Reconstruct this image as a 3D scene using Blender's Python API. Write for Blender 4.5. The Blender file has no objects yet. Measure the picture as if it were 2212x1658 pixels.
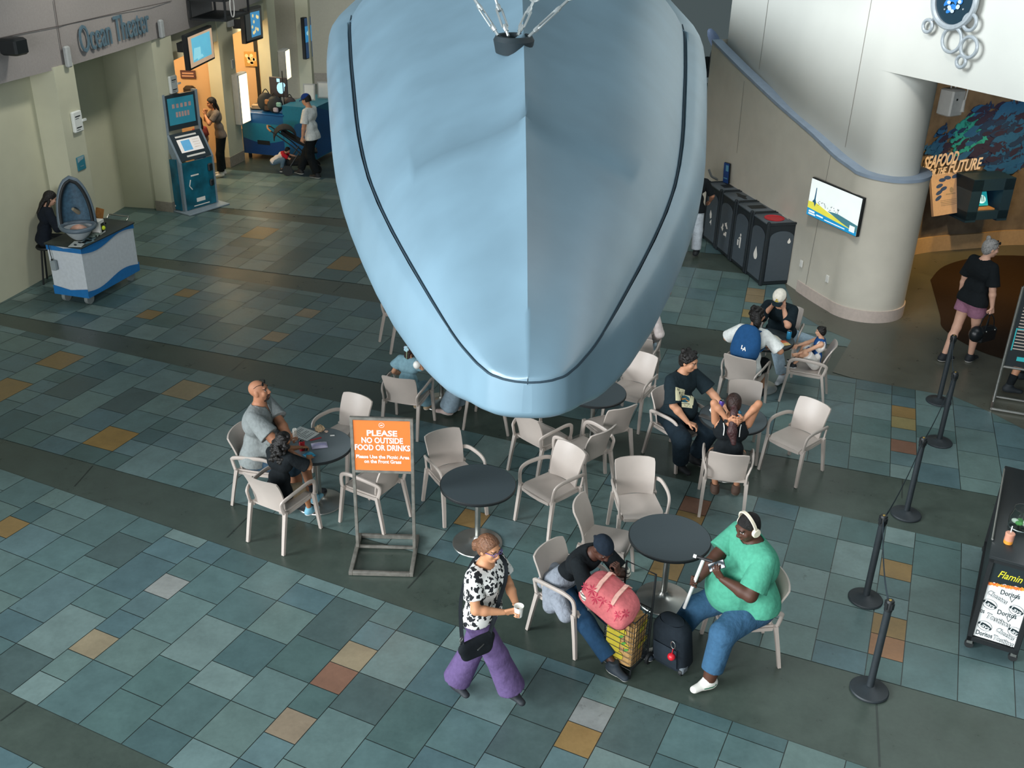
import bpy, bmesh, math, random
import numpy as np
from mathutils import Vector, Matrix
from mathutils.bvhtree import BVHTree
random.seed(7)
SC = bpy.context.scene
COL = SC.collection
# ---------------------------------------------------------------- camera
F_PX, PITCH, ROLL, CAM_H = 2208.0, math.radians(26.731), math.radians(1.5744), 6.385
cp_, sp_, cr_, sr_ = math.cos(PITCH), math.sin(PITCH), math.cos(ROLL), math.sin(ROLL)
_fw = Vector((0, cp_, -sp_)); _dn = Vector((0, -sp_, -cp_)); _rt = Vector((1, 0, 0))
_R = cr_*_rt - sr_*_dn; _U = -(sr_*_rt + cr_*_dn); _B = -_fw
cam_d = bpy.data.cameras.new('camera'); cam = bpy.data.objects.new('camera', cam_d); COL.objects.link(cam)
cam_d.sensor_width = 36.0; cam_d.sensor_fit = 'HORIZONTAL'; cam_d.lens = 36.0*F_PX/2212.0
cam_d.clip_start = 0.1; cam_d.clip_end = 200
cam.matrix_world = Matrix(((_R.x, _U.x, _B.x, 0), (_R.y, _U.y, _B.y, 0), (_R.z, _U.z, _B.z, CAM_H), (0, 0, 0, 1)))
SC.camera = cam
# ---------------------------------------------------------------- view and light
SC.view_settings.view_transform = 'Standard'; SC.view_settings.look = 'None'
SC.view_settings.gamma = 1.0; SC.view_settings.use_curve_mapping = False
SC.view_settings.exposure = 0.0
W = bpy.data.worlds.new('sky'); SC.world = W; W.use_nodes = True
wn = W.node_tree.nodes; wl = W.node_tree.links
wbg = wn['Background']; wtc = wn.new('ShaderNodeTexCoord'); wsp = wn.new('ShaderNodeSeparateXYZ'); wrp = wn.new('ShaderNodeValToRGB')
wl.new(wtc.outputs['Generated'], wsp.inputs[0]); wl.new(wsp.outputs['Z'], wrp.inputs[0]); wl.new(wrp.outputs[0], wbg.inputs[0])
wrp.color_ramp.elements[0].position = 0.0; wrp.color_ramp.elements[0].color = (0.20, 0.26, 0.27, 1)
wrp.color_ramp.elements[1].position = 0.7; wrp.color_ramp.elements[1].color = (0.52, 0.68, 0.74, 1)
wbg.inputs[1].default_value = 0.34
def area_light(name, loc, target, sx, sy, power, color):
    d = bpy.data.lights.new(name, 'AREA'); d.shape = 'RECTANGLE'; d.size = sx; d.size_y = sy; d.energy = power; d.color = color
    o = bpy.data.objects.new(name, d); COL.objects.link(o); o.location = loc
    o.rotation_euler = (Vector(target)-Vector(loc)).to_track_quat('-Z', 'Y').to_euler(); return o
# low soft daylight that comes in over the left gallery, a dimmer glazed side on the right, and a made-up lamp that brightens the right floor
sd = bpy.data.lights.new('daylight', 'SUN'); sd.energy = 4.4; sd.angle = math.radians(26); sd.color = (0.90, 0.96, 1.0)
so = bpy.data.objects.new('daylight', sd); COL.objects.link(so); so.location = (-12, 0, 12)
so.rotation_euler = Vector((0.90, 0.30, -0.33)).to_track_quat('-Z', 'Y').to_euler()
area_light('side_daylight', (10.0, 1.0, 9.0), (-7.0, 17.0, 3.0), 7, 5, 60, (0.97, 0.98, 0.92))
area_light('front_daylight', (-5.0, -4.0, 5.0), (2.0, 12.5, 0.4), 9, 4, 1900, (0.96, 0.98, 1.0))
area_light('right_floor_fill', (6.6, 8.5, 8.5), (4.6, 10.5, 0), 4, 7, 230, (0.96, 0.99, 1.0))  # added fill above the floor on the right, no real skylight
# ---------------------------------------------------------------- helpers
def ray(px, py):
    u, v = px-1106.0, py-829.0
    x = cr_*u + sr_*v; y = -sr_*u + cr_*v
    return Vector((x, F_PX*cp_ - y*sp_, -F_PX*sp_ - y*cp_))
def fl(px, py, z=0.0):                       # the point at height z that the photograph shows at this pixel
    d = ray(px, py); t = (z-CAM_H)/d.z
    return Vector((d.x*t, d.y*t, z))
def onplane(px, py, a, b):                   # the point on the upright plane through plan points a, b
    d = ray(px, py); nx, ny = -(b[1]-a[1]), (b[0]-a[0])
    t = (nx*a[0]+ny*a[1])/(nx*d.x+ny*d.y)
    return Vector((d.x*t, d.y*t, CAM_H+d.z*t))
def s2l(c):
    return tuple((x/12.92 if x <= 0.04045 else ((x+0.055)/1.055)**2.4) for x in c)
def hexc(h):
    h = h.lstrip('#'); h = ''.join(c*2 for c in h) if len(h) == 3 else h; return s2l(tuple(int(h[i:i+2], 16)/255 for i in (0, 2, 4)))
MATS = {}
def mat(name, color='#808080', rough=0.5, metal=0.0, var=0.06, scale=18.0, bump=0.0, bscale=60.0, emit=0.0, attr=False, spec=0.5, trans=0.0, alpha=1.0, ecolor=None):
    if name in MATS: return MATS[name]
    m = bpy.data.materials.new(name); m.use_nodes = True; nt = m.node_tree; n = nt.nodes; l = nt.links
    b = n['Principled BSDF']; col = hexc(color) if isinstance(color, str) else color
    b.inputs['Roughness'].default_value = rough; b.inputs['Metallic'].default_value = metal
    b.inputs['Specular IOR Level'].default_value = spec
    tc = n.new('ShaderNodeTexCoord')
    nz = n.new('ShaderNodeTexNoise'); nz.inputs['Scale'].default_value = scale; nz.inputs['Detail'].default_value = 4
    l.new(tc.outputs['Object'], nz.inputs['Vector'])
    mr = n.new('ShaderNodeMapRange'); mr.inputs[1].default_value = 0.3; mr.inputs[2].default_value = 0.7
    mr.inputs[3].default_value = 1-var; mr.inputs[4].default_value = 1+var
    l.new(nz.outputs['Fac'], mr.inputs[0])
    mx = n.new('ShaderNodeVectorMath'); mx.operation = 'MULTIPLY'
    if attr:
        at = n.new('ShaderNodeVertexColor'); at.layer_name = 'Col'; l.new(at.outputs['Color'], mx.inputs[0])
    else:
        mx.inputs[0].default_value = col[:3]
    l.new(mr.outputs[0], mx.inputs[1]); l.new(mx.outputs[0], b.inputs['Base Color'])
    if emit:
        b.inputs['Emission Strength'].default_value = emit
        if ecolor: b.inputs['Emission Color'].default_value = (*hexc(ecolor), 1)
        else: l.new(mx.outputs[0], b.inputs['Emission Color'])
    if trans: b.inputs['Transmission Weight'].default_value = trans; b.inputs['IOR'].default_value = 1.3
    if bump:
        bp = n.new('ShaderNodeBump'); bp.inputs['Strength'].default_value = bump; bp.inputs['Distance'].default_value = 0.035
        nb = n.new('ShaderNodeTexNoise'); nb.inputs['Scale'].default_value = bscale; nb.inputs['Detail'].default_value = 3
        l.new(tc.outputs['Object'], nb.inputs['Vector']); l.new(nb.outputs['Fac'], bp.inputs['Height']); l.new(bp.outputs[0], b.inputs['Normal'])
    m.diffuse_color = (*col[:3], 1); MATS[name] = m
    return m
def cloth(name, color, **k):
    k.setdefault('bump', 0.8); k.setdefault('bscale', 7.0)
    return mat(name, color, rough=0.9, var=0.10, scale=30, spec=0.2, **k)
def setp(o, label=None, cat=None, group=None, kind=None):
    if label: o['label'] = label
    if cat: o['category'] = cat
    if group: o['group'] = group
    if kind: o['kind'] = kind
    return o
def emp(name, loc, rz, label, cat, group=None):
    o = bpy.data.objects.new(name, None); COL.objects.link(o); o.location = loc; o.rotation_euler = (0, 0, rz)
    o.empty_display_size = 0.2
    return setp(o, label, cat, group)
class MB:
    def __init__(s): s.v = []; s.f = []; s.m = []
    def add(s, vs, fs, mi=0):
        o = len(s.v); s.v += [tuple(v) for v in vs]; s.f += [tuple(i+o for i in f) for f in fs]; s.m += [mi]*len(fs); return s
    def box(s, c, d, rz=0.0, mi=0, M=None, bev=0.0):
        x, y, z = d[0]/2, d[1]/2, d[2]/2
        if bev > 0:
            b = min(bev, x*.9, y*.9); ol = [(-x+b, -y), (x-b, -y), (x, -y+b), (x, y-b), (x-b, y), (-x+b, y), (-x, y-b), (-x, -y+b)]
            R = Matrix.Rotation(rz, 3, 'Z'); mt = M or Matrix.Identity(3); bz = min(bev, z*.9)
            il = [(px*(1-b/x), py*(1-b/y)) for px, py in ol]
            rings = [(il, -z), (ol, -z+bz), (ol, z-bz), (il, z)]
            vs = [mt @ (R @ Vector((px, py, zz))) + Vector(c) for rg, zz in rings for px, py in rg]
            fs = [tuple(range(7, -1, -1)), tuple(range(24, 32))]
            for k in range(3):
                for i in range(8): fs.append((k*8+i, k*8+(i+1) % 8, k*8+8+(i+1) % 8, k*8+8+i))
            return s.add(vs, fs, mi)
        R = Matrix.Rotation(rz, 3, 'Z'); mt = M or Matrix.Identity(3)
        vs = [mt @ (R @ Vector((a*x, b*y, e*z))) + Vector(c) for a in (-1, 1) for b in (-1, 1) for e in (-1, 1)]
        return s.add(vs, [(0, 1, 3, 2), (4, 6, 7, 5), (0, 4, 5, 1), (2, 3, 7, 6), (0, 2, 6, 4), (1, 5, 7, 3)], mi)
    def lathe(s, c, prof, n=24, mi=0, M=None, capb=True, capt=True):
        mt = M or Matrix.Identity(3); vs = []; fs = []
        for r, z in prof:
            for i in range(n):
                a = 2*math.pi*i/n; vs.append(mt @ Vector((r*math.cos(a), r*math.sin(a), z)) + Vector(c))
        for k in range(len(prof)-1):
            for i in range(n):
                fs.append((k*n+i, k*n+(i+1) % n, (k+1)*n+(i+1) % n, (k+1)*n+i))
        if capb: fs.append(tuple(range(n-1, -1, -1)))
        if capt: fs.append(tuple(range((len(prof)-1)*n, len(prof)*n)))
        return s.add(vs, fs, mi)
    def sphere(s, c, r, n=14, mi=0, M=None):
        rr = r if hasattr(r, '__len__') else (r, r, r)
        mt = (M or Matrix.Identity(3)) @ Matrix.Diagonal(rr)
        m = max(5, n//2)
        return s.lathe(c, [(math.cos(-math.pi/2+math.pi*(k+.02)/(m+.04))*1.0, math.sin(-math.pi/2+math.pi*(k+.02)/(m+.04))) for k in range(m+1)], n, mi, mt)
    def sweep(s, path, prof, mi=0, closed=False, up=None, cap=True):
        # prof: list of (a,b) offsets, or function of t; frames follow the path
        P = [Vector(p) for p in path]; n = len(P); vs = []; fs = []; prev = None
        for i in range(n):
            t = (P[(i+1) % n]-P[i-1]) if closed else (P[min(i+1, n-1)]-P[max(i-1, 0)])
            t.normalize()
            ref = Vector(up) if up is not None else (prev if prev is not None else (Vector((0, 0, 1)) if abs(t.z) < .9 else Vector((1, 0, 0))))
            b = t.cross(ref)
            if b.length < 1e-6: b = t.cross(Vector((0.3, 1, 0.2)))
            b.normalize(); nn = b.cross(t).normalized(); prev = nn
            pr = prof(i/(n-1)) if callable(prof) else prof
            for a, c in pr: vs.append(P[i]+b*a+nn*c)
        k = len(prof(0)) if callable(prof) else len(prof)
        for i in range(n if closed else n-1):
            j = (i+1) % n
            for e in range(k): fs.append((i*k+e, i*k+(e+1) % k, j*k+(e+1) % k, j*k+e))
        if cap and not closed: fs.append(tuple(range(k-1, -1, -1))); fs.append(tuple(range((n-1)*k, n*k)))
        return s.add(vs, fs, mi)
    def tube(s, path, r, n=8, mi=0, closed=False, cap=True):
        if callable(r): pr = lambda t: [(r(t)*math.cos(2*math.pi*i/n), r(t)*math.sin(2*math.pi*i/n)) for i in range(n)]
        else: pr = [(r*math.cos(2*math.pi*i/n), r*math.sin(2*math.pi*i/n)) for i in range(n)]
        return s.sweep(path, pr, mi, closed, None, cap)
    def prism(s, poly, z0, z1, mi=0, M=None, o=(0, 0, 0)):
        n = len(poly); mt = M or Matrix.Identity(3); o = Vector(o)
        vs = [mt @ Vector((x, y, z0)) + o for x, y in poly] + [mt @ Vector((x, y, z1)) + o for x, y in poly]
        fs = [tuple(range(n-1, -1, -1)), tuple(range(n, 2*n))] + [(i, (i+1) % n, n+(i+1) % n, n+i) for i in range(n)]
        return s.add(vs, fs, mi)
    def grid(s, fn, nu, nv, mi=0, closeu=False, flip=False):
        vs = [fn(i/(nu if closeu else nu-1), j/(nv-1)) for j in range(nv) for i in range(nu)]; fs = []
        for j in range(nv-1):
            for i in range(nu if closeu else nu-1):
                q = (j*nu+i, j*nu+(i+1) % nu, (j+1)*nu+(i+1) % nu, (j+1)*nu+i); fs.append(q[::-1] if flip else q)
        return s.add(vs, fs, mi)
    def slab(s, fn, nu, nv, th, mi=0):       # a curved sheet with real thickness: fn(u,v)->(point, normal)
        A = [[fn(i/(nu-1), j/(nv-1)) for i in range(nu)] for j in range(nv)]
        vs = [Vector(A[j][i][0])+Vector(A[j][i][1])*th/2 for j in range(nv) for i in range(nu)] + [Vector(A[j][i][0])-Vector(A[j][i][1])*th/2 for j in range(nv) for i in range(nu)]
        N = nu*nv; fs = []
        for j in range(nv-1):
            for i in range(nu-1):
                a = j*nu+i; fs.append((a, a+1, a+nu+1, a+nu)); fs.append((N+a, N+a+nu, N+a+nu+1, N+a+1))
        for i in range(nu-1):
            fs.append((i, N+i, N+i+1, i+1)); a = (nv-1)*nu+i; fs.append((a, a+1, N+a+1, N+a))
        for j in range(nv-1):
            a = j*nu; fs.append((a, a+nu, N+a+nu, N+a)); a = j*nu+nu-1; fs.append((a, N+a, N+a+nu, a+nu))
        return s.add(vs, fs, mi)
    def build(s, name, mats, parent=None, smooth=True, loc=None, angle=40):
        me = bpy.data.meshes.new(name); me.from_pydata(s.v, [], s.f)
        for m in (mats if isinstance(mats, (list, tuple)) else [mats]): me.materials.append(m)
        if len(set(s.m)) > 1: me.polygons.foreach_set('material_index', s.m)
        bm = bmesh.new(); bm.from_mesh(me); bmesh.ops.recalc_face_normals(bm, faces=bm.faces); bm.to_mesh(me); bm.free()
        if smooth:
            me.polygons.foreach_set('use_smooth', [True]*len(me.polygons))
            if hasattr(me, 'set_sharp_from_angle'): me.set_sharp_from_angle(angle=math.radians(angle))
        o = bpy.data.objects.new(name, me); COL.objects.link(o)
        if parent: o.parent = parent
        if loc is not None: o.location = loc
        return o
def copy_thing(src, loc=None, rz=None, label=None, group=None):
    def rec(o, par):
        c = o.copy(); COL.objects.link(c)
        if par is not None: c.parent = par
        for ch in kids.get(o.name, []): rec(ch, c)
        return c
    kids = {}
    for o in list(COL.objects):
        if o.parent: kids.setdefault(o.parent.name, []).append(o)
    r = rec(src, None)
    if loc is not None: r.location = loc
    if rz is not None: r.rotation_euler = (0, 0, rz)
    return setp(r, label, None, group)
def textmesh(txt, size=1.0, bold=0.0, extrude=0.0, shear=0.0, align='CENTER', space=1.0):
    c = bpy.data.curves.new('t', 'FONT'); c.body = txt; c.size = size; c.offset = bold*size; c.extrude = extrude; c.shear = shear
    c.align_x = align; c.align_y = 'CENTER'; c.space_character = space; c.resolution_u = 3
    o = bpy.data.objects.new('t', c); COL.objects.link(o)
    dg = bpy.context.evaluated_depsgraph_get(); me = bpy.data.meshes.new_from_object(o.evaluated_get(dg))
    vs = [v.co.copy() for v in me.vertices]; fs = [tuple(p.vertices) for p in me.polygons]
    bpy.data.objects.remove(o); bpy.data.curves.remove(c); bpy.data.meshes.remove(me)
    return vs, fs
def frame(o, x, y):                           # map of a flat drawing onto a plane: origin, x and y directions
    o, x, y = Vector(o), Vector(x).normalized(), Vector(y); x_ = x; n = x.cross(y).normalized(); y_ = n.cross(x_)
    return lambda p: o + x_*p[0] + y_*p[1] + n*(p[2] if len(p) > 2 else 0.0)
def addtext(mb, txt, fr, at, size, bold=0.0, mi=0, shear=0.0, width=None, align='CENTER', rot=0.0, lift=0.002, extrude=0.0, sy=1.0):
    vs, fs = textmesh(txt, size, bold, extrude, shear, align)
    if width:
        w = max(v.x for v in vs)-min(v.x for v in vs); k = width/w
    else: k = 1.0
    ca, sa = math.cos(rot), math.sin(rot)
    mb.add([fr((at[0]+ca*v.x*k-sa*v.y*sy, at[1]+sa*v.x*k+ca*v.y*sy, lift+v.z)) for v in vs], fs, mi)
def poly(mb, fr, pts, mi=0, lift=0.002):
    mb.add([fr((p[0], p[1], lift)) for p in pts], [tuple(range(len(pts)))], mi)
def rectf(mb, fr, x0, y0, x1, y1, mi=0, lift=0.002): poly(mb, fr, [(x0, y0), (x1, y0), (x1, y1), (x0, y1)], mi, lift)
def ringf(mb, fr, c, r0, r1, n=28, mi=0, lift=0.002, th=0.0, sx=1.0):
    vs = []; fs = []
    for i in range(n):
        a = 2*math.pi*i/n
        for r in (r0, r1):
            vs.append(fr((c[0]+sx*r*math.cos(a), c[1]+r*math.sin(a), lift)))
    for i in range(n):
        j = (i+1) % n; fs.append((2*i, 2*i+1, 2*j+1, 2*j))
    mb.add(vs, fs, mi)
def ell(c, rx, ry, n=24, a0=0, a1=2*math.pi, rot=0.0):
    full = abs(a1-a0-2*math.pi) < 1e-6; k = n if full else n-1; out = []
    for i in range(n):
        a = a0+(a1-a0)*i/k; x, y = rx*math.cos(a), ry*math.sin(a)
        out.append((c[0]+x*math.cos(rot)-y*math.sin(rot), c[1]+x*math.sin(rot)+y*math.cos(rot)))
    return out
def smooth_path(pts, n=8):                    # Catmull-Rom
    P = [Vector(p) for p in pts]; out = []
    for i in range(len(P)-1):
        a, b, c, d = P[max(i-1, 0)], P[i], P[i+1], P[min(i+2, len(P)-1)]
        for k in range(n):
            t = k/n; out.append(0.5*((2*b)+(c-a)*t+(2*a-5*b+4*c-d)*t*t+(3*b-a-3*c+d)*t**3))
    out.append(P[-1]); return out
# ---------------------------------------------------------------- floor
def floor_mat(name, rough, bump):
    m = bpy.data.materials.new(name); m.use_nodes = True; n = m.node_tree.nodes; l = m.node_tree.links; b = n['Principled BSDF']
    tc = n.new('ShaderNodeTexCoord'); at = n.new('ShaderNodeVertexColor'); at.layer_name = 'Col'
    n1 = n.new('ShaderNodeTexNoise'); n1.inputs['Scale'].default_value = 3.2; n1.inputs['Detail'].default_value = 9; n1.inputs['Roughness'].default_value = 0.72
    n2 = n.new('ShaderNodeTexNoise'); n2.inputs['Scale'].default_value = 26; n2.inputs['Detail'].default_value = 5
    l.new(tc.outputs['Object'], n1.inputs['Vector']); l.new(tc.outputs['Object'], n2.inputs['Vector'])
    r1 = n.new('ShaderNodeMapRange'); r1.inputs[1].default_value = .32; r1.inputs[2].default_value = .68; r1.inputs[3].default_value = .83; r1.inputs[4].default_value = 1.15
    r2 = n.new('ShaderNodeMapRange'); r2.inputs[1].default_value = .3; r2.inputs[2].default_value = .7; r2.inputs[3].default_value = .95; r2.inputs[4].default_value = 1.05
    l.new(n1.outputs['Fac'], r1.inputs[0]); l.new(n2.outputs['Fac'], r2.inputs[0])
    mu = n.new('ShaderNodeMath'); mu.operation = 'MULTIPLY'; l.new(r1.outputs[0], mu.inputs[0]); l.new(r2.outputs[0], mu.inputs[1])
    # worn pits and scuffs on some slates
    n3 = n.new('ShaderNodeTexNoise'); n3.inputs['Scale'].default_value = 13; n3.inputs['Detail'].default_value = 8; n3.inputs['Roughness'].default_value = .8
    n4 = n.new('ShaderNodeTexNoise'); n4.inputs['Scale'].default_value = 0.85; n4.inputs['Detail'].default_value = 1
    l.new(tc.outputs['Object'], n3.inputs['Vector']); l.new(tc.outputs['Object'], n4.inputs['Vector'])
    g3 = n.new('ShaderNodeMapRange'); g3.inputs[1].default_value = .56; g3.inputs[2].default_value = .62
    g4 = n.new('ShaderNodeMapRange'); g4.inputs[1].default_value = .60; g4.inputs[2].default_value = .68
    l.new(n3.outputs['Fac'], g3.inputs[0]); l.new(n4.outputs['Fac'], g4.inputs[0])
    pm = n.new('ShaderNodeMath'); pm.operation = 'MULTIPLY'; l.new(g3.outputs[0], pm.inputs[0]); l.new(g4.outputs[0], pm.inputs[1])
    inv = n.new('ShaderNodeMapRange'); inv.inputs[3].default_value = 1.0; inv.inputs[4].default_value = 0.62; l.new(pm.outputs[0], inv.inputs[0])
    mu2 = n.new('ShaderNodeMath'); mu2.operation = 'MULTIPLY'; l.new(mu.outputs[0], mu2.inputs[0]); l.new(inv.outputs[0], mu2.inputs[1])
    vm = n.new('ShaderNodeVectorMath'); vm.operation = 'MULTIPLY'; l.new(at.outputs['Color'], vm.inputs[0]); l.new(mu2.outputs[0], vm.inputs[1])
    l.new(vm.outputs[0], b.inputs['Base Color'])
    rr = n.new('ShaderNodeMapRange'); rr.inputs[1].default_value = .3; rr.inputs[2].default_value = .7; rr.inputs[3].default_value = rough-.05; rr.inputs[4].default_value = rough+.09
    l.new(n1.outputs['Fac'], rr.inputs[0]); l.new(rr.outputs[0], b.inputs['Roughness'])
    bp = n.new('ShaderNodeBump'); bp.inputs['Strength'].default_value = bump; bp.inputs['Distance'].default_value = .01
    l.new(n1.outputs['Fac'], bp.inputs['Height']); l.new(bp.outputs[0], b.inputs['Normal'])
    return m
M_SLATE = floor_mat('slate_tile', 0.33, 0.10); M_CONC = floor_mat('sealed_concrete', 0.30, 0.05)
def build_floor():
    rng = random.Random(11); V = []; Fc = []; cols = []; mi = []
    def quad(ps, z, c, m):
        o = len(V); V.extend([(p[0], p[1], z) for p in ps]); Fc.append(tuple(range(o, o+len(ps)))); cols.append(c); mi.append(m)
    conc = hexc('#414c45'); grout = hexc('#2f3633')
    quad([(-14, 0.5), (14, 0.5), (14, 36), (-14, 36)], -0.004, conc, 1)
    slates = ['#5d6d6b', '#56676a', '#64726f', '#526360', '#6b7876', '#596a69', '#737d79', '#4d5e5e', '#606f70', '#67746f']
    def bay(ang, v0, v1, lane0, pitch, u0, u1, marks, orange='#8a6a45'):
        a = math.radians(ang); U = Vector((math.cos(a), math.sin(a))); N = Vector((-U.y, U.x))
        P = lambda u, v: (U*u + N*v)
        quad([P(u0, v0), P(u1, v0), P(u1, v1), P(u0, v1)], -0.0028, grout, 1)
        unit = (v1-v0)/8.0; g = 0.004
        n0 = int((u0-lane0)/pitch)-2
        u = lane0 + n0*pitch; wide = (pitch-0.31)/4
        while u < u1:
            for k in range(5):
                w = 0.31 if k == 0 else wide
                if u+w > u0 and u < u1:
                    cuts = [v0]; lane_marks = [m for m in marks if u <= m[0] < u+w]
                    while cuts[-1] < v1-1e-4:
                        i = (cuts[-1]-v0)/unit
                        mk = [m for m in lane_marks if cuts[-1] <= m[1] < cuts[-1]+unit*1.01]
                        if k == 0 and (mk or abs(i-round(i)) < .01): st = 1 if k == 0 else 1
                        else: st = rng.choice([1, 1.5, 1.5, 2, 2, 1.5])
                        if k == 0: st = rng.choice([1, 1, 1.5]) if not lane_marks else 1
                        nv = min(cuts[-1]+unit*st, v1)
                        if v1-nv < unit*.45: nv = v1
                        cuts.append(nv)
                    for va, vb in zip(cuts[:-1], cuts[1:]):
                        c = hexc(rng.choice(slates)); f = rng.uniform(.86, 1.04); c = (c[0]*f*.90, c[1]*f*1.08, c[2]*f*1.10)
                        for m in lane_marks:
                            if va <= m[1] < vb: c = hexc(m[2])
                        quad([P(max(u, u0)+g, va+g), P(min(u+w, u1)-g, va+g), P(min(u+w, u1)-g, vb-g), P(max(u, u0)+g, vb-g)], 0.0, c, 0)
                u += w
    O, B, T, L, D = '#846c44', '#7c5c4b', '#7d7967', '#8b8e8a', '#485a59'
    bay(-24.9, 4.17, 6.68, -4.39, 2.185, -12.5, 3.2, [(-8.65, 5.94, O), (-6.41, 4.95, '#8c8068'), (-4.21, 5.57, B), (-4.2, 4.94, '#867865'), (-4.22, 5.89, '#8c8068'), (-2.03, 5.89, O), (-2.03, 6.2, '#7f8482'), (-6.42, 5.89, L), (-6.93, 4.64, D), (-7.32, 6.36, D), (-5.01, 4.5, '#4d6463'), (-4.66, 6.15, D), (-2.44, 5.7, D), (-2.42, 6.17, D), (-3.84, 5.67, D), (-1.65, 6.14, D)])
    bay(-24.9, 1.5, 3.72, -4.39, 2.185, -12.5, 3.2, [])
    bay(-21.6, 7.75, 10.32, 0.41, 2.19, -13.5, 4.5, [(-10.64, 9.53, O), (-8.35, 8.55, '#8f713c'), (-8.39, 9.55, '#84765a'), (-10.58, 8.58, O), (.56, 9.5, O), (.55, 8.58, O), (.58, 8.22, '#8a6547'), (-1.63, 9.89, B), (-1.6, 9.61, O), (.55, 9.55, O), (-3.75, 8.54, O), (-1.69, 8.55, O), (-10.1, 9.3, D), (-9.2, 9.4, D)])
    bay(-18.3, 11.39, 14.02, 1.03, 2.25, -14.0, 5.5, [(-10.19, 13.27, O), (-10.13, 12.25, O), (-7.88, 13.25, '#8a7a62'), (-7.84, 12.24, '#8a7a62'), (1.17, 13.19, O), (1.17, 12.84, '#857a52'), (1.17, 12.06, B)])
    bay(-14.9, 15.08, 17.81, -0.38, 2.25, -13.0, 4.6, [(-.22, 17.05, '#86775c'), (-.22, 16.54, '#86775c'), (-.22, 15.96, '#8a7a52'), (-7.15, 15.98, O), (-9.67, 17.01, O)])
    bay(-11.6, 18.75, 21.5, -0.2, 2.25, -11.5, 3.6, [(-6.9, 19.3, O)])
    # seams sawn into the concrete bands
    def seam(p, q, w=0.012):
        p, q = Vector(p), Vector(q); d = (q-p).normalized(); n = Vector((-d.y, d.x))*w/2
        quad([p-n, q-n, q+n, p+n], -0.0012, grout, 1)
    A, Bp = [fl(*x).to_2d() for x in ((1900, 1655), (1893, 1520))]; seam(A, Bp)
    for a, b in (((160, 1050), (200, 1005)), ((490, 1160), (545, 1105)), ((500, 800), (535, 772)), ((1948, 1075), (1950, 1030)), ((720, 630), (750, 605)), ((0, 1556), (55, 1515)), ((880, 1270), (935, 1210))):
        seam(fl(*a).to_2d(), fl(*b).to_2d())
    # smooth concrete apron round the column, carpet disc in the alcove
    ap = [(4.75, 17.1), (4.66, 15.9), (4.70, 15.45), (4.92, 14.91), (5.23, 14.5), (4.63, 13.34), (4.86, 13.17), (5.65, 12.84), (6.14, 12.66), (6.48, 12.2), (6.75, 11.7), (7.3, 10.9), (14, 9), (14, 20.5), (5.6, 20.5)]
    quad(ap, 0.0015, hexc('#57594f'), 1)
    cp = [(7.43, 17.26), (7.96, 18.02), (8.78, 18.56), (9.74, 18.72), (11.2, 18.3), (12.2, 16.5), (11.9, 14.2), (10.4, 13.0), (8.6, 13.1), (7.34, 13.96), (6.97, 14.52), (6.86, 15.1), (7.01, 15.63)]
    cs = [p.to_2d() for p in smooth_path([(*p, 0) for p in cp+cp[:1]], 5)][:-1]
    quad(cs, 0.006, hexc('#352a22'), 2)
    me = bpy.data.meshes.new('floor'); me.from_pydata(V, [], Fc)
    me.materials.append(M_SLATE); me.materials.append(M_CONC)
    me.materials.append(mat('brown_carpet', '#352a22', rough=1.0, attr=True, spec=0.05, bump=.4, bscale=300))
    ca = me.color_attributes.new('Col', 'FLOAT_COLOR', 'CORNER')
    data = []
    for f, c in zip(Fc, cols): data += [*c[:3], 1.0]*len(f)
    ca.data.foreach_set('color', data); me.polygons.foreach_set('material_index', mi)
    o = bpy.data.objects.new('floor', me); COL.objects.link(o); setp(o, None, None, None, 'structure')
build_floor()
# ---------------------------------------------------------------- walls
M_CREAM = mat('cream_paint', '#c3c2aa', rough=.8, var=.03, scale=3); M_FASCIA = mat('mauve_fascia', '#98928f', rough=.85, var=.05, scale=30)
M_BASE = mat('stone_base', '#8f887c', rough=.6, var=.1); M_DOOR = mat('door_paint', '#c3bfaa', rough=.6, var=.02); M_WHITEWALL = mat('white_wall', '#c4c5be', rough=.75, var=.02, scale=2)
M_LOW = mat('low_wall', '#d0cbbd', rough=.8, var=.04, scale=3); M_CAP = mat('blue_grey_cap', '#93a3b5', rough=.55, var=.08, scale=6); M_DARK = mat('dark_trim', '#1b1f20', rough=.6)
M_SEAM = mat('seam_grey', '#8b8880', rough=.9); M_ORANGEWALL = mat('orange_wall', '#d9b48a', rough=.8, var=.03, scale=2); M_RING = mat('wall_pink_base', '#cbbcb2', rough=.7)
def struct(name, mb, m, smooth=True, angle=40):
    o = mb.build(name, m, smooth=smooth, angle=angle); o['kind'] = 'structure'; return o
def wallstrip(mb, pts, z0, z1, th, mi=0):     # an upright wall along plan points, thickness to the right of travel
    P = [Vector(p[:2]) for p in pts]; off = []
    for i, p in enumerate(P):
        d = (P[min(i+1, len(P)-1)]-P[max(i-1, 0)]).normalized(); off.append(p+Vector((d.y, -d.x))*th)
    f0 = z0 if callable(z0) else (lambda t: z0); f1 = z1 if callable(z1) else (lambda t: z1); n = len(P)
    vs = []
    for i in range(n):
        t = i/(n-1); vs += [(*P[i], f0(t)), (*P[i], f1(t)), (*off[i], f1(t)), (*off[i], f0(t))]
    fs = [(0, 1, 2, 3), tuple(4*(n-1)+k for k in (3, 2, 1, 0))]
    for i in range(n-1):
        for k in range(4): fs.append((4*i+k, 4*i+(k+1) % 4, 4*i+4+(k+1) % 4, 4*i+4+k))
    mb.add(vs, fs, mi)
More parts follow.
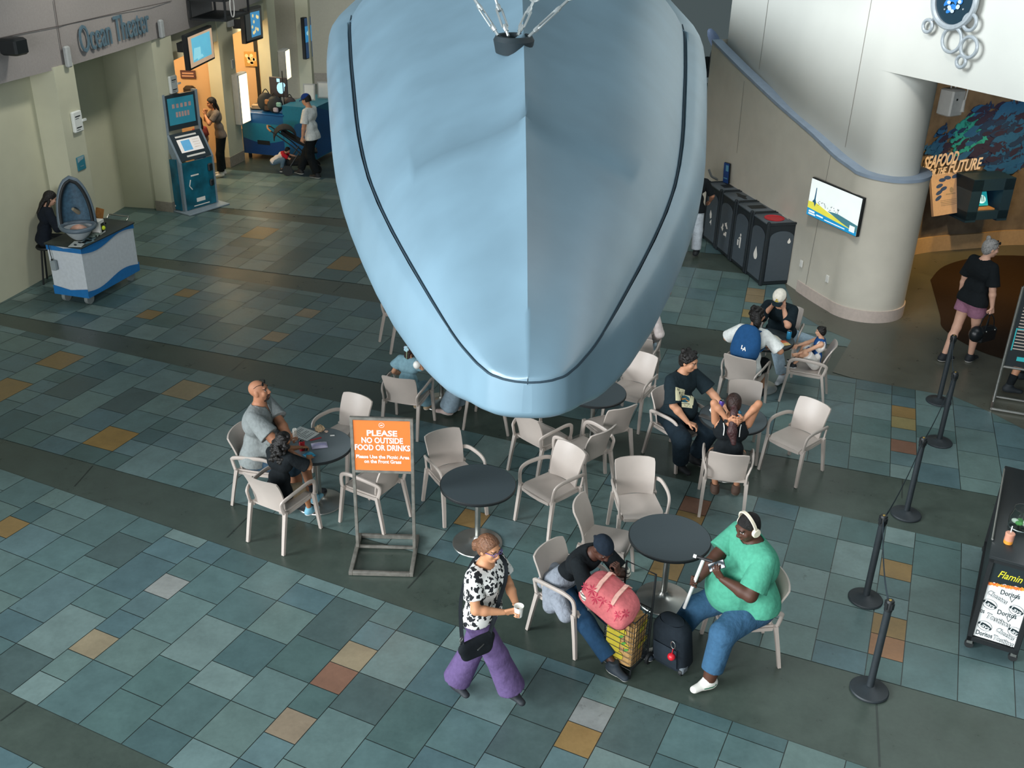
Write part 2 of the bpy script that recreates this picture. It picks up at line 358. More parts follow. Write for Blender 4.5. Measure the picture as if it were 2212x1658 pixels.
# left side. Front line of the pillars and of the fascia, in plan:
FAS = [(-9.6, 7.5), (-8.55, 12.0), (-7.7, 15.4), (-7.29, 17.17), (-7.07, 18.6), (-6.9, 20.0), (-6.76, 20.65), (-6.5, 23.4), (-6.4, 26.6), (-6.4, 29.4)]
ZF = 3.35
mb = MB(); wallstrip(mb, [(p[0]-.02, p[1]) for p in FAS][::-1], ZF, 5.9, .35); 
o = struct('wall_left_fascia', mb, M_FASCIA)
mb = MB()                                      # soffit behind the fascia
for a, b in zip(FAS[:-1], FAS[1:]): mb.add([(a[0]-.1, a[1], ZF+.02), (b[0]-.1, b[1], ZF+.02), (b[0]-5, b[1], ZF+.02), (a[0]-5, a[1], ZF+.02), (a[0]-.1, a[1], ZF+.2), (b[0]-.1, b[1], ZF+.2), (b[0]-5, b[1], ZF+.2), (a[0]-5, a[1], ZF+.2)], [(0, 3, 2, 1), (4, 5, 6, 7), (0, 1, 5, 4), (2, 3, 7, 6), (1, 2, 6, 5), (3, 0, 4, 7)])
struct('ceiling_soffit', mb, M_CREAM, False)
mb = MB(); wallstrip(mb, [(-7.90, 17.6), (-8.14, 16.56), (-8.37, 15.42), (-9.0, 12.8), (-10.2, 8.0)], 0, ZF+.05, -.25); struct('wall_left', mb, M_CREAM)
mb = MB(); wallstrip(mb, [(-7.88, 17.5), (-8.125, 16.56), (-8.355, 15.42), (-8.985, 12.8), (-10.18, 8.0)], 0, .15, -.03); struct('baseboard_left', mb, M_RING)
mb = MB(); wallstrip(mb, [(-8.21, 20.53), (-8.44, 18.9), (-8.62, 17.3)], 0, ZF+.05, -.2); struct('wall_left_nook', mb, M_CREAM)
mb = MB(); wallstrip(mb, [(-6.9, 20.4), (-8.4, 20.56)], 0, ZF+.05, -.25); struct('wall_nook_back', mb, M_CREAM)
mb = MB(); wallstrip(mb, [(-6.9, 20.385), (-8.21, 20.515)], 0, .2, -.02); struct('baseboard_nook', mb, M_BASE)
def pillar(name, a, b, back, base=None, z1=ZF+.04, m=M_CREAM):
    mb = MB(); a, b, back = Vector(a), Vector(b), Vector(back)
    mb.prism([a, b, b+back, a+back][::1], 0, z1); struct(name, mb, m, False)
    if base:
        mb = MB(); c = (a+b+back/2+back/2+a-a)/2; q = [a, b, b+back, a+back]; ce = sum(q, Vector((0, 0)))/4
        mb.prism([ce+(p-ce)*1.06 for p in q], 0, base); struct('baseboard_'+name.split('_', 1)[1], mb, M_BASE, False)
pillar('wall_pillar_1', (-7.41, 16.63), (-7.30, 17.15), (-.62, .12))
pillar('wall_pillar_2', (-6.97, 20.0), (-6.79, 20.62), (-.35, .10), .2)
pillar('wall_pillar_3', (-6.70, 23.5), (-6.55, 24.18), (-.30, .06), .24)
pillar('wall_pillar_4', (-6.42, 27.1), (-6.38, 27.8), (-.3, 0), .2)
# booths behind the pillars: lintel, orange back walls, floor-to-ceiling dark door edge
mb = MB(); wallstrip(mb, [(-6.9, 20.6), (-6.72, 23.5)][::-1], 2.83, ZF+.04, .22); wallstrip(mb, [(-6.66, 24.1), (-6.5, 27.2)][::-1], 2.83, ZF+.04, .22); struct('wall_booth_lintel', mb, M_CREAM)
mb = MB()
for y0, y1, x in ((20.7, 23.9, -8.35), (24.1, 27.4, -8.15)):
    mb.box((x-.1, (y0+y1)/2, 1.7), (.2, y1-y0, 3.4)); mb.box((x+.7, y1+.05, 1.7), (1.5, .15, 3.4))
struct('wall_booth_back', mb, M_ORANGEWALL, False)
mb = MB()
for y0, x in ((20.75, -7.2), (24.1, -7.0)): mb.box((x-.55, y0-.03, 1.7), (1.0, .12, 3.4))
struct('wall_booth_side', mb, M_CREAM, False)
# far end walls
mb = MB(); wallstrip(mb, [(-6.9, 29.9), (-6.1, 29.95)], 0, 7, -.2); wallstrip(mb, [(-6.1, 29.95), (-6.1, 30.2)], 0, 7, -.2); wallstrip(mb, [(-9, 33.9), (4.2, 34.2)], 0, 8, -.2); struct('wall_far', mb, mat('far_wall', '#a7a291', rough=.85, var=.03))
mb = MB(); wallstrip(mb, [(-6.9, 29.86), (-6.08, 29.91)], 0, .35, -.03); wallstrip(mb, [(-6.9, 33.86), (4, 34.16)], 0, .35, -.03); struct('baseboard_far', mb, M_BASE)
# right side: low swooping wall, set-back upper wall, column and header
lowP = smooth_path([(3.66, 20.5, 0), (4.02, 19.3, 0), (4.42, 17.95, 0), (4.79, 16.82, 0), (5.0, 16.15, 0), (5.19, 15.66, 0)], 6)
CC = Vector((5.79, 15.86)); R0, R1 = .64, .46
arc = [CC+R0*Vector((math.cos(a), math.sin(a))) for a in [math.radians(205+(380-205)*i/22) for i in range(23)]]
lp = [p.to_2d() for p in lowP]+arc+[Vector((6.25, 16.7)), Vector((6.4, 18.0))]
L = [0]
for a, b in zip(lp[:-1], lp[1:]): L.append(L[-1]+(b-a).length)
def lowz(i):
    d = L[i]; k = [(0, 3.56), (1.2, 3.25), (2.6, 2.93), (3.85, 2.66), (4.6, 2.47), (5.15, 2.37), (5.8, 2.34), (30, 2.34)]
    for (a, za), (b, zb) in zip(k[:-1], k[1:]):
        if a <= d <= b: return za+(zb-za)*(d-a)/(b-a)
zs = [lowz(i) for i in range(len(lp))]; n = len(lp)
offn = []
for i, p in enumerate(lp):
    d = (lp[min(i+1, n-1)]-lp[max(i-1, 0)]).normalized(); offn.append(Vector((-d.y, d.x)))
mb = MB(); vs = []
for i, p in enumerate(lp): vs += [(*p, 0), (*p, zs[i])]
mb.add(vs, [(2*i, 2*i+2, 2*i+3, 2*i+1) for i in range(n-1)])
q = lp[0]; mb.add([(*q, 0), (*q, zs[0]), (q.x+.9, q.y+.35, zs[0]), (q.x+.9, q.y+.35, 0)], [(0, 1, 2, 3)])
struct('wall_right_low', mb, M_LOW)
mb = MB(); vs = []
for i, p in enumerate(lp):
    w = offn[i]*.19; a = p-offn[i]*.012
    vs += [(*a, zs[i]-.05), (*a, zs[i]), (*(p+w), zs[i]+.004), (*(p+w), zs[i]-.05)]
fs = [(0, 1, 2, 3)]
for i in range(n-1):
    for k in range(4): fs.append((4*i+k, 4*i+(k+1) % 4, 4*i+4+(k+1) % 4, 4*i+4+k))
mb.add(vs, fs); mbt = mb; struct('trim_cap', mb, M_CAP)
mb = MB(); wallstrip(mb, [p-offn[i]*.02 for i, p in enumerate(lp)][20:60], 0, .2, -.03); struct('baseboard_right', mb, M_RING)
UPL = [(3.95, 20.5), (4.36, 18.9), (4.66, 17.6), (4.98, 16.7), (5.37, 15.665)]
upP = [p.to_2d() for p in smooth_path([(*p, 0) for p in UPL], 5)]
uarc = [CC+R1*Vector((math.cos(a), math.sin(a))) for a in [math.radians(205+(385-205)*i/22) for i in range(23)]]+[Vector((6.1, 16.8)), Vector((6.3, 18.0))]
ZH = 3.85
mb = MB(); ua = upP[:-1]+uarc
mb.add([v for p in ua for v in ((*p, 2.0), (*p, ZH))], [(2*i, 2*i+2, 2*i+3, 2*i+1) for i in range(len(ua)-1)])
hd = upP+[Vector((5.98, 14.6)), Vector((6.53, 13.56)), Vector((7.6, 11.4)), Vector((8.3, 10.0))]
wallstrip(mb, hd, ZH, 7.6, -.5)
q = upP[0]; mb.add([(*q, 2), (*q, 7.6), (q.x+.9, q.y+.35, 7.6), (q.x+.9, q.y+.35, 2)], [(0, 1, 2, 3)])
struct('wall_right', mb, M_WHITEWALL, True, 30)
HA, HB = (5.45, 15.67), (6.53, 13.56)
spot('low_wall_fill', (2.9, 14.2, 7.6), (4.75, 17.3, 1.2), 520, (1, .97, .92), 75, .4, 1.0) if False else None
mb = MB()                                      # joints between wall panels
def joint(pa, pb, A, B):
    a, b = onplane(*pa, A, B), onplane(*pb, A, B); d = (Vector(B)-Vector(A)).normalized(); w = Vector((d.x, d.y, 0))*.006; nn = Vector((d.y, -d.x, 0))*.004
    if nn.x > 0: nn = -nn
    mb.add([a-w+nn, a+w+nn, b+w+nn, b-w+nn], [(0, 1, 2, 3)])
joint((1883, 0), (1826, 318), upP[-4], upP[-1]); joint((1660, 0), (1640, 150), upP[4], upP[9])
joint((1795, 335), (1740, 620), lp[18], lp[20]); joint((1608, 175), (1592, 330), lp[6], lp[11])
o = struct('trim_joints', mb, M_SEAM, False)
# alcove behind the column
M_ALC = mat('alcove_plaster', '#6e6456', rough=.85, var=.28, scale=4, bump=.1)
alc = [p.to_2d() for p in smooth_path([(6.35, 16.6, 0), (6.75, 17.7, 0), (7.6, 18.68, 0), (8.95, 19.16, 0), (10.06, 19.45, 0), (12.5, 19.4, 0)], 8)]
mb = MB(); wallstrip(mb, alc, 0, 4.4, -.2); struct('wall_alcove', mb, M_ALC)
mb = MB(); wallstrip(mb, [(p.x+.03, p.y-.05) for p in alc], 0, .3, -.06); struct('baseboard_alcove', mb, mat('alcove_base', '#b39a78', rough=.7))
mb = MB(); mb.add([(5.9, 16.5, 4.2), (8.3, 10.8, 4.2), (13.5, 10.8, 4.2), (13.5, 20, 4.2), (5.9, 20, 4.2), (5.9, 16.5, 4.35), (8.3, 10.8, 4.35), (13.5, 10.8, 4.35), (13.5, 20, 4.35), (5.9, 20, 4.35)], [(0, 1, 2, 3, 4), (9, 8, 7, 6, 5), (0, 5, 6, 1), (1, 6, 7, 2), (2, 7, 8, 3), (3, 8, 9, 4), (4, 9, 5, 0)])
struct('ceiling_alcove', mb, mat('alcove_ceiling', '#57504a', rough=.9), False)
# upper gallery far behind, seen past the whale
mb = MB(); mb.box((9.0, 37.5, 4.0), (3.4, .3, 8)); struct('wall_gallery', mb, mat('tan_panel', '#9b8a6a', rough=.8), False)
def spot(name, loc, tgt, power, color, size=60, rad=.15, blend=.6):
    d = bpy.data.lights.new(name, 'SPOT'); d.energy = power; d.color = color; d.spot_size = math.radians(size); d.spot_blend = blend; d.shadow_soft_size = rad
    o = bpy.data.objects.new(name, d); COL.objects.link(o); o.location = loc; o.rotation_euler = (Vector(tgt)-Vector(loc)).to_track_quat('-Z', 'Y').to_euler(); return o
def point(name, loc, power, color, rad=.2):
    d = bpy.data.lights.new(name, 'POINT'); d.energy = power; d.color = color; d.shadow_soft_size = rad
    o = bpy.data.objects.new(name, d); COL.objects.link(o); o.location = loc; return o
spot('alcove_spot', (7.9, 15.6, 4.1), (8.6, 19.2, 2.6), 210, (1, .78, .52), 80)
spot('low_wall_fill', (3.0, 12.6, 7.8), (4.75, 17.2, 1.0), 700, (1, .97, .92), 62, .5, 1.0)  # lamp added to lift the low right wall, not a fixture of the hall
spot('alcove_floor_spot', (7.7, 16.2, 4.1), (7.2, 17.4, 0), 330, (1, .58, .16), 75)
spot('alcove_floor_spot', (9.6, 17.0, 4.1), (9.4, 18.6, 0), 300, (1, .58, .16), 80)
for lx, ly, tx, ty, e in ((-4.3, 13.5, -8.4, 14.2, 60), (-4.2, 16.6, -7.6, 17.3, 520), (-4.0, 19.6, -7.2, 20.4, 420), (-3.9, 23.5, -6.7, 23.9, 300), (-3.6, 27.0, -6.2, 29.6, 300)):
    spot('left_wall_fill', (lx, ly, 7.2), (tx, ty, 2.2), e, (1.0, .96, .86), 70, .3, 1.0)  # made-up spots, added to brighten the left walls and pillars
area_light('booth_lamp', (-7.4, 22.3, 3.2), (-8.0, 22.4, 0), 1.0, 2.2, 95, (1, .76, .45))
area_light('booth_lamp', (-7.3, 25.7, 3.2), (-7.8, 25.8, 0), 1.0, 2.2, 125, (1, .78, .47))
# ---------------------------------------------------------------- the hanging whale
M_WHALE = mat('whale_skin', '#728f9f', rough=.40, var=.10, spec=.9, scale=1.6, bump=.02, bscale=3)
def build_whale():
    root = emp('whale_model', (0.06, 9.0, 4.6), 0, 'huge blue grey hanging whale model seen from above its snout', 'whale model')
    # half width of the jaw, of the lip line, heights; by distance along the axis (y)
    K = [(5.08, 0.0), (5.09, .07), (5.16, .153), (5.31, .305), (5.62, .51), (6.0, .715), (6.47, .908), (7.04, 1.102), (7.69, 1.302), (8.35, 1.488), (9.1, 1.661), (10.12, 1.843), (11.35, 2.051), (12.65, 2.263), (14.24, 2.45), (18.5, 2.45), (22, 2.1), (26, 1.3), (29, .5)]
    def lin(K, y):
        d = min(.55, max(0, (y-K[0][0]-.15)*.45))
        return lin0(K, y) if d < .02 else sum(lin0(K, y+d*(i-3)/3)*(4-abs(i-3)) for i in range(7))/16
    def lin0(K, y):
        if y <= K[0][0]: return K[0][1]
        for (a, va), (b, vb) in zip(K[:-1], K[1:]):
            if y <= b: return va+(vb-va)*(y-a)/(b-a)
        return K[-1][1]
    zj = lambda y: 3.70+.1*(y-4) if y < 13.3 else 4.63+.02*(y-13.3)
    ax = lambda y: .09-.018*(y-4.74)
    # the lip line, a smaller curve set back from the jaw rim
    Lh = [(4.985, 0.0), (4.99, .06), (5.01, .13), (5.06, .21), (5.18, .29), (5.40, .40), (5.62, .485), (5.84, .56), (6.4, .755), (7.05, .97), (7.8, 1.185), (8.4, 1.31), (9.1, 1.44), (10.25, 1.62), (11.2, 1.77), (12.8, 2.0), (13.3, 2.06)]
    def ridge(y): return zj(y)+.12+.84*(1-math.exp(-max(0, y-4.985)/2.1))+.03*max(0, y-5.5)
    ys = [4.9852]+[4.985+1.065*(i/24)**2 for i in range(1, 25)]+[6.05+(13.3-6.05)*i/34 for i in range(1, 35)]
    # upper jaw: from lip over the shoulder to the crease on top
    mb = MB(); nu = 41
    def up(u, v):
        i = v*(len(ys)-1); a = int(i); y = ys[min(a, len(ys)-1)]
        w = lin(Lh, y); s = (u-.5)*2; t = abs(s)
        sw = min(1, max(0, (y-4.985)/1.6)); zr = ridge(y)-zj(y)-.10
        prof = zr*(.56*(1-t**4.5)+.44*(1-t)**1.7)          # shoulder plus sharp crest
        crest = .05*sw*math.exp(-(t*w/.10)**1.2) if True else 0
        z = zj(y)+.10+prof+crest - .03*max(0, (t-.93)/.07)
        pit = math.exp(-(((y-11.1)/.14)**2+((s*w)/.10)**2)) if 0 else 0
        return (ax(y)+s*w, y, z-pit)
    mb.grid(up, nu, len(ys)); o = mb.build('upper_jaw', M_WHALE, root); o.location = -root.location; 
    # lower jaw and body: closed loops round the axis; below the lip the jaw flares out to its widest line, then rolls under
    mb = MB(); Y = [4.9865]+[4.9865+.9135*(i/22)**2 for i in range(1, 23)]+[5.9+(29-5.9)*i/46 for i in range(1, 47)]; nn = 72
    def body(u, v):
        y = Y[int(round(v*(len(Y)-1)))]; w = lin(K, y+.09); l = lin(Lh, y); w = max(w, l+.01)
        zl = zj(y)+.075; fr = min(1, (y-5.0)/.5); zw = zj(y)-.10-.14*fr; a = 2*math.pi*u
        x, s = math.cos(a), math.sin(a); tail = y > 13.3
        deep = min(.30*w+.28*max(0, w-.5), 1.7)
        if s < 0: z = zw-deep*abs(s)**.9; X = w*(abs(x)**.8)*math.copysign(1, x)
        elif not tail:
            q = min(1, a/math.pi*3) if a < math.pi/2 else min(1, (math.pi-a)/math.pi*3)
            if q < 1:
                k = q; r = w+(l-w)*(1-(1-k)**1.0)**1.5 if False else w-(w-l)*k**1.25
                z = zw+(zl-zw)*(k*1.0+.30*math.sin(k*math.pi)) + .018*math.exp(-((k-.9)/.08)**2)
                X = math.copysign(max(r, 0), x)
            else: X = (l-.03 if l > .05 else l)*x/.5; z = zl-.09*min(1, max(0, (y-5.0)/.4))
        else:
            X = w*abs(x)**.85*math.copysign(1, x); z = zw+1.0*w*.25*s
        return (ax(min(y, 14))+X, y, z)
    mb.grid(body, nn, len(Y), closeu=True); mb.add([body(i/nn, 1.0) for i in range(nn)], [tuple(range(nn))]); mb.add([body(i/nn, 0.0) for i in range(nn)], [tuple(range(nn))])
    o = mb.build('lower_jaw', M_WHALE, root, angle=60); o.location = -root.location
    # groove along the mouth
    mb = MB(); gp = [(ax(y)-lin(Lh, y)*1.0, y, zj(y)+.088) for y in ys[::-1]]+[(ax(y)+lin(Lh, y)*1.0, y, zj(y)+.088) for y in ys[1:]]
    mb.tube(gp, .007, 6); o = mb.build('mouth_line', mat('whale_groove', '#243a47', rough=.8), root); o.location = -root.location
    # throat creases on the flanks
    # socket on the crest where the cables enter
    c = fl(1113, 88, 0); d = ray(1110, 86)
    yy = 11.0
    for _ in range(260):
        t = yy/d.y; z = CAM_H+d.z*t; zc = up(.5, 0)[2] if False else (zj(yy)+.10+(ridge(yy)-zj(yy)-.10)+.055)
        if z > zc: yy += .04
        else: yy -= .02
    S = Vector((d.x*yy/d.y, yy, zc))
    mb = MB(); mb.lathe(S+Vector((0, .05, -.06)), [(.15, -.05), (.17, .05), (.15, .085), (.115, .085), (.10, -.03)], 20, M=Matrix.Diagonal((1.0, 1.25, 1.0)))
    o = mb.build('cable_socket', mat('socket_dark', '#17262c', rough=.7), root); o.location = -root.location
    return root, S
WHALE, SOCK = build_whale()
M_GALV = mat('galvanised_cable', '#b9c0c0', rough=.4, metal=.7)
def cable(p0, px, py, up, label):             # hook, turnbuckle and rope up to the roof
    d = ray(px, py); k = (SOCK.y+up)/d.y; p1 = Vector((d.x*k, d.y*k, CAM_H+d.z*k))
    v = (p1-p0); n = v.normalized(); Lh = v.length
    root = emp('suspension_cable', p0, 0, label, 'cable', 'cables holding up the whale')
    q = n.to_track_quat('Z', 'Y').to_matrix(); sd = q @ Vector((1, 0, 0))
    P = lambda t: n*t
    m = MB(); m.tube([P(0), P(Lh*.22)], .012, 6); m.tube([P(Lh*.78), P(Lh*1.08)], .012, 6); m.build('rod', M_GALV, root)
    m = MB()
    for s in (-1, 1): m.tube([P(Lh*.22)+sd*.006*s, P(Lh*.26)+sd*.024*s, P(Lh*.74)+sd*.024*s, P(Lh*.78)+sd*.006*s], .009, 6)
    m.lathe(P(Lh*.22), [(.018, -.03), (.022, 0), (.018, .03)], 8, M=q); m.lathe(P(Lh*.78), [(.018, -.03), (.022, 0), (.018, .03)], 8, M=q); m.build('turnbuckle', M_GALV, root)
    m = MB(); c = P(Lh*1.08+.05); m.tube([c+q @ Vector((.05*math.cos(a), 0, .05*math.sin(a))) for a in [i*math.pi/7 for i in range(14)]], .012, 6, closed=True); m.build('eye_hook', M_GALV, root)
    top = p1+n*4.0
    m = MB(); m.tube([P(Lh*1.08+.1), n*(Lh+5)], .008, 6); m.build('rope', M_GALV, root)
    return root
cable(SOCK+Vector((-.13, .0, .03)), 1026, 0, .12, 'far left turnbuckle cable rising from the socket on the whale crest')
cable(SOCK+Vector((-.045, -.03, .03)), 1071, 0, .2, 'inner left turnbuckle cable, almost upright, on the whale crest')
cable(SOCK+Vector((.03, .03, .03)), 1150, 8, .2, 'inner right turnbuckle cable with hook on the whale crest')
cable(SOCK+Vector((.12, -.03, .03)), 1222, 5, .12, 'far right turnbuckle cable slanting away from the whale crest')
# ---------------------------------------------------------------- figures: smooth bodies grown from tapered limbs
def nets(fn, lo, hi, h):
    """surface nets: polygons of the zero level of fn inside the box lo..hi"""
    lo = np.array(lo, float); n = np.maximum(4, np.ceil((np.array(hi, float)-lo)/h).astype(int)+1)
    ax = [lo[i]+h*np.arange(n[i]) for i in range(3)]
    G = np.stack(np.meshgrid(*ax, indexing='ij'), -1).reshape(-1, 3)
    V = fn(G).reshape(n); S = V < 0
    c = np.zeros(np.array(n)-1, int)
    for dx in (0, 1):
        for dy in (0, 1):
            for dz in (0, 1): c += S[dx:n[0]-1+dx, dy:n[1]-1+dy, dz:n[2]-1+dz]
    act = (c > 0) & (c < 8); I = np.argwhere(act); idx = -np.ones(act.shape, int); idx[act] = np.arange(len(I))
    acc = np.zeros((len(I), 3)); cnt = np.zeros(len(I))
    cor = [(dx, dy, dz) for dx in (0, 1) for dy in (0, 1) for dz in (0, 1)]
    cv = {k: V[I[:, 0]+k[0], I[:, 1]+k[1], I[:, 2]+k[2]] for k in cor}
    for a in cor:
        for d in range(3):
            if a[d] == 0:
                b = tuple(a[i]+(1 if i == d else 0) for i in range(3)); va, vb = cv[a], cv[b]; m = (va < 0) != (vb < 0)
                t = np.where(m, va/np.where(m, va-vb, 1), 0)
                p = np.array(a, float)[None]+np.zeros((len(I), 3)); p[:, d] += t
                acc[m] += p[m]; cnt[m] += 1
    P = lo+h*(I+acc/np.maximum(cnt, 1)[:, None]); F = []
    for d in range(3):
        u, w = (d+1) % 3, (d+2) % 3
        sl = [slice(None)]*3; s2 = [slice(None)]*3; sl[d] = slice(0, n[d]-1); s2[d] = slice(1, n[d])
        A, B = S[tuple(sl)], S[tuple(s2)]; E = np.argwhere(A != B)
        E = E[(E[:, u] > 0) & (E[:, w] > 0) & (E[:, u] < n[u]-1) & (E[:, w] < n[w]-1)]
        if not len(E): continue
        def g(du, dw):
            q = E.copy(); q[:, u] -= du; q[:, w] -= dw; return idx[q[:, 0], q[:, 1], q[:, 2]]
        q = np.stack([g(1, 1), g(0, 1), g(0, 0), g(1, 0)], 1); fl_ = A[E[:, 0], E[:, 1], E[:, 2]]
        q[~fl_] = q[~fl_][:, ::-1]; F.append(q[(q >= 0).all(1)])
    return P, (np.concatenate(F) if F else np.zeros((0, 4), int))
def sd_cone(p, a, b, ra, rb, sq=None):
    a = np.array(a, float); b = np.array(b, float); d = b-a; L2 = max(d @ d, 1e-9); q = p-a
    t = np.clip((q @ d)/L2, 0, 1); w = q-t[:, None]*d
    if sq is not None:                           # squash: (axis, factor) narrows the section along that axis
        ax_, f = np.array(sq[0], float), sq[1]; ax_ = ax_/np.linalg.norm(ax_); k = w @ ax_; w = w+np.outer(k*(1/f-1), ax_)
    return np.sqrt((w*w).sum(1))-(ra+t*(rb-ra))
def sd_ell(p, c, r, R=None):
    q = p-np.array(c, float)
    if R is not None: q = q @ np.array(R)
    r = np.array(r, float); k0 = np.sqrt(((q/r)**2).sum(1)); k1 = np.sqrt(((q/(r*r))**2).sum(1)); return k0*(k0-1)/np.maximum(k1, 1e-6)
def ev(p, pr):
    return sd_cone(p, *pr[1:]) if pr[0] == 'c' else sd_ell(p, *pr[1:])
def smin(a, b, k):
    h = np.maximum(k-np.abs(a-b), 0)/k; return np.minimum(a, b)-h*h*k/4
def blob(prims, k=.03, cuts=(), sub=(), grow=0.0):
    def f(p):
        d = None
        for pr in prims:
            kk = k
            e = ev(p, pr); d = e if d is None else smin(d, e, kk)
        d = d-grow
        for o, n in cuts: d = np.maximum(d, (p-np.array(o, float)) @ np.array(n, float))
        for pr in sub: d = np.maximum(d, -ev(p, pr))
        return d
    return f
def bounds(prims, pad):
    lo = np.full(3, 1e9); hi = -lo
    for pr in prims:
        if pr[0] == 'c':
            for c, r in ((pr[1], pr[3]), (pr[2], pr[4])):
                c = np.array(c, float); lo = np.minimum(lo, c-r); hi = np.maximum(hi, c+r)
        else:
            c = np.array(pr[1], float); r = max(pr[2]); lo = np.minimum(lo, c-r); hi = np.maximum(hi, c+r)
    return lo-pad, hi+pad
def skinmesh(name, parts, mats, parent=None, colfn=None):
    """parts: list of (prims, k, h, cuts, sub, grow); all land in one mesh"""
    Vs, Fs, o = [], [], 0
    for pr, k, h, cuts, sub, grow in parts:
        lo, hi = bounds(pr, h*3+k*.5+abs(grow)); P, F = nets(blob(pr, k, cuts, sub, grow), lo, hi, h)
        Vs.append(P); Fs.append(F+o); o += len(P)
    P = np.concatenate(Vs); F = np.concatenate(Fs)
    me = bpy.data.meshes.new(name); me.vertices.add(len(P)); me.vertices.foreach_set('co', P.ravel().astype(np.float32))
    me.loops.add(F.size); me.loops.foreach_set('vertex_index', F.ravel().astype(np.int32)); me.polygons.add(len(F))
    me.polygons.foreach_set('loop_start', np.arange(0, F.size, 4, dtype=np.int32)); me.polygons.foreach_set('loop_total', np.full(len(F), 4, np.int32))
    me.update(calc_edges=True); me.polygons.foreach_set('use_smooth', np.ones(len(F), bool))
    for m in (mats if isinstance(mats, (list, tuple)) else [mats]): me.materials.append(m)
    if colfn is not None:
        c = np.ones((len(P), 4), np.float32); c[:, :3] = colfn(P); a = me.color_attributes.new('Col', 'FLOAT_COLOR', 'POINT'); a.data.foreach_set('color', c.ravel())
    ob = bpy.data.objects.new(name, me); COL.objects.link(ob)
    if parent is not None: ob.parent = parent
    return ob
def V3(*a): return np.array(a, float)
def unit(v): v = np.array(v, float); return v/max(np.linalg.norm(v), 1e-9)
def ik(a, t, l1, l2, pole):
    a, t = np.array(a, float), np.array(t, float); d = t-a; L = np.linalg.norm(d)
    if L > (l1+l2)*.998: t = a+d/L*(l1+l2)*.998; d = t-a; L = np.linalg.norm(d)
    x = (l1*l1-l2*l2+L*L)/(2*L); hgt = math.sqrt(max(l1*l1-x*x, 0)); u = d/L
    p = np.array(pole, float); p = unit(p-(p @ u)*u); return a+u*x+p*hgt, t
def rot(axis, deg): return np.array(Matrix.Rotation(math.radians(deg), 3, axis))
M_SKIN = mat('skin', '#c08a6a', rough=.55, var=.04, scale=40, attr=True, spec=.35)
M_SHOE = mat('shoe_fabric', '#222222', rough=.7, attr=True)
M_GARM = mat('printed_cloth', '#777777', rough=.9, attr=True, var=.07, scale=30, bump=.55, bscale=10, spec=.2)
def hair_mat(name, color, bs=60): return mat(name, color, rough=.5, var=.35, scale=70, bump=.45, bscale=bs, spec=.4)
def hand_prims(w, d, pn, curl=.5, side=1, s=1.0, spread=.12, point=False):
    """a hand with palm, four unequal bent fingers and a thumb off the side. d: towards the fingers, pn: out of the palm"""
    d = unit(d); pn = unit(np.array(pn, float)-(np.array(pn, float) @ d)*d); x = np.cross(d, pn)*side   # x towards the thumb
    w = np.array(w, float); pr = []
    kn = w+d*.088*s
    for j, o in enumerate((.030, .010, -.010, -.029)): pr.append(('c', w+d*.012*s+x*o*.62*s, kn+x*o*s, .0145*s, .0125*s))
    pr.append(('c', w+d*.01*s, w+d*.035*s+x*.022*s, .017*s, .016*s))
    Ls = (.070, .080, .074, .058)
    for j, o in enumerate((.030, .010, -.010, -.029)):
        p = kn+x*o*s; a = 0; sp = (1.5-j)*spread; L = Ls[j]*s; r = (.0088, .0090, .0086, .0078)[j]*s
        c = curl if not (point and j == 0) else .1
        for q, fr in enumerate((.46, .31, .25)):
            a += c*(1.05, 1.25, .8)[q]*(1+.08*j)
            dd = unit(d*math.cos(a)+pn*math.sin(a)+x*sp*.5); e = p+dd*L*fr; pr.append(('c', p, e, r, r*.90)); p = e; r *= .93
    t0 = w+d*.030*s+x*.030*s; t1 = t0+unit(d*.75+x*.75+pn*(.25+.5*curl))*.036*s; t2 = t1+unit(d*.95+x*(.35-.5*curl)+pn*(.2+.7*curl))*.030*s
    pr += [('c', w+d*.02*s+x*.012*s, t0, .017*s, .0145*s), ('c', t0, t1, .0135*s, .0108*s), ('c', t1, t2, .0108*s, .0085*s)]
    return pr
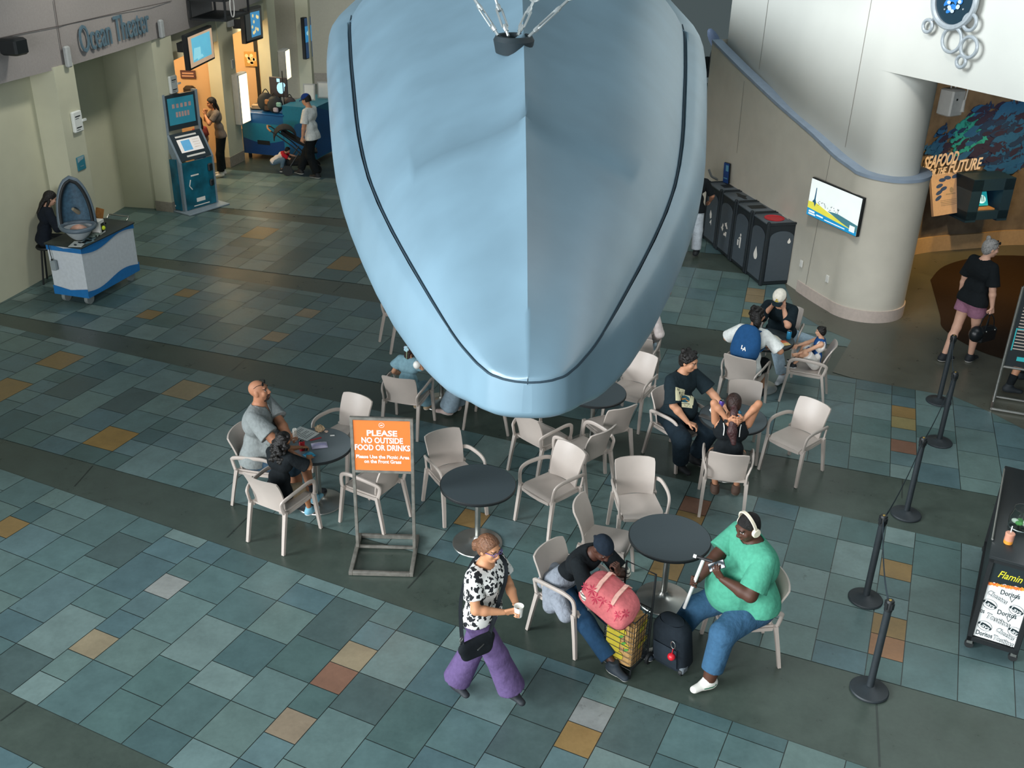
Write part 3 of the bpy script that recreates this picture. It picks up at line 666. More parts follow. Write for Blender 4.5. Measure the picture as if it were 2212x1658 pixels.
def person(label, loc, face, pose, body, outfit, hq=True):
    """pose in the figure's own frame: +y ahead, +x to its right, z up; face = heading in the plan, degrees from +x"""
    S = body.get('h', 1.70)/1.75; g = body.get('g', 1.0); ch = body.get('child', 0); lg = body.get('lg', 1+(g-1)*.6); ag = body.get('ag', 1+(g-1)*.5)
    skin = np.array(hexc(body.get('skin', '#b98465'))); sh_w = body.get('sw', .185)*S*(1+(g-1)*.35)
    Pv = V3(*pose.get('pelvis', (0, 0, .95*S)))
    tw = pose.get('twist', 0); Rl = rot('Z', tw*.0) @ rot('X', -pose.get('lean', 0)) @ rot('Y', pose.get('side', 0))
    Rt = Rl @ rot('Z', tw); up = Rl @ V3(0, 0, 1); ri = Rt @ V3(1, 0, 0); fo = Rt @ V3(0, 1, 0)
    bend = rot('X', -pose.get('hunch', 0)) if pose.get('hunch') else np.eye(3)
    up2 = Rl @ (bend @ V3(0, 0, 1)); fo2 = Rt @ (bend @ V3(0, 1, 0))
    waist = Pv+up*.17*S; chest = waist+up*.08*S+up2*.16*S; neck = chest+up2*(.14*S); headup = pose.get('headup', None)
    hp, hy, hr = pose.get('hpitch', 0), pose.get('hyaw', 0), pose.get('hroll', 0)
    RH = rot('Z', hy+tw) @ rot('X', -hp) @ rot('Y', hr); hs = body.get('hs', 1.0)*(S if not ch else 1.0)*(1.0 if not ch else .88+.12*S)
    ndir = unit(up2*.6+V3(0, 0, 1)*.5+(RH @ V3(0, 1, 0))*.25); hc = neck+ndir*.085*S+RH @ V3(0, .015, .095*hs)
    shR = neck-up2*.045*S+ri*sh_w; shL = neck-up2*.045*S-ri*sh_w
    hw = .092*S*(1+(g-1)*.3); rp = rot('Z', pose.get('ptwist', 0)); hipR = Pv+rp @ V3(hw, 0, -.03*S); hipL = Pv+rp @ V3(-hw, 0, -.03*S)
    la, lb, l1, l2 = .285*S, .255*S, .43*S, .425*S
    eR, wR = ik(shR, pose['handR'], la, lb, pose.get('elbR', (.6, -.6, -.4))); eL, wL = ik(shL, pose['handL'], la, lb, pose.get('elbL', (-.6, -.6, -.4)))
    kR, aR = ik(hipR, pose['footR'], l1, l2, pose.get('kneeR', (.1, 1, .2))); kL, aL = ik(hipL, pose['footL'], l1, l2, pose.get('kneeL', (-.1, 1, .2)))
    J = dict(pelvis=Pv, waist=waist, chest=chest, neck=neck, head=hc, shR=shR, shL=shL, eR=eR, wR=wR, eL=eL, wL=wL, hipR=hipR, hipL=hipL, kR=kR, aR=aR, kL=kL, aL=aL, RH=RH, up=up, up2=up2, ri=ri, fo=fo, fo2=fo2, S=S, hs=hs, g=g)
    # body prims
    belly = body.get('belly', 0.0); bust = body.get('bust', 0.0)
    tor = [('c', Pv-rp @ V3(.06*S*g, 0, 0)+up*.01, Pv+rp @ V3(.06*S*g, 0, 0)+up*.01, .118*S*g, .118*S*g, (fo, .82)),
           ('c', waist-ri*.045*S*g, waist+ri*.045*S*g, .108*S*g, .108*S*g, (fo, .82)),
           ('c', chest-ri*.07*S*g, chest+ri*.07*S*g, .118*S*(1+(g-1)*.8), .118*S*(1+(g-1)*.8), (fo2, .86)),
           ('c', shL+ri*.03*S, shR-ri*.03*S, .058*S*ag, .058*S*ag), ('c', chest+up2*.05*S, neck, .10*S, .060*S)]
    if belly: tor.append(('e', Pv+up*.12*S+fo*.075*S*g, (.145*S*g, (.10+.07*belly)*S*g, .15*S*g)))
    if bust: tor += [('c', chest+fo2*.085*S*g-ri*.065*S+up2*.01*S, chest+fo2*.09*S*g-ri*.068*S-up2*.02*S, .055*S*bust, .06*S*bust), ('c', chest+fo2*.085*S*g+ri*.065*S+up2*.01*S, chest+fo2*.09*S*g+ri*.068*S-up2*.02*S, .055*S*bust, .06*S*bust)]
    legs = []
    for hp_, k_, a_ in ((hipR, kR, aR), (hipL, kL, aL)): legs += [('c', hp_, k_, .088*S*lg, .058*S*lg), ('c', k_, k_+(a_-k_)*.3, .056*S*lg, .058*S*lg), ('c', k_+(a_-k_)*.3, a_, .058*S*lg, .036*S*lg)]
    arms = []
    for s_, e_, w_ in ((shR, eR, wR), (shL, eL, wL)): arms += [('c', s_, e_, .050*S*ag, .040*S*ag), ('c', e_, e_+(w_-e_)*.3, .040*S*ag, .041*S*ag), ('c', e_+(w_-e_)*.3, w_, .041*S*ag, .025*S*(1+(ag-1)*.4))]
    H = lambda x, y, z: hc+RH @ (V3(x, y, z)*hs); nk = [('c', neck-up2*.03*S, H(0, -.012, -.055), .056*S*body.get('nk', 1), .052*S*body.get('nk', 1))]
    fw = body.get('fw', 1.0)
    head = [('e', H(0, -.012, .028), (.076*hs, .096*hs, .090*hs), RH), ('e', H(0, .022, -.035), (.062*hs*fw, .070*hs, .082*hs), RH), ('e', H(0, .050, -.088), (.034*hs*fw, .034*hs, .026*hs), RH),
            ('c', H(0, .088, .012), H(0, .107, -.030), .009*hs, .0115*hs), ('c', H(-.014, .098, -.034), H(.014, .098, -.034), .009*hs, .009*hs),
            ('c', H(-.035, .076, .030), H(.035, .076, .030), .014*hs, .014*hs), ('c', H(-.020, .086, -.064), H(.020, .086, -.064), .010*hs, .010*hs),
            ('e', H(-.040, .060, -.020), (.026*hs*fw, .022*hs, .026*hs), RH), ('e', H(.040, .060, -.020), (.026*hs*fw, .022*hs, .026*hs), RH)]
    ears = [('e', H(sg*.078, -.012, -.004), (.012*hs, .022*hs, .034*hs), RH) for sg in (-1, 1)]
    sock = [('e', H(sg*.031, .096, .010), (.014*hs, .012*hs, .008*hs), RH) for sg in (-1, 1)]
    hb = .012 if hq else .018; hh = .0055 if hq else .010; hf = .0045 if hq else .008
    hands = []
    for sd, w_, e_ in ((1, wR, eR), (-1, wL, eL)):
        k = 'R' if sd > 0 else 'L'; dd = pose.get('hd'+k, None); dd = unit(w_-e_) if dd is None else unit(dd); pn = pose.get('pn'+k, None)
        if pn is None: pn = -ri*sd if abs(dd @ ri) < .8 else V3(0, 0, -1)
        hands.append((hand_prims(w_, dd, pn, pose.get('curl'+k, .5), sd*body.get('flip', -1), S*body.get('hsz', 1.0)), .006, hf, (), (), 0))
        J['hd'+k] = dd; J['pn'+k] = unit(pn)
    feet = []; fdir = {}
    for sd, a_, k_ in ((1, aR, kR), (-1, aL, kL)):
        kk = 'R' if sd > 0 else 'L'; t = pose.get('toe'+kk, (.12*sd, 1, 0)); t = unit(t); fdir[kk] = t
        feet += [('c', a_+V3(0, 0, -.045*S)-t*.015*S, a_+V3(0, 0, -.045*S)+t*.11*S, .022*S, .014*S)]
    J['fdir'] = fdir
    lips = np.array(hexc(body.get('lips', '#8f5648'))); brow = np.array(hexc(body.get('brow', '#2a1f1a'))); beard = body.get('beard'); stub = body.get('stub')
    def colfn(P):
        c = np.tile(skin, (len(P), 1)); q = ((P-hc) @ RH)/hs; x, y, z = q[:, 0], q[:, 1], q[:, 2]; inh = (np.abs(x) < .09) & (np.abs(z) < .14) & (y > .03) & (y < .14)
        if stub: m = inh & (z < -.045) & (z > -.13) & (y > .02); c[m] = c[m]*.72
        if beard: m = inh & (((z < -.078) & (np.abs(x) < .045)) | ((np.abs(z+.050) < .008) & (np.abs(x) < .034) & (y > .08)) | ((np.abs(np.abs(x)-.036) < .008) & (z < -.05))); c[m] = np.array(hexc(beard))
        m = inh & (np.abs(z+.064) < .0085) & (np.abs(x) < .024) & (y > .075); c[m] = lips
        m = inh & (np.abs(z-.031-.004*np.cos(x*40)) < .0055) & (np.abs(x) > .014) & (np.abs(x) < .052) & (y > .05); c[m] = brow
        ex = np.abs(np.abs(x)-.031); ez = np.abs(z-.008); m = inh & ((ex/.0155)**2+(ez/.0065)**2 < 1) & (y > .05); c[m] = np.array([.62, .60, .58]); m = inh & ((ex/.008)**2+(ez/.007)**2 < 1) & (y > .05); c[m] = np.array([.02, .015, .012])
        m = inh & (ex < .016) & (np.abs(z-.0165) < .003) & (y > .05); c[m] = brow
        return c
    root = skinmesh('person', [(tor+nk, .05*S, hb, (), (), -.004), (arms, .02*S, hb*.8, (), (), 0), (legs, .03*S, hb, (), (), -.004)] + ([(feet, .02, hb, (), (), 0)]) +
                    [(head+ears+nk, .016*hs, hh, [(neck, -ndir)], sock, 0)]+hands, M_SKIN, None, colfn)
    root.location = loc; root.rotation_euler = (0, 0, math.radians(face-90)); setp(root, label, 'person'); J['obj'] = root
    J.update(tor=tor, legs=legs, arms=arms, headp=head, nk=nk, H=H, feet=feet, hc=hc, hb=hb, hh=hh, sh_w=sh_w, lg=lg, ag=ag)
    for o in outfit: o(J)
    return root, J
def o_shirt(m, sleeve=.75, grow=.014, hem=-.06, flare=.0, colfn=None, name='shirt', neckr=.062, high=False, loose=0.0, long=0.0, vneck=False, tank=False):
    def f(J):
        S, g = J['S'], J['g']; pr = list(J['tor'])
        Pv, up, ri, fo = J['pelvis'], J['up'], J['ri'], J['fo']
        b = Pv+up*(hem*S); pr.append(('c', b-ri*.07*S*g, b+ri*.07*S*g, (.118+flare)*S*g, (.118+flare)*S*g, (fo, .84)))
        if loose: pr.append(('c', J['waist']-ri*.05*S*g, J['waist']+ri*.05*S*g, (.118+loose)*S*g, (.118+loose)*S*g, (fo, .84)))
        cuts = [(b-up*.02*S, -up)]
        sub = [('c', J['neck']-J['up2']*.02*S, J['neck']+J['up2']*.12*S, neckr*S, (neckr+.05)*S)]
        if vneck: sub.append(('c', J['neck']+J['fo2']*.05*S, J['neck']+J['fo2']*.13*S-J['up2']*.10*S, .045*S, .012*S))
        parts = []
        if tank: sub += [('e', J['sh'+k]+J['up2']*.02*S+J['ri']*(.02 if k == 'R' else -.02)*S, (.075*S, .09*S, .12*S)) for k in 'RL']
        parts.append((pr, .05*S, J['hb']*.9, cuts, sub, grow))
        if not tank and sleeve > 0:
            sp = []
            for k in 'RL':
                s_, e_, w_ = J['sh'+k], J['e'+k], J['w'+k]; ra = .056*S*J['ag']
                if sleeve <= 1: end = s_+(e_-s_)*sleeve; sp.append([('c', s_+J['ri']*(-.02 if k == 'R' else .02)*S, end, ra+.004*S, (ra+.006*S)*(1+long))]); cu = [(end, unit(e_-s_))]
                else: end = e_+(w_-e_)*(sleeve-1); sp.append([('c', s_, e_, ra+.002*S, ra*.88), ('c', e_, end, ra*.88, ra*.78)]); cu = [(end, unit(w_-e_))] if sleeve < 1.97 else []
                parts.append((sp[-1], .02*S, J['hb']*.8, cu, [], grow*.8))
        skinmesh(name, parts, m, J['obj'], colfn(J) if colfn else None)
    return f
def o_legs(m, frac=1.9, grow=.016, name='trousers', flare=0.0, colfn=None, top=.05, wide=0.0, skirt=False):
    """frac: 0..1 to the knee, 1..2 to the ankle"""
    def f(J):
        S, g, lg = J['S'], J['g'], J['lg']; Pv, up = J['pelvis'], J['up']; pr0 = [J['tor'][0]]
        if len(J['tor']) > 5 and J['tor'][5][0] == 'e': pass
        parts = [(pr0+[('c', J['hipR'], J['hipR']+(J['kR']-J['hipR'])*.25, .09*S*lg, .085*S*lg), ('c', J['hipL'], J['hipL']+(J['kL']-J['hipL'])*.25, .09*S*lg, .085*S*lg)], .04*S, J['hb'], [(Pv+up*top*S, up)], [], grow*.9)]
        for k in 'RL':
            h_, n_, a_ = J['hip'+k], J['k'+k], J['a'+k]
            if frac <= 1: e = h_+(n_-h_)*frac; pr = [('c', h_, e, .090*S*lg, (.066+flare)*S*lg)]; cu = [(e, unit(n_-h_))]
            else: e = n_+(a_-n_)*(frac-1); pr = [('c', h_, n_, .090*S*lg, (.062+wide)*S*lg), ('c', n_, e, (.062+wide)*S*lg, (.047+flare)*S*lg)]; cu = [(e, unit(a_-n_))]
            parts.append((pr, .03*S, J['hb'], cu, [], grow))
        skinmesh(name, parts, m, J['obj'], colfn(J) if colfn else None)
    return f
def o_shoes(color='#1c1f22', sole='#d8d8d4', accent=None, high=0.0):
    def f(J):
        S = J['S']
        for k in 'RL':
            a_, t = J['a'+k], J['fdir'][k]; z = a_[2]; n = unit(np.cross(t, V3(0, 0, 1))); bot = z-.085*S; dn = V3(0, 0, -1)
            tt = t; base = a_+V3(0, 0, -.048*S)
            pr = [('c', base-tt*.035*S, base+tt*.04*S, .043*S, .042*S), ('c', base+tt*.03*S, base+tt*.15*S-V3(0, 0, .008*S), .042*S, .034*S, (V3(0, 0, 1), .8)), ('c', base-tt*.01*S, a_+V3(0, 0, .01+high), .050*S, .050*S)]
            cu = [(base-V3(0, 0, .036*S), unit(V3(0, 0, -1)+.0*tt))] if abs(t[2]) < .15 else [(base-unit(np.cross(n, t))*.036*S*(1 if np.cross(n, t)[2] > 0 else -1), -unit(np.cross(n, t))*(1 if np.cross(n, t)[2] > 0 else -1))]
            cu.append((a_+V3(0, 0, .034*S+high), V3(0, 0, 1)))
            c0, c1 = np.array(hexc(color)), np.array(hexc(sole)); upv = -np.array(cu[0][1])
            def cf(P, c0=c0, c1=c1, o=np.array(cu[0][0]), u=upv, base=base, tt=tt, n=n, k=k):
                d = (P-o) @ u; c = np.where((d < .020)[:, None], c1, c0)
                if accent is not None:
                    a = (P-base) @ tt; m = (np.abs(d-.038-.12*np.clip(a+.02, 0, .2)**1.2*0-(.10*np.maximum(.03-a, 0))) < .007) & (a > -.04) & (a < .085) & (np.abs((P-base) @ n) > .022); c[m] = np.array(hexc(accent))
                return c
            skinmesh('shoe', [(pr, .03*S, J['hb']*.6, cu, [], .002)], M_SHOE, J['obj'], cf)
    return f
def o_hair(m, style='short', color=None, extra=None, grow=.012, front=.045, low=-.03):
    def f(J):
        H, hs, RH = J['H'], J['hs'], J['RH']; parts = []; rng = random.Random(len(style)+int(1000*hs))
        cap = [('e', H(0, -.016, .030), (.078*hs, .099*hs, .093*hs), RH), ('e', H(0, -.040, -.015), (.070*hs, .066*hs, .075*hs), RH)]
        fn = RH @ unit(V3(0, .85, -.52)); face = (H(0, front, .03), fn)
        cuts = [(H(0, front+.012, .055), RH @ unit(V3(0, .8, -.6)))] if style not in ('buzz',) else [(H(0, front+.01, .05), RH @ unit(V3(0, .7, -.7)))]
        cuts2 = cuts+[(H(0, 0, low-.02), RH @ V3(0, 0, -1))] if style in ('short', 'buzz') else cuts
        parts.append((cap, .02, J['hh'], cuts2, [], grow))
        if style == 'long': parts.append(([('c', H(0, -.075, .0), H(0, -.10, -.14), .075*hs, .062*hs, (RH @ V3(0, 1, 0), .55)), ('c', H(0, -.10, -.14), H(0, -.11, -.30), .06*hs, .040*hs, (RH @ V3(0, 1, 0), .5))]+[('c', H(sg*.065, -.02, .0), H(sg*.075, -.03, -.13), .026*hs, .02*hs) for sg in (-1, 1)], .03, J['hh']*1.2, [], [], 0))
        if style == 'curly':
            pr = []
            for i in range(130):
                a, z = rng.uniform(0, 2*math.pi), rng.uniform(-.36, .10); x, y = math.sin(a), math.cos(a)
                if y > .45 and z < .07: continue
                r = .092 if z > -.02 else .100+.045*min(1, (-z)/.1); yy = -.02 if z > -.05 else -.035
                pr.append(('e', H(x*r, yy+y*r*.9, z), (rng.uniform(.022, .036)*hs,)*3))
            pr += [('c', H(0, -.06, .02), H(0, -.085, -.30), .085*hs, .085*hs)]
            parts.append((pr, .012, J['hh'], [(H(0, .05, 0), RH @ unit(V3(0, 1, -.25)))], [], 0))
        if style == 'messy':
            pr = [('e', H(math.sin(a)*.065, -.03+math.cos(a)*.07, .075+.03*math.sin(5*a)), (.033*hs,)*3) for a in np.linspace(0, 6.0, 11)]+[('e', H(math.sin(a)*.082, -.03+math.cos(a)*.075, .02), (.026*hs,)*3) for a in np.linspace(1.2, 5.1, 9)]
            parts.append((pr, .012, J['hh'], cuts, [], 0))
        if extra: parts += extra(J)
        skinmesh('hair', parts, m, J['obj'])
    return f
def seat_pose(z=.47, lean=0, knee=.44, spread=.12, fwd=.0, **k):
    S = k.pop('S', 1.0)
    d = dict(pelvis=(0, -.06+fwd, z+.09), lean=lean, footR=(spread, knee+fwd, .09*S), footL=(-spread, knee+fwd, .09*S), kneeR=(.15, .6, 1), kneeL=(-.15, .6, 1), handR=(.2, .25, .62), handL=(-.2, .25, .62))
    d.update(k); return d
# ---------------------------------------------------------------- chairs and tables
M_CHAIR = mat('taupe_plastic', '#b5aaa1', rough=.42, var=.03, scale=8, spec=.45)
def chair_proto(arms):
    r = emp('armchair' if arms else 'side_chair', (0, 0, 0), 0, 'taupe moulded plastic chair', 'chair', 'taupe plastic chairs of the cafe area')
    wS = .225 if arms else .205
    def seat(u, v):
        y = .255-.45*v; s = (u-.5)*2; w = wS*(1-.10*max(0, .16-v)/.16-.06*v)
        z = .455-.014*(1-s*s)*math.sin(math.pi*min(1, v*1.1))-.035*max(0, (.12-v)/.12)**2-.006*v+.010*abs(s)**4
        return Vector((s*w, y, z)), Vector((0, 0, 1))
    m = MB(); m.slab(seat, 15, 15, .022)
    m.sweep([(-wS*.9, .245, .425), (-wS*.3, .258, .424), (wS*.3, .258, .424), (wS*.9, .245, .425)], [(-.008, -.018), (.008, -.018), (.008, .018), (-.008, .018)], up=(0, 0, 1))
    for s in (-1, 1): m.sweep([(s*wS*.95, .24, .430), (s*wS*.97, 0, .428), (s*wS*.92, -.19, .424)], [(-.008, -.018), (.008, -.018), (.008, .018), (-.008, .018)], up=(0, 0, 1))
    m.build('seat', M_CHAIR, r)
    def back(u, v):
        s = (u-.5)*2; z = .462+.385*v; w = (.195+.025*v**.7 if arms else .185+.022*v) * (1-.035*max(0, (v-.93)/.07)**2)
        y = -.205-.035*v-.085*v*v+.045*s*s
        return Vector((s*w, y, z-.012*max(0, abs(s)-.75)/.25*v)), Vector((-.2*s, .97, .25)).normalized()
    m = MB(); m.slab(back, 15, 12, .018); m.build('backrest', M_CHAIR, r)
    fx, rx = (.262, .238) if arms else (.20, .195)
    pr = lambda a, b: (lambda t: [(-a*(1-.28*t), -b*(1-.25*t)), (a*(1-.28*t), -b*(1-.25*t)), (a*(1-.28*t), b*(1-.25*t)), (-a*(1-.28*t), b*(1-.25*t))])
    for s in (-1, 1):
        m = MB(); m.sweep([(s*fx*.94, .225, .47), (s*fx*.95, .235, .40), (s*fx*.97, .262, .2), (s*fx, .285, 0)], pr(.022, .019), up=(0, 1, 0)); m.build('leg', M_CHAIR, r)
        m = MB(); m.sweep([(s*rx*.95, -.205, .47), (s*rx*.96, -.22, .40), (s*rx*.98, -.262, .2), (s*rx, -.30, 0)], pr(.022, .019), up=(0, 1, 0)); m.build('leg', M_CHAIR, r)
        if arms:
            p = smooth_path([(s*.246, .232, .44), (s*.256, .238, .54), (s*.266, .215, .63), (s*.272, .13, .662), (s*.272, 0, .660), (s*.262, -.14, .645), (s*.236, -.235, .61), (s*.222, -.245, .56), (s*.225, -.22, .46)], 5)
            m = MB(); m.sweep(p, lambda t: [(x*(.021 if .2 < t < .75 else .019), y*.012) for x, y in ((-1, -.6), (-.6, -1), (.6, -1), (1, -.6), (1, .6), (.6, 1), (-.6, 1), (-1, .6))]); m.build('armrest', M_CHAIR, r)
    return r
CH = [  # x, y, heading, arms, label
 (-2.73, 9.68, -11, 1, 'armchair holding the bald man in grey at the left table'),
 (-2.38, 8.98, 62, 1, 'armchair under the girl with curly black hair, back towards the camera'),
 (-1.94, 10.34, 239, 1, 'empty armchair beyond the left table with crumpled napkin'),
 (-1.45, 9.32, 150, 1, 'armchair standing half hidden behind the orange sign'),
 (-0.61, 9.56, -59, 1, 'empty armchair turned to the dark table right of the orange sign'),
 (-1.63, 13.89, 27, 1, 'farthest armchair, cut off by the left edge of the whale jaw'),
 (-1.31, 11.37, 75, 1, 'armchair under the girl in the pale blue dress'),
 (-0.26, 11.53, 165, 1, 'chair under the whale snout, only two legs showing beside pale jeans'),
 (0.36, 10.44, 44, 1, 'armchair right below the tip of the whale snout'),
 (0.46, 9.36, 223, 1, 'empty armchair facing the camera beside the dark table right of the sign'),
 (0.84, 10.14, 135, 1, 'armchair seen from behind, pressed against the empty one facing the camera'),
 (1.16, 10.74, 119, 0, 'armless chair seen from behind beside the table under the whale'),
 (1.54, 11.74, 240, 1, 'empty armchair behind the table under the whale, facing the camera'),
 (1.72, 12.75, 75, 1, 'chair with a pale hooded sitter, half hidden by the whale jaw'),
 (1.80, 13.73, 197, 1, 'chair seen edge on beside the sitter in blue and teal'),
 (2.01, 10.81, -52, 1, 'armchair under the man in the printed black t-shirt'),
 (2.41, 9.77, 79, 1, 'armchair under the woman with the long ponytail'),
 (2.83, 10.98, 261, 0, 'armless chair tucked behind the table with the blue sports bottle'),
 (3.39, 10.57, 222, 1, 'empty armchair on the far right, nearest the belt posts'),
 (3.07, 12.21, 60, 1, 'armchair under the sitter with the blue backpack'),
 (3.86, 13.50, 246, 1, 'armchair under the man in the white cap'),
 (4.00, 12.53, 160, 1, 'armchair under the small boy in the sports kit'),
 (1.36, 9.06, 277, 1, 'empty armchair facing the camera behind the front right table'),
 (0.96, 8.40, -18, 0, 'armless chair beside the front right table, behind the man in the black headscarf'),
 (0.59, 7.55, -40, 1, 'armchair under the man in the black headscarf'),
 (2.16, 7.34, 186, 1, 'armchair under the man in the mint polo shirt')]
_pa, _pb = chair_proto(True), chair_proto(False); used = {1: False, 0: False}; CHAIRS = []
for x, y, a, ar, lab in CH:
    src = _pa if ar else _pb
    if used[ar]: o = copy_thing(src, (x, y, 0), math.radians(a-90), lab)
    else: o = src; o.location = (x, y, 0); o.rotation_euler = (0, 0, math.radians(a-90)); o['label'] = lab; used[ar] = True
    CHAIRS.append(o)
M_LAM = mat('dark_laminate', '#3d474b', rough=.55, var=.10, scale=220); M_LAM_SHEEN = mat('sheen_laminate', '#6a7376', rough=.5, var=.12, scale=220); M_EDGE = mat('black_edge', '#14191b', rough=.5)  # second laminate is the dark one lightened, with reflected light put into its colour
M_STEEL = mat('brushed_steel', '#a9a9a4', rough=.30, metal=.9, var=.12, scale=5)
def table_proto(m2):
    r = emp('cafe_table', (0, 0, 0), 0, 'round cafe table', 'table', 'round cafe tables')
    m = MB(); m.lathe((0, 0, 0), [(.30, .705), (.384, .712), (.3855, .7415)], 56, 0, capt=True); m.build('tabletop', [m2], r)
    m = MB(); m.lathe((0, 0, 0), [(.3855, .708), (.393, .713), (.394, .735), (.3858, .7425)], 56, capb=False, capt=False); m.build('edge_band', M_EDGE, r)
    m = MB(); m.lathe((0, 0, 0), [(.030, .05), (.030, .705)], 20); m.lathe((0, 0, 0), [(.13, .690), (.13, .704)], 20); m.build('pole', M_STEEL, r)
    m = MB(); m.lathe((0, 0, 0), [(.262, 0), (.266, .006), (.262, .014), (.20, .022), (.11, .036), (.06, .055), (.038, .085), (.034, .10)], 48); m.build('base', M_STEEL, r)
    return r
TB = [(-2.116, 9.605, M_LAM_SHEEN, 'round table on the left with a red can and snack bags'), (-.32, 8.91, M_LAM, 'bare dark round table just right of the orange sign'), (1.545, 8.066, M_LAM, 'bare dark round table at the front right before the man in mint'),
      (2.588, 10.50, M_LAM, 'dark round table with a blue sports bottle and purple can'), (1.0, 11.06, M_LAM, 'bare round table half hidden by the whale snout'), (3.44, 12.80, M_LAM, 'farthest round table, crowded with chip bags and drinks'), (-.93, 12.08, M_LAM, 'round table hidden behind the whale beside the girl in blue')]
tp = None; TABLES = []
for x, y, m, lab in TB:
    if m is M_LAM_SHEEN: o = table_proto(m); o.location = (x, y, 0); o['label'] = lab
    elif tp is None: tp = o = table_proto(m); o.location = (x, y, 0); o['label'] = lab
    else: o = copy_thing(tp, (x, y, 0), 0, lab)
    TABLES.append(o)
# ---------------------------------------------------------------- orange notice on its stand
M_RAW = mat('raw_steel', '#8d8a82', rough=.45, metal=.6, var=.25, scale=14); M_SIGN = mat('orange_board', '#f0823a', rough=.5, var=.02); M_INK = mat('white_ink', '#f4efe6', rough=.6, var=0)
M_BLACK = mat('black_plastic', '#15191b', rough=.5); M_WHITE = mat('white_plastic', '#e9e8e2', rough=.5, var=.02)
def make_sign():
    r = emp('sign_stand', (-1.265, 8.64, 0), 0, 'orange no outside food notice on a bare steel floor stand', 'sign')
    m = MB(); 
    for s in (-1, 1): m.box((s*.305, 0, .022), (.04, .68, .044), bev=.004)
    for y in (-.32, .32): m.box((0, y, .022), (.57, .04, .044), bev=.004)
    m.box((0, .12, .03), (.57, .03, .03), bev=.004); m.build('base', M_RAW, r)
    m = MB()
    for s in (-1, 1): m.box((s*.295, .10, .80), (.032, .032, 1.55), bev=.003)
    m.box((0, .10, 1.565), (.622, .034, .03), bev=.003); m.box((0, .10, .965), (.56, .032, .03), bev=.003); f = m.build('frame', M_RAW, r)
    m = MB(); m.box((0, .10, 1.266), (.556, .016, .572)); b = m.build('board', M_SIGN, r)
    fr = frame((0, .0915, 1.266), (1, 0, 0), (0, 0, 1)); m = MB()
    for t, y, s, w in (('PLEASE', .138, .088, .30), ('NO OUTSIDE', .056, .088, .41), ('FOOD OR DRINKS', -.026, .088, .548), ('Please Use the Picnic Area', -.130, .055, .53), ('on the Front Grass', -.184, .055, .37)):
        addtext(m, t, fr, (0, y), s, .035, width=w, sy=1.0)
    ringf(m, fr, (0, .232), .024, .028); poly(m, fr, [(-.018, .226), (-.004, .238), (.016, .236), (.010, .228), (-.006, .224)]); m.build('lettering', M_INK, b)
make_sign()
# ---------------------------------------------------------------- belt posts
M_POST = mat('post_black', '#22292d', rough=.55, var=.12, scale=25)
SP = [(3.22, 6.874), (3.565, 8.148), (4.477, 9.684), (5.45, 11.36), (5.86, 12.50)]
def stanchion():
    r = emp('belt_post', (0, 0, 0), 0, 'black belt post', 'post', 'black belt posts')
    m = MB(); m.lathe((0, 0, 0), [(.166, 0), (.168, .012), (.160, .022), (.09, .036), (.05, .050), (.036, .060)], 36); m.build('base', M_POST, r)
    m = MB(); m.lathe((0, 0, 0), [(.032, .04), (.032, .90)], 20); m.build('pole', M_POST, r)
    m = MB(); m.lathe((0, 0, 0), [(.036, .89), (.036, .985), (.030, .995)], 20)
    for a in range(4): m.box((.036*math.cos(a*math.pi/2+.5), .036*math.sin(a*math.pi/2+.5), .945), (.012, .03, .06), rz=a*math.pi/2+.5)
    m.build('belt_head', M_BLACK, r)
    m = MB(); m.lathe((0, 0, 0), [(.013, .994), (.012, .999)], 12); m.build('cap_badge', mat('brass_dot', '#a58a4a', rough=.4, metal=.6), r)
    return r
s0 = stanchion(); PL = ['nearest belt post, in front of the mint shirt man, at the bottom right', 'second belt post from the front', 'middle belt post of the five, on a plain concrete strip', 'fourth belt post from the front, on the tiles', 'farthest belt post, below the black handbag']
POSTS = []
for i, (x, y) in enumerate(SP):
    o = s0 if i == 0 else copy_thing(s0, (x, y, 0), 0, PL[i]); o.location = (x, y, 0); o['label'] = PL[i]; POSTS.append(o)
for i in range(4):
    x, y = SP[i]; a, b = Vector((x, y, .945)), Vector((*SP[i+1], .945)); d = (b-a).to_2d().normalized(); m = MB()
    pts = [a.lerp(b, t)+Vector((0, 0, -.10*4*t*(1-t)))-Vector((x, y, 0)) for t in [k/14 for k in range(15)]]
    pts[0] += Vector((*d, 0))*.04; pts[-1] -= Vector((*d, 0))*.04
    m.sweep(pts, [(-.001, -.022), (.001, -.022), (.001, .022), (-.001, .022)], up=(0, 0, 1)); m.build('belt', mat('belt_webbing', '#26333a', rough=.8), POSTS[i])
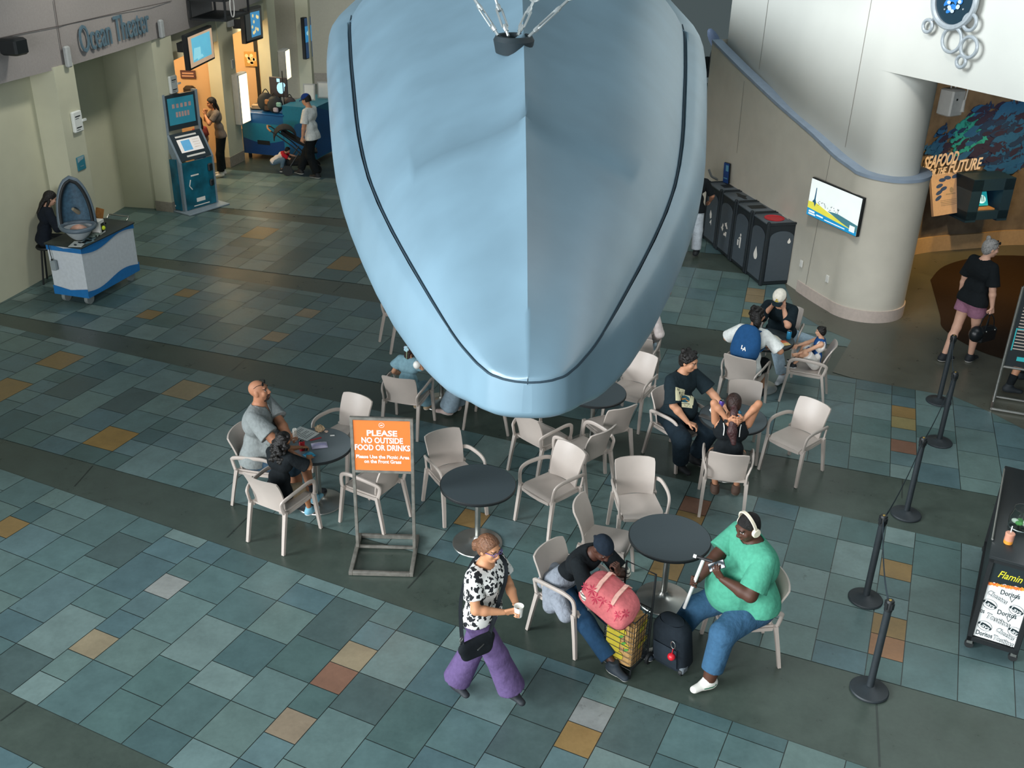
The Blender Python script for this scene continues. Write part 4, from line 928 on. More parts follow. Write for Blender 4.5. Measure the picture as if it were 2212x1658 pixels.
# ---------------------------------------------------------------- small things on the tables
def on(px, py, z=.7435): return fl(px, py, z)
def single(name, m, mats, loc, rz, label, cat, group=None, smooth=True):
    o = m.build(name, mats, None, smooth); o.location = loc; o.rotation_euler = (0, 0, rz); return setp(o, label, cat, group)
def can(px, py, c, label, band='#d8dadb', z=.7435):
    r = emp('drink_can', on(px, py, z), 0, label, 'can'); m = MB()
    m.lathe((0, 0, 0), [(.024, 0), (.031, .010), (.032, .02), (.032, .105), (.026, .119)], 20); m.build('can_body', mat('can_'+c[1:], c, rough=.3, metal=.3), r)
    m = MB(); m.lathe((0, 0, 0), [(.0265, .1185), (.027, .122), (.024, .1215), (.022, .119)], 20); m.box((.006, 0, .1205), (.018, .012, .002)); m.build('lid', M_STEEL, r)
    return r
def bottle(px, py, body, cap, label, liquid=None, s=1.0, z=.7435):
    r = emp('drink_bottle', on(px, py, z), 0, label, 'bottle'); m = MB(); P = [(.028, 0), (.033, .008), (.033, .07)]
    m.lathe((0, 0, 0), [(a*s, b*s) for a, b in P], 20); m.build('liquid', mat('liq_'+(liquid or body)[1:], liquid or body, rough=.25, spec=.6), r)
    m = MB(); m.lathe((0, 0, 0), [(a*s, b*s) for a, b in [(.0335, .07), (.0335, .12), (.031, .128), (.0325, .135), (.026, .165), (.014, .185), (.013, .195)]], 20); m.build('bottle_body', mat('bot_'+body[1:], body, rough=.3, spec=.6), r)
    m = MB(); m.lathe((0, 0, .193*s), [(.0155*s, 0), (.0155*s, .022*s), (.012*s, .026*s)], 16); m.build('cap', mat('cap_'+cap[1:], cap, rough=.4), r); return r
def packet(px, py, w, l, rz, cols, label, h=.03, name='snack_bag', cat='snack bag', z=.7435):
    rng = random.Random(int(px)); m = MB()
    def f(u, v):
        s, t = (u-.5)*2, (v-.5)*2; b = max(0, (1-s*s))**.6*max(0, (1-t*t))**.6
        return (s*w/2, t*l/2, .004+h*b+.006*rng.random()*b)
    m.grid(f, 14, 14); m.grid(lambda u, v: ((u-.5)*w, (v-.5)*l, .001), 14, 14, flip=True)
    o = m.build(name, [mat('pack_'+c[1:], c, rough=.35, spec=.6) for c in cols], None); nf = len(o.data.polygons)//2; nc = len(cols)
    for i, p in enumerate(o.data.polygons):
        c = p.center; t = (c.y/l+.5); s = c.x/w+.5
        p.material_index = 0 if nc == 1 else (0 if t < .25 else (1 if (t < .6 or nc < 3) else (2 if nc < 4 or s < .5 else 3)))
    o.location = on(px, py, z); o.rotation_euler = (0, 0, rz); return setp(o, label, cat)
can(653, 972, '#b3202c', 'red soda can on the left table'); can(1557, 884, '#5a4596', 'purple soda can on the table of the printed t-shirt man'); can(1703, 722+10, '#3aa0d0', 'tall blue and white can at the right of the far table')
packet(690, 962, .17, .13, .3, ['#b9b2c8', '#a9a2c4', '#c9c4d8'], 'lilac snack bag lying on the left table', .02); packet(668, 983, .10, .11, .8, ['#2f9fc4', '#45b4d6', '#2b86ad'], 'bright blue snack bag at the elbow of the curly haired girl', .025)
m = MB(); m.add([(-.105, -.14, 0), (.105, -.14, 0), (.105, .14, 0), (-.105, .14, 0), (-.105, -.14, .0015), (.105, -.14, .0015), (.105, .14, .0015), (-.105, .14, .0015)], [(0, 3, 2, 1), (4, 5, 6, 7), (0, 1, 5, 4), (1, 2, 6, 5), (2, 3, 7, 6), (3, 0, 4, 7)], 0)
f0 = frame((0, 0, .0017), (1, 0, 0), (0, 1, 0))
for i in range(9): rectf(m, f0, -.08, .11-i*.026, -.08+(.15 if i % 3 else .07), .113-i*.026+.004, 1, .0003)
single('menu_sheet', m, [M_WHITE, M_BLACK], on(656, 936), 1.05, 'white printed sheet lying on the left table', 'paper', None, False)
def crumple(px, py, r, c, label, name='crumpled_napkin', seed=1, z=.7435, sq=.8):
    rng = random.Random(seed); m = MB(); m.sphere((0, 0, r*sq*.9), (r, r, r*sq), 18); m.v = [(x*(1+.28*rng.uniform(-1, 1)), y*(1+.28*rng.uniform(-1, 1)), max(0.001, q*(1+.25*rng.uniform(-1, 1)))) for x, y, q in m.v]
    o = m.build(name, mat('paper_'+c[1:], c, rough=.8), None, angle=25); o.location = on(px, py, z); return setp(o, label, 'napkin')
crumple(691, 930, .055, '#c9ab87', 'crumpled brown napkin on the left table', seed=3, sq=.55); crumple(1545, 893, .062, '#ecebe8', 'white plastic bag bundled on the table of the printed t-shirt man', 'plastic_bag', 5, sq=.75)
m = MB(); m.box((0, 0, .006), (.05, .02, .010), bev=.003); single('paper_scrap', m, M_WHITE, on(718, 941), .2, 'small white paper scrap alone on the left table', 'paper scrap')
m = MB(); m.box((0, 0, .006), (.08, .19, .012), bev=.006); single('wallet_case', m, mat('dark_leather', '#3a3836', rough=.6), on(1527, 902), .9, 'dark wallet lying beside the white bag', 'wallet')
m = MB(); m.box((0, 0, .003), (.022, .13, .006)); single('snack_stick', m, mat('red_wrap', '#b23b41', rough=.4), on(682, 948), -1.0, 'thin red wrapper strip lying behind the lilac snack bag', 'wrapper')
def sports_bottle():
    r = emp('sports_bottle', on(1592, 917), 0, 'translucent blue sports bottle before the ponytail woman', 'bottle'); m = MB()
    m.lathe((0, 0, 0), [(.032, 0), (.036, .01), (.036, .12), (.030, .14)], 20); m.build('bottle_body', mat('ice_blue', '#5f93b8', rough=.2, spec=.6), r)
    m = MB(); m.lathe((0, 0, 0), [(.034, .138), (.034, .165), (.020, .18), (.011, .19), (.011, .205)], 18); m.build('cap', mat('teal_cap', '#1f6a86', rough=.4), r)
sports_bottle()
bottle(1652, 740, '#e8ebec', '#2f9fd6', 'blue sports drink bottle with white label on the far table', '#1f7cc0', .9)
bottle(1631, 730, '#c9463f', '#e6dfd6', 'cola bottle with red label and straw on the far table', '#2a1513', .95)
packet(1622, 716, .17, .22, 1.2, ['#d8b41c', '#e0c22a', '#c79a18'], 'yellow chip bag at the back of the far table', .05); packet(1668, 732, .17, .2, 2.0, ['#e9e3cf', '#dcd8c6', '#2f6fb4', '#c34b63'], 'white and blue chip bag in the middle of the far table', .045)
packet(1690, 742, .18, .15, .4, ['#e7c27a', '#d96b3a', '#e9d8c4', '#c43b4c'], 'orange and white chip bag at the front of the far table', .03)
crumple(705, 933, .02, '#d8b9a5', 'pinkish napkin tip by the crumpled brown napkin', seed=8, sq=.5)
# ---------------------------------------------------------------- left side: lettering, screens, kiosk, cart, booth
P1, P2 = (-7.41, 16.63), (-7.30, 17.15)
def fasc(px, py):                              # point on the curved fascia seen at this pixel
    best = None
    for a, b in zip(FAS[:-1], FAS[1:]):
        p = onplane(px, py, a, b); t = (p.to_2d()-Vector(a)).dot(Vector(b)-Vector(a))/(Vector(b)-Vector(a)).length_squared
        if -.001 <= t <= 1.001: best = (p, Vector((*(Vector(b)-Vector(a)).normalized(), 0)))
    return best
def out(d): return Vector((d.y, -d.x, 0))     # away from the wall, to the right of travel
pA, dA = fasc(168, 93); pB, dB = fasc(318, 47)
dd = (pB-pA); n = out(dd.normalized()); m = MB(); fr = frame((pA+pB)/2+n*.03, dd.normalized(), (0, 0, 1))
addtext(m, 'Ocean Theater', fr, (0, .02), .5, -.004, width=dd.length*.99, extrude=.012, sy=1.25)
o = m.build('ocean_theater_sign', mat('sign_grey_blue', '#5d7683', rough=.5)); setp(o, 'raised grey blue Ocean Theater lettering on the mauve beam', 'sign lettering')
m = MB()                                       # joints of the fascia panels
for seq in (((0, 82), (60, 69), (128, 56), (250, 28), (370, 2)), ((133, 112), (116, 0))):
    ps = [fasc(*q) for q in seq]; ps = [p+out(d)*.006 for p, d in ps]
    m.tube(ps, .007, 4)
struct('trim_fascia_joints', m, mat('fascia_joint', '#5d5654', rough=.9))
M_SCON = mat('sconce_grey', '#a9acab', rough=.5)
for i, (px, py, lab) in enumerate(((140, 122, 'small grey strobe box on the beam above the near pillar'), (343, 62, 'small grey strobe box on the beam right of the theater lettering'))):
    p, d = fasc(px, py); m = MB(); m.box((0, 0, 0), (.12, .08, .33), bev=.02); o = m.build('strobe_box', M_SCON); o.location = p+out(d)*.05; o.rotation_euler = (0, 0, math.atan2(d.y, d.x)); setp(o, lab, 'alarm box', 'strobe boxes')
p, d = fasc(6, 98); m = MB(); m.box((0, 0, 0), (.30, .30, .24), bev=.03); o = m.build('loudspeaker', M_BLACK); o.location = p+out(d)*.18; o.rotation_euler = (0, 0, math.atan2(d.y, d.x)); setp(o, 'black loudspeaker on the mauve beam at the left edge', 'speaker')
# projector rack hanging from the beam
def rack():
    p, d = fasc(436, 40); n = out(d); r = emp('projector_rack', p+n*.02+Vector((0, 0, .42)), math.atan2(d.y, d.x), 'black hanging projector rack with loose white cables', 'equipment rack')
    m = MB(); w, dp, h = 1.35, .75, 1.0
    for x in (-w/2, w/2):
        for y in (-dp, -.02): m.box((x, y, h/2-.35), (.04, .04, h))
    for z in (-.35, .02, h-.35):
        for y in (-dp, -.02): m.box((0, y, z), (w, .04, .04))
        for x in (-w/2, w/2): m.box((x, -dp/2, z), (.04, dp, .04))
    m.build('frame', M_BLACK, r)
    m = MB(); m.box((0, -dp/2, -.35), (w, dp, .02)); m.box((0, -dp/2, .02), (w, dp, .02)); m.build('shelf', mat('rack_shelf', '#20282c', rough=.6), r)
    m = MB(); m.box((.12, -dp/2, .24), (.72, .5, .36), bev=.05); m.build('projector', mat('projector_case', '#1c2427', rough=.5), r)
    m = MB(); m.box((.40, -dp/2-.255, .12), (.10, .01, .05)); m.build('warning_tag', mat('yellow_tag', '#d8c93a', rough=.5), r)
    m = MB(); m.tube(smooth_path([(-.25, -dp-.02, .5), (-.32, -dp-.03, .2), (-.46, -dp-.03, -.05), (-.42, -dp-.03, -.28), (-.3, -dp-.03, -.3), (-.24, -dp-.03, -.1), (-.3, -dp-.03, .1)], 6), .012, 6); m.build('cable', M_WHITE, r)
rack()
# wall of the door nook: door_1 with its frame, handle side and lettering
Da, Db = Vector((-8.24, 20.45)), Vector((-8.50, 18.5)); dn = (Db-Da).normalized(); nn = Vector((dn.y, -dn.x)) if (dn.y*1 > 0) else Vector((-dn.y, dn.x))
ang = math.atan2(-dn.y, -dn.x)
def door():
    r = emp('door_1', (Da.x+.03, Da.y-.01, 0), ang, None, None); del_keys = [k for k in ('label', 'category') if k in r]; r['kind'] = 'structure'
    m = MB(); m.box((-.55, -.01, 1.13), (1.0, .05, 2.25)); m.build('leaf', M_DOOR, r)
    m = MB(); m.box((-.02, -.02, 1.17), (.07, .08, 2.34)); m.box((-.55, -.02, 2.31), (1.13, .08, .07)); m.box((-1.08, -.02, 1.17), (.07, .08, 2.34)); m.build('door_frame', M_DOOR, r)
    m = MB(); m.box((-.93, -.04, 1.45), (.09, .015, 1.10)); m.build('vision_panel', M_DARK, r)
    m = MB()
    for z in (.3, 1.15, 2.0): m.box((-.055, -.05, z), (.035, .02, .12))
    m.build('hinge', M_BLACK, r)
    m = MB(); fr = frame((-.55, -.037, 1.62), (1, 0, 0), (0, 0, 1)); addtext(m, 'EXIT ONLY', fr, (-.05, 0), .12, .004, width=.5); m.build('lettering', M_BLACK, r)
door()
def wallbox(name, px, py, A, B, w, h, d, mt, label, cat, off=.0, group=None):
    p = onplane(px, py, A, B); t = (Vector(B)-Vector(A)).normalized(); m = MB(); m.box((0, -d/2, 0), (w, d, h), bev=min(.015, d*.3)); o = m.build(name, mt)
    o.location = p; o.rotation_euler = (0, 0, math.atan2(t.y, t.x)); return setp(o, label, cat, group)
P2a, P2b, P3a, P3b = (-6.97, 20.0), (-6.79, 20.62), (-6.70, 23.5), (-6.55, 24.18)
M_PAPER = mat('notice_paper', '#dfe2dd', rough=.7, var=.02); M_TEAL = mat('teal_plate', '#2f7a8c', rough=.5)
for i, (px, py, A, B, lab) in enumerate(((163, 262, P1, P2, 'white notice box on the near pillar beside the exit door'), (371, 182, P2a, P2b, 'white notice box on the pillar behind the kiosk'))):
    o = wallbox('notice_box', px, py, A, B, .24, .34, .06, M_PAPER, lab, 'notice box', group='white notice boxes')
    fr = frame((0, -.062, 0), (1, 0, 0), (0, 0, 1)); m = MB()
    for z in (.08, -.10): rectf(m, fr, -.08, z, .06, z+.018); rectf(m, fr, -.08, z-.03, .02, z-.022)
    m.build('print', M_BLACK, o); m = MB(); m.box((.15, -.06, -.0), (.10, .03, .035)); m.build('bracket', M_PAPER, o)
o = wallbox('wall_plaque', 174, 352, P1, P2, .22, .23, .02, M_TEAL, 'teal plaque on the near pillar', 'plaque')
fr = frame((0, -.021, 0), (1, 0, 0), (0, 0, 1)); m = MB(); poly(m, fr, [(-.10, .11), (.10, .11), (.06, .06), (-.02, .05), (-.10, .02)]); rectf(m, fr, -.05, -.05, .05, -.04); m.build('print', mat('plaque_grey', '#8fa6ad', rough=.6), o)
wallbox('door_sensor', 186, 429, P1, P2, .05, .06, .03, M_BLACK, 'tiny black box low on the near pillar', 'sensor')
for px, lab in ((312, 'wall socket on the nook wall, the left of two'), (357, 'wall socket on the nook wall, the right of two')): wallbox('wall_socket', px, 392, (-8.21, 20.50), (-6.9, 20.37), .08, .13, .012, mat('socket_tan', '#a59c84', rough=.5), lab, 'socket', group='wall sockets in the nook')
wallbox('light_switch', 382, 304, P2a, P2b, .07, .11, .012, mat('socket_tan2', '#a9a48e', rough=.5), 'beige switch plate on the pillar behind the kiosk', 'switch')
wallbox('strobe_box', 494, 48, P3a, P3b, .25, .2, .07, M_SCON, 'pale grey alarm box on the pillar between the booths', 'alarm box', group='strobe boxes')
wallbox('thermostat', 501, 138, P3a, P3b, .10, .2, .03, M_SCON, 'small grey plate on the pillar between the booths', 'thermostat')
# screens
def screen(name, corners, depth, paint, label, cat='screen', bezel=.05, mount=None):
    """corners: the four points of the glass, from top left round to bottom left"""
    tl, tr, br, bl = [Vector(c) for c in corners]; x = (tr-tl).normalized(); w = ((tr-tl).length+(br-bl).length)/2; h = ((tl-bl).length+(tr-br).length)/2
    c = (tl+tr+br+bl)/4; y = ((tl-bl)+(tr-br)).normalized(); n = x.cross(y).normalized()
    r = emp(name, c, 0, label, cat); fr = frame((0, 0, 0), x, y)
    R = Matrix((x, n.cross(x), n)).transposed(); m = MB(); m.box(-n*depth/2-n*.004, (w+2*bezel, h+2*bezel, depth), M=R, bev=.008); m.build('casing', M_BLACK, r)
    paint(r, fr, w, h)
    if mount: m = MB(); m.box(-n*(depth+mount/2), (w*.2, h*.3, mount), M=R); m.build('wall_mount', M_BLACK, r)
    return r
def glow(name, c, e=1.0): return mat('glow_'+name, c, rough=.3, emit=e, var=.04, scale=6)
def layer(r, name, fr, polys, mt, lift=.002):
    m = MB()
    for p in polys: poly(m, fr, p, 0, lift)
    return m.build(name, mt, r, False)
def quadon(px4, A, B, off):                     # four pixels on an upright plane shifted outwards
    t = (Vector(B)-Vector(A)).normalized(); o_ = Vector((t.y, -t.x))*off; return [onplane(*q, (A[0]+o_.x, A[1]+o_.y), (B[0]+o_.x, B[1]+o_.y)) for q in px4]
def R4(x0, y0, x1, y1): return [(x0, y0), (x1, y0), (x1, y1), (x0, y1)]
def paint1(r, fr, w, h):
    layer(r, 'picture', fr, [R4(-w/2, -h/2, w/2, h/2)], glow('sand', '#c9a98c', .55)); layer(r, 'picture', fr, [R4(-w*.38, -h*.36, w*.40, h*.42)], glow('aqua', '#5fb2cd', .7), .004)
    layer(r, 'picture', fr, [[(-w*.36, -h*.3), (-w*.05, -h*.24), (-w*.05, h*.05), (-w*.3, h*.08)], [(-w*.2, -h*.34), (w*.05, -h*.3), (0, -h*.2), (-w*.2, -h*.26)]], glow('ltaqua', '#8fd0dd', .7), .006)
screen('menu_screen', quadon([(411, 82), (461, 61), (459, 128), (406, 141)], (-6.85, 20.9), (-6.6, 23.4), .55), .10, paint1, 'tilted screen with sandy border above the first booth', bezel=.04, mount=.35)
def paint2(r, fr, w, h):
    layer(r, 'picture', fr, [R4(-w/2, -h/2, w/2, h/2)], glow('deep', '#16232c', .3)); layer(r, 'picture', fr, [R4(-w*.2, -h*.42, w*.38, h*.42)], glow('blue', '#2b7fae', .8), .004)
    rng = random.Random(4); layer(r, 'picture', fr, [ell((rng.uniform(-.15, .3)*w, rng.uniform(-.35, .35)*h), .05*w, .06*h, 10) for _ in range(12)], glow('coral', '#d9c48c', .8), .006)
screen('menu_screen', quadon([(534, 28), (567, 20), (564, 75), (528, 88)], (-6.62, 24.3), (-6.5, 27.0), .55), .10, paint2, 'dark screen with colourful fish above the second booth', bezel=.05, mount=.35)
def paint3(r, fr, w, h):
    layer(r, 'picture', fr, [R4(-w/2, -h/2, w/2, h/2)], glow('navy', '#0d3a63', .5)); layer(r, 'picture', fr, [R4(-w/2, -h*.1, w/2, h*.3), ], glow('mid', '#1f7fb4', .7), .004); layer(r, 'picture', fr, [ell((0, h*.12), w*.3, h*.06, 12)], glow('pale', '#8fb9c4', .8), .006)
screen('tall_screen', [onplane(q[0], q[1], (-6.05, 29.6), (-5.83, 30.6)) for q in ((657, 40), (672, 36), (674, 121), (662, 128))], .10, paint3, 'tall narrow blue screen on the far column', bezel=.02, mount=.1)
# column carrying the tall screen
m = MB(); m.box((-6.12, 30.05, 3.5), (.36, .3, 7)); struct('wall_column_far', m, M_CREAM, False)
# light boxes on the booth pillars
M_LIT = mat('lit_panel', '#fff0c8', rough=.4, emit=1.5, var=.03)
def lightbox(px, py0, py1, A, B, w, d, label):
    p0, p1 = onplane(px, py1, A, B), onplane(px, py0, A, B); h = p1.z-p0.z; t = (Vector(B)-Vector(A)).normalized()
    r = emp('light_box', (p0+p1)/2, math.atan2(t.y, t.x), label, 'light box', 'lit booth panels'); m = MB(); m.box((0, -d/2, 0), (w, d, h), bev=.02); m.build('casing', M_SCON, r)
    m = MB(); m.box((.02, -d-.004, 0), (w*.78, .01, h*.94)); m.build('lit_face', M_LIT, r)
lightbox(514, 155, 268, P3a, P3b, .5, .16, 'tall lit panel on the pillar left of the ticket counter')
lightbox(606, 105, 172, (-6.42, 27.1), (-6.38, 27.8), .5, .2, 'tall lit panel on the pillar behind the ticket counter')
m = MB(); m.box((0, 0, 0), (.12, .5, 1.6), bev=.02); o = m.build('light_box', M_LIT); o.location = (-7.75, 25.2, 2.3); setp(o, 'tall lit panel inside the second booth, at its left jamb', 'light box', 'lit booth panels')
# inside the booths: dark door edges, signs, picture
m = MB()
for q, yy in ((459, 23.86), (557, 27.36)):
    d = ray(q, 160); m.box((d.x*yy/d.y, yy, 1.7), (.09, .05, 3.4))
struct('trim_booth_gap', m, M_DARK, False)
def inbooth(name, px, py, yy, w, h, mt, label, cat, paint=None):
    d = ray(px, py); k = yy/d.y; p = Vector((d.x*k, yy, CAM_H+d.z*k)); m = MB(); m.box((0, -.02, 0), (w, .04, h)); o = m.build(name, mt); o.location = p; setp(o, label, cat)
    if paint: paint(o)
    return o
def bars(o):
    fr = frame((0, -.042, 0), (1, 0, 0), (0, 0, 1)); m = MB(); rectf(m, fr, -.13, .01, .13, .04); rectf(m, fr, -.14, -.05, .13, -.02); m.build('print', mat('tan_print', '#c99f86', rough=.7), o)
inbooth('wall_sign', 407, 160, 23.87, .34, .17, mat('maroon_sign', '#5a3a3a', rough=.6), 'small maroon sign with two lines inside the first booth', 'sign', bars)
def photo(o):
    fr = frame((0, -.042, 0), (1, 0, 0), (0, 0, 1)); m = MB(); rng = random.Random(3)
    for _ in range(9): poly(m, fr, ell((rng.uniform(-.10, .10), rng.uniform(-.12, .12)), .045, .045, 10))
    m.build('print', mat('cream_print', '#f3dcae', rough=.7), o)
inbooth('wall_picture', 542, 127, 27.37, .32, .36, mat('gold_picture', '#c99a52', rough=.7), 'small square picture on the orange wall of the second booth', 'picture', photo)
m = MB(); m.box((0, -.1, 0), (.26, .2, .30), bev=.05); m.box((.02, -.21, -.03), (.12, .02, .14)); o = m.build('wall_phone', mat('phone_dark', '#2b2422', rough=.5)); d = ray(413, 198); k = 23.87/d.y; o.location = (d.x*k, d.y*k, CAM_H+d.z*k); setp(o, 'dark rounded box on the orange wall behind the kiosk', 'wall box')
# ticket kiosk
M_KG = mat('kiosk_grey', '#8e9ca6', rough=.45, metal=.2); M_KT = mat('kiosk_teal', '#14657a', rough=.4, var=.5, scale=3); M_KD = mat('kiosk_dark', '#2c383e', rough=.4)
def kiosk():
    a = fl(404, 460); b = fl(472, 440); d = (b-a).normalized(); r = emp('info_kiosk', (a+b)/2, math.atan2(d.y, d.x), 'tall grey and teal touch screen kiosk leaning back in the middle', 'kiosk')
    hw = .40; prof = [(0.02, .03), (.02, 1.02), (.30, 1.52), (.30, 2.30), (.42, 2.30), (.44, 1.5), (.18, .95), (.18, .03)]   # side outline: y back, z up
    for s in (-1, 1):
        m = MB(); vs = [(s*hw-.03, y, z) for y, z in prof]+[(s*hw+.03, y, z) for y, z in prof]; n = len(prof)
        m.add(vs, [tuple(range(n)), tuple(range(2*n-1, n-1, -1))]+[(i, (i+1) % n, n+(i+1) % n, n+i) for i in range(n)]); m.build('side_frame', M_KG, r, False)
    m = MB(); m.box((0, .03, .52), (.76, .03, .96)); p = m.build('lower_panel', M_KT, r)
    fr = frame((0, .014, .52), (1, 0, 0), (0, 0, 1)); m = MB(); rectf(m, fr, -.12, -.36, .1, -.28); rectf(m, fr, -.2, .18, .0, .21); m.tube([fr((-.22, .12, .005)), fr((-.26, 0, .005)), fr((-.2, -.08, .005))], .012, 5); rectf(m, fr, -.2, -.44, .2, -.42); m.build('print', M_INK, p)
    m = MB(); m.box((.30, .0, .80), (.12, .05, .16), bev=.02); m.box((.30, .0, .48), (.10, .05, .14), bev=.02); m.build('coin_slot', M_BLACK, r)
    R = Matrix.Rotation(-math.atan2(.28, .5), 3, 'X'); m = MB(); m.box((0, .17, 1.27), (.76, .03, .56), M=R); s = m.build('touch_screen', M_KD, r)
    fr = frame(Vector((0, .17, 1.27))+R @ Vector((0, -.017, 0)), (1, 0, 0), R @ Vector((0, 0, 1))); m = MB(); rectf(m, fr, -.28, -.12, .28, .15); m.build('display', glow('kiosk', '#d8d2cc', .55), s)
    m = MB(); rectf(m, fr, -.20, -.09, .02, .12, 0, .004); m.build('display', glow('kioskb', '#5a9ac0', .6), s); m = MB(); rectf(m, fr, -.28, .19, .24, .225); rectf(m, fr, -.2, -.22, .26, -.185)
    for i in range(4): rectf(m, fr, .08, -.06+i*.05, .24, -.04+i*.05)
    m.build('print', M_INK, s)
    m = MB(); m.box((0, .34, 1.93), (.76, .06, .68)); s = m.build('top_screen', M_KD, r); fr = frame((0, .308, 1.95), (1, 0, 0), (0, 0, 1)); m = MB(); rectf(m, fr, -.32, -.26, .32, .26); m.build('display', glow('sea', '#2a6f80', .5), s)
    m = MB(); rng = random.Random(6)
    for i in range(5): rectf(m, fr, -.22+.1*i, .06, -.16+.1*i, .14, 0, .004); rectf(m, fr, -.15+.07*i, -.12, -.10+.07*i, -.02, 0, .004)
    m.build('print', mat('kiosk_letters', '#c9a39c', rough=.5), s)
    m = MB(); m.box((0, .09, .015), (1.05, .62, .03), bev=.006); m.build('base_plate', M_KG, r)
    # side panel on the left
    m = MB(); m.add([(-.46, .10, .04), (-.46, 1.10, .04), (-.46, 1.10, .95), (-.46, .10, 1.08), (-.43, .10, .04), (-.43, 1.10, .04), (-.43, 1.10, .95), (-.43, .10, 1.08)], [(0, 1, 2, 3), (7, 6, 5, 4), (0, 4, 5, 1), (1, 5, 6, 2), (2, 6, 7, 3), (3, 7, 4, 0)]); s = m.build('side_panel', M_KT, r)
    fr = frame((-.462, .6, .55), (0, -1, 0), (0, 0, 1)); m = MB(); rectf(m, fr, -.25, .15, .22, .38); rectf(m, fr, -.2, -.12, .2, .06); m.build('emblem', M_KD, s); m = MB(); rectf(m, fr, -.15, -.34, .15, -.26); rectf(m, fr, -.3, -.45, .35, -.42); m.build('print', M_INK, s)
    return r
kiosk()
# demonstration cart with the whale jaw model
M_CW = mat('cart_white', '#c9cfd4', rough=.5); M_CB = mat('cart_blue', '#1f6fae', rough=.45); M_CT = mat('cart_top', '#2b3432', rough=.5)
def cart():
    A, B, C = fl(192, 640, .18), fl(300, 580, .18), fl(128, 628, .18); x = (B-A); L = x.length; x.normalize(); y = Vector((-x.y, x.x, 0)); Wd = .62
    r = emp('demonstration_cart', (A.x, A.y, 0), math.atan2(x.y, x.x), 'white and blue wheeled cart carrying marine models', 'cart')
    m = MB(); m.box((L/2, Wd/2, .57), (L, Wd, .80)); m.build('body', M_CW, r)
    def wave(z0, z1, ph, name):
        m = MB(); N = 24
        for s, yy in ((1, -.012), (-1, Wd+.012)):
            vs = []
            for i in range(N+1):
                u = i/N; w = .05*math.sin(u*2*math.pi+ph)
                vs += [(u*(L+.02)-.01, yy, z0+(w if z0 > .5 else 0)), (u*(L+.02)-.01, yy, z1+(w if z0 < .5 else 0))]
            m.add(vs, [(2*i, 2*i+2, 2*i+3, 2*i+1) for i in range(N)])
        for xx in (-.012, L+.012): m.add([(xx, -.01, z0), (xx, Wd+.01, z0), (xx, Wd+.01, z1+.02), (xx, Wd*.5, z1-.03), (xx, -.01, z1+.02)], [(0, 1, 2, 3, 4)])
        m.build(name, M_CB, r)
    wave(.15, .28, math.pi*1.1, 'lower_band'); wave(.89, .97, math.pi*1.0, 'upper_band')
    m = MB(); m.box((L/2, Wd/2, .985), (L+.06, Wd+.06, .03), bev=.008); m.build('top', M_CT, r)
    for xx, yy in ((.12, .10), (L-.12, .10), (.12, Wd-.1), (L-.12, Wd-.1)):
        w = MB(); w.lathe((xx, yy-.03, .085), [(.03, 0), (.085, .0), (.085, .06), (.03, .06)], 20, M=Matrix.Rotation(-math.pi/2, 3, 'X')); w.build('wheel', mat('wheel_grey', '#7f8685', rough=.6), r)
    m = MB(); m.tube([(L+.03, .12, 1.0), (L+.10, .12, 1.05), (L+.10, Wd-.12, 1.05), (L+.03, Wd-.12, 1.0)], .012, 8); m.build('push_handle', M_STEEL, r)
    return r, A, x, y, L, Wd
CART, cA, cx_, cy_, cL, cW = cart(); crz = math.atan2(cx_.y, cx_.x)
def oncart(u, v): return Vector((cA.x, cA.y, 1.0))+cx_*u+cy_*v
def jaws():
    r = emp('whale_jaw_model', oncart(.27, .20), .42, 'grey gaping whale mouth model with pink tongue standing on the cart', 'model')
    def bowl(u, v): a = 2*math.pi*u; k = .2+.8*v; return (.25*k*math.cos(a), .30*k*math.sin(a)*(1 if math.sin(a) < 0 else .7), .02+.22*v**1.6)
    m = MB(); m.grid(bowl, 32, 9, closeu=True); m.grid(lambda u, v: Vector(bowl(u, v))*.9+Vector((0, 0, .03)), 32, 9, closeu=True, flip=True)
    m.add([bowl(i/32, 0) for i in range(32)], [tuple(range(32))]); m.build('lower_jaw', mat('jaw_pale', '#aeb6ba', rough=.5), r)
    m = MB(); m.tube([Vector(bowl(i/40, 1))*.97 for i in range(40)], .035, 10, closed=True); m.build('lip', mat('jaw_grey', '#5d6c77', rough=.45), r)
    def lid(u, v):                              # upper jaw stands open behind, pointed at the top
        s = (u-.5)*2; z = .20+.74*v; w = .24*(1-v**2.4)**.62+.012; return Vector((s*w, .13+.10*v+.10*(1-s*s)*(1-.4*v), z)), Vector((0, -1, .1)).normalized()
    m = MB(); m.slab(lid, 15, 18, .03); m.build('palate', mat('baleen_blue', '#36566a', rough=.6, var=.3, scale=20), r)
    ed = [lid(0, v/16)[0] for v in range(17)]+[lid(1, v/16)[0] for v in range(15, -1, -1)]
    m = MB(); m.tube(ed, .038, 10); m.build('upper_lip', mat('jaw_grey', '#5d6c77'), r); m = MB(); m.tube([p*.9+Vector((0, -.02, .06)) for p in ed], .026, 8); m.build('baleen_edge', M_BLACK, r)
    tg = mat('tongue_pink', '#c79a86', rough=.5, var=.2); m = MB()
    def ton(u, v): a = 2*math.pi*u; return (.15*v*math.cos(a)+.0, -.03+.15*v*math.sin(a), .27-.10*v**2-.03*math.exp(-(v*math.cos(a)/.25)**2)*(math.sin(a) > 0))
    m.grid(ton, 28, 9, closeu=True); m.build('tongue', tg, r)
jaws()
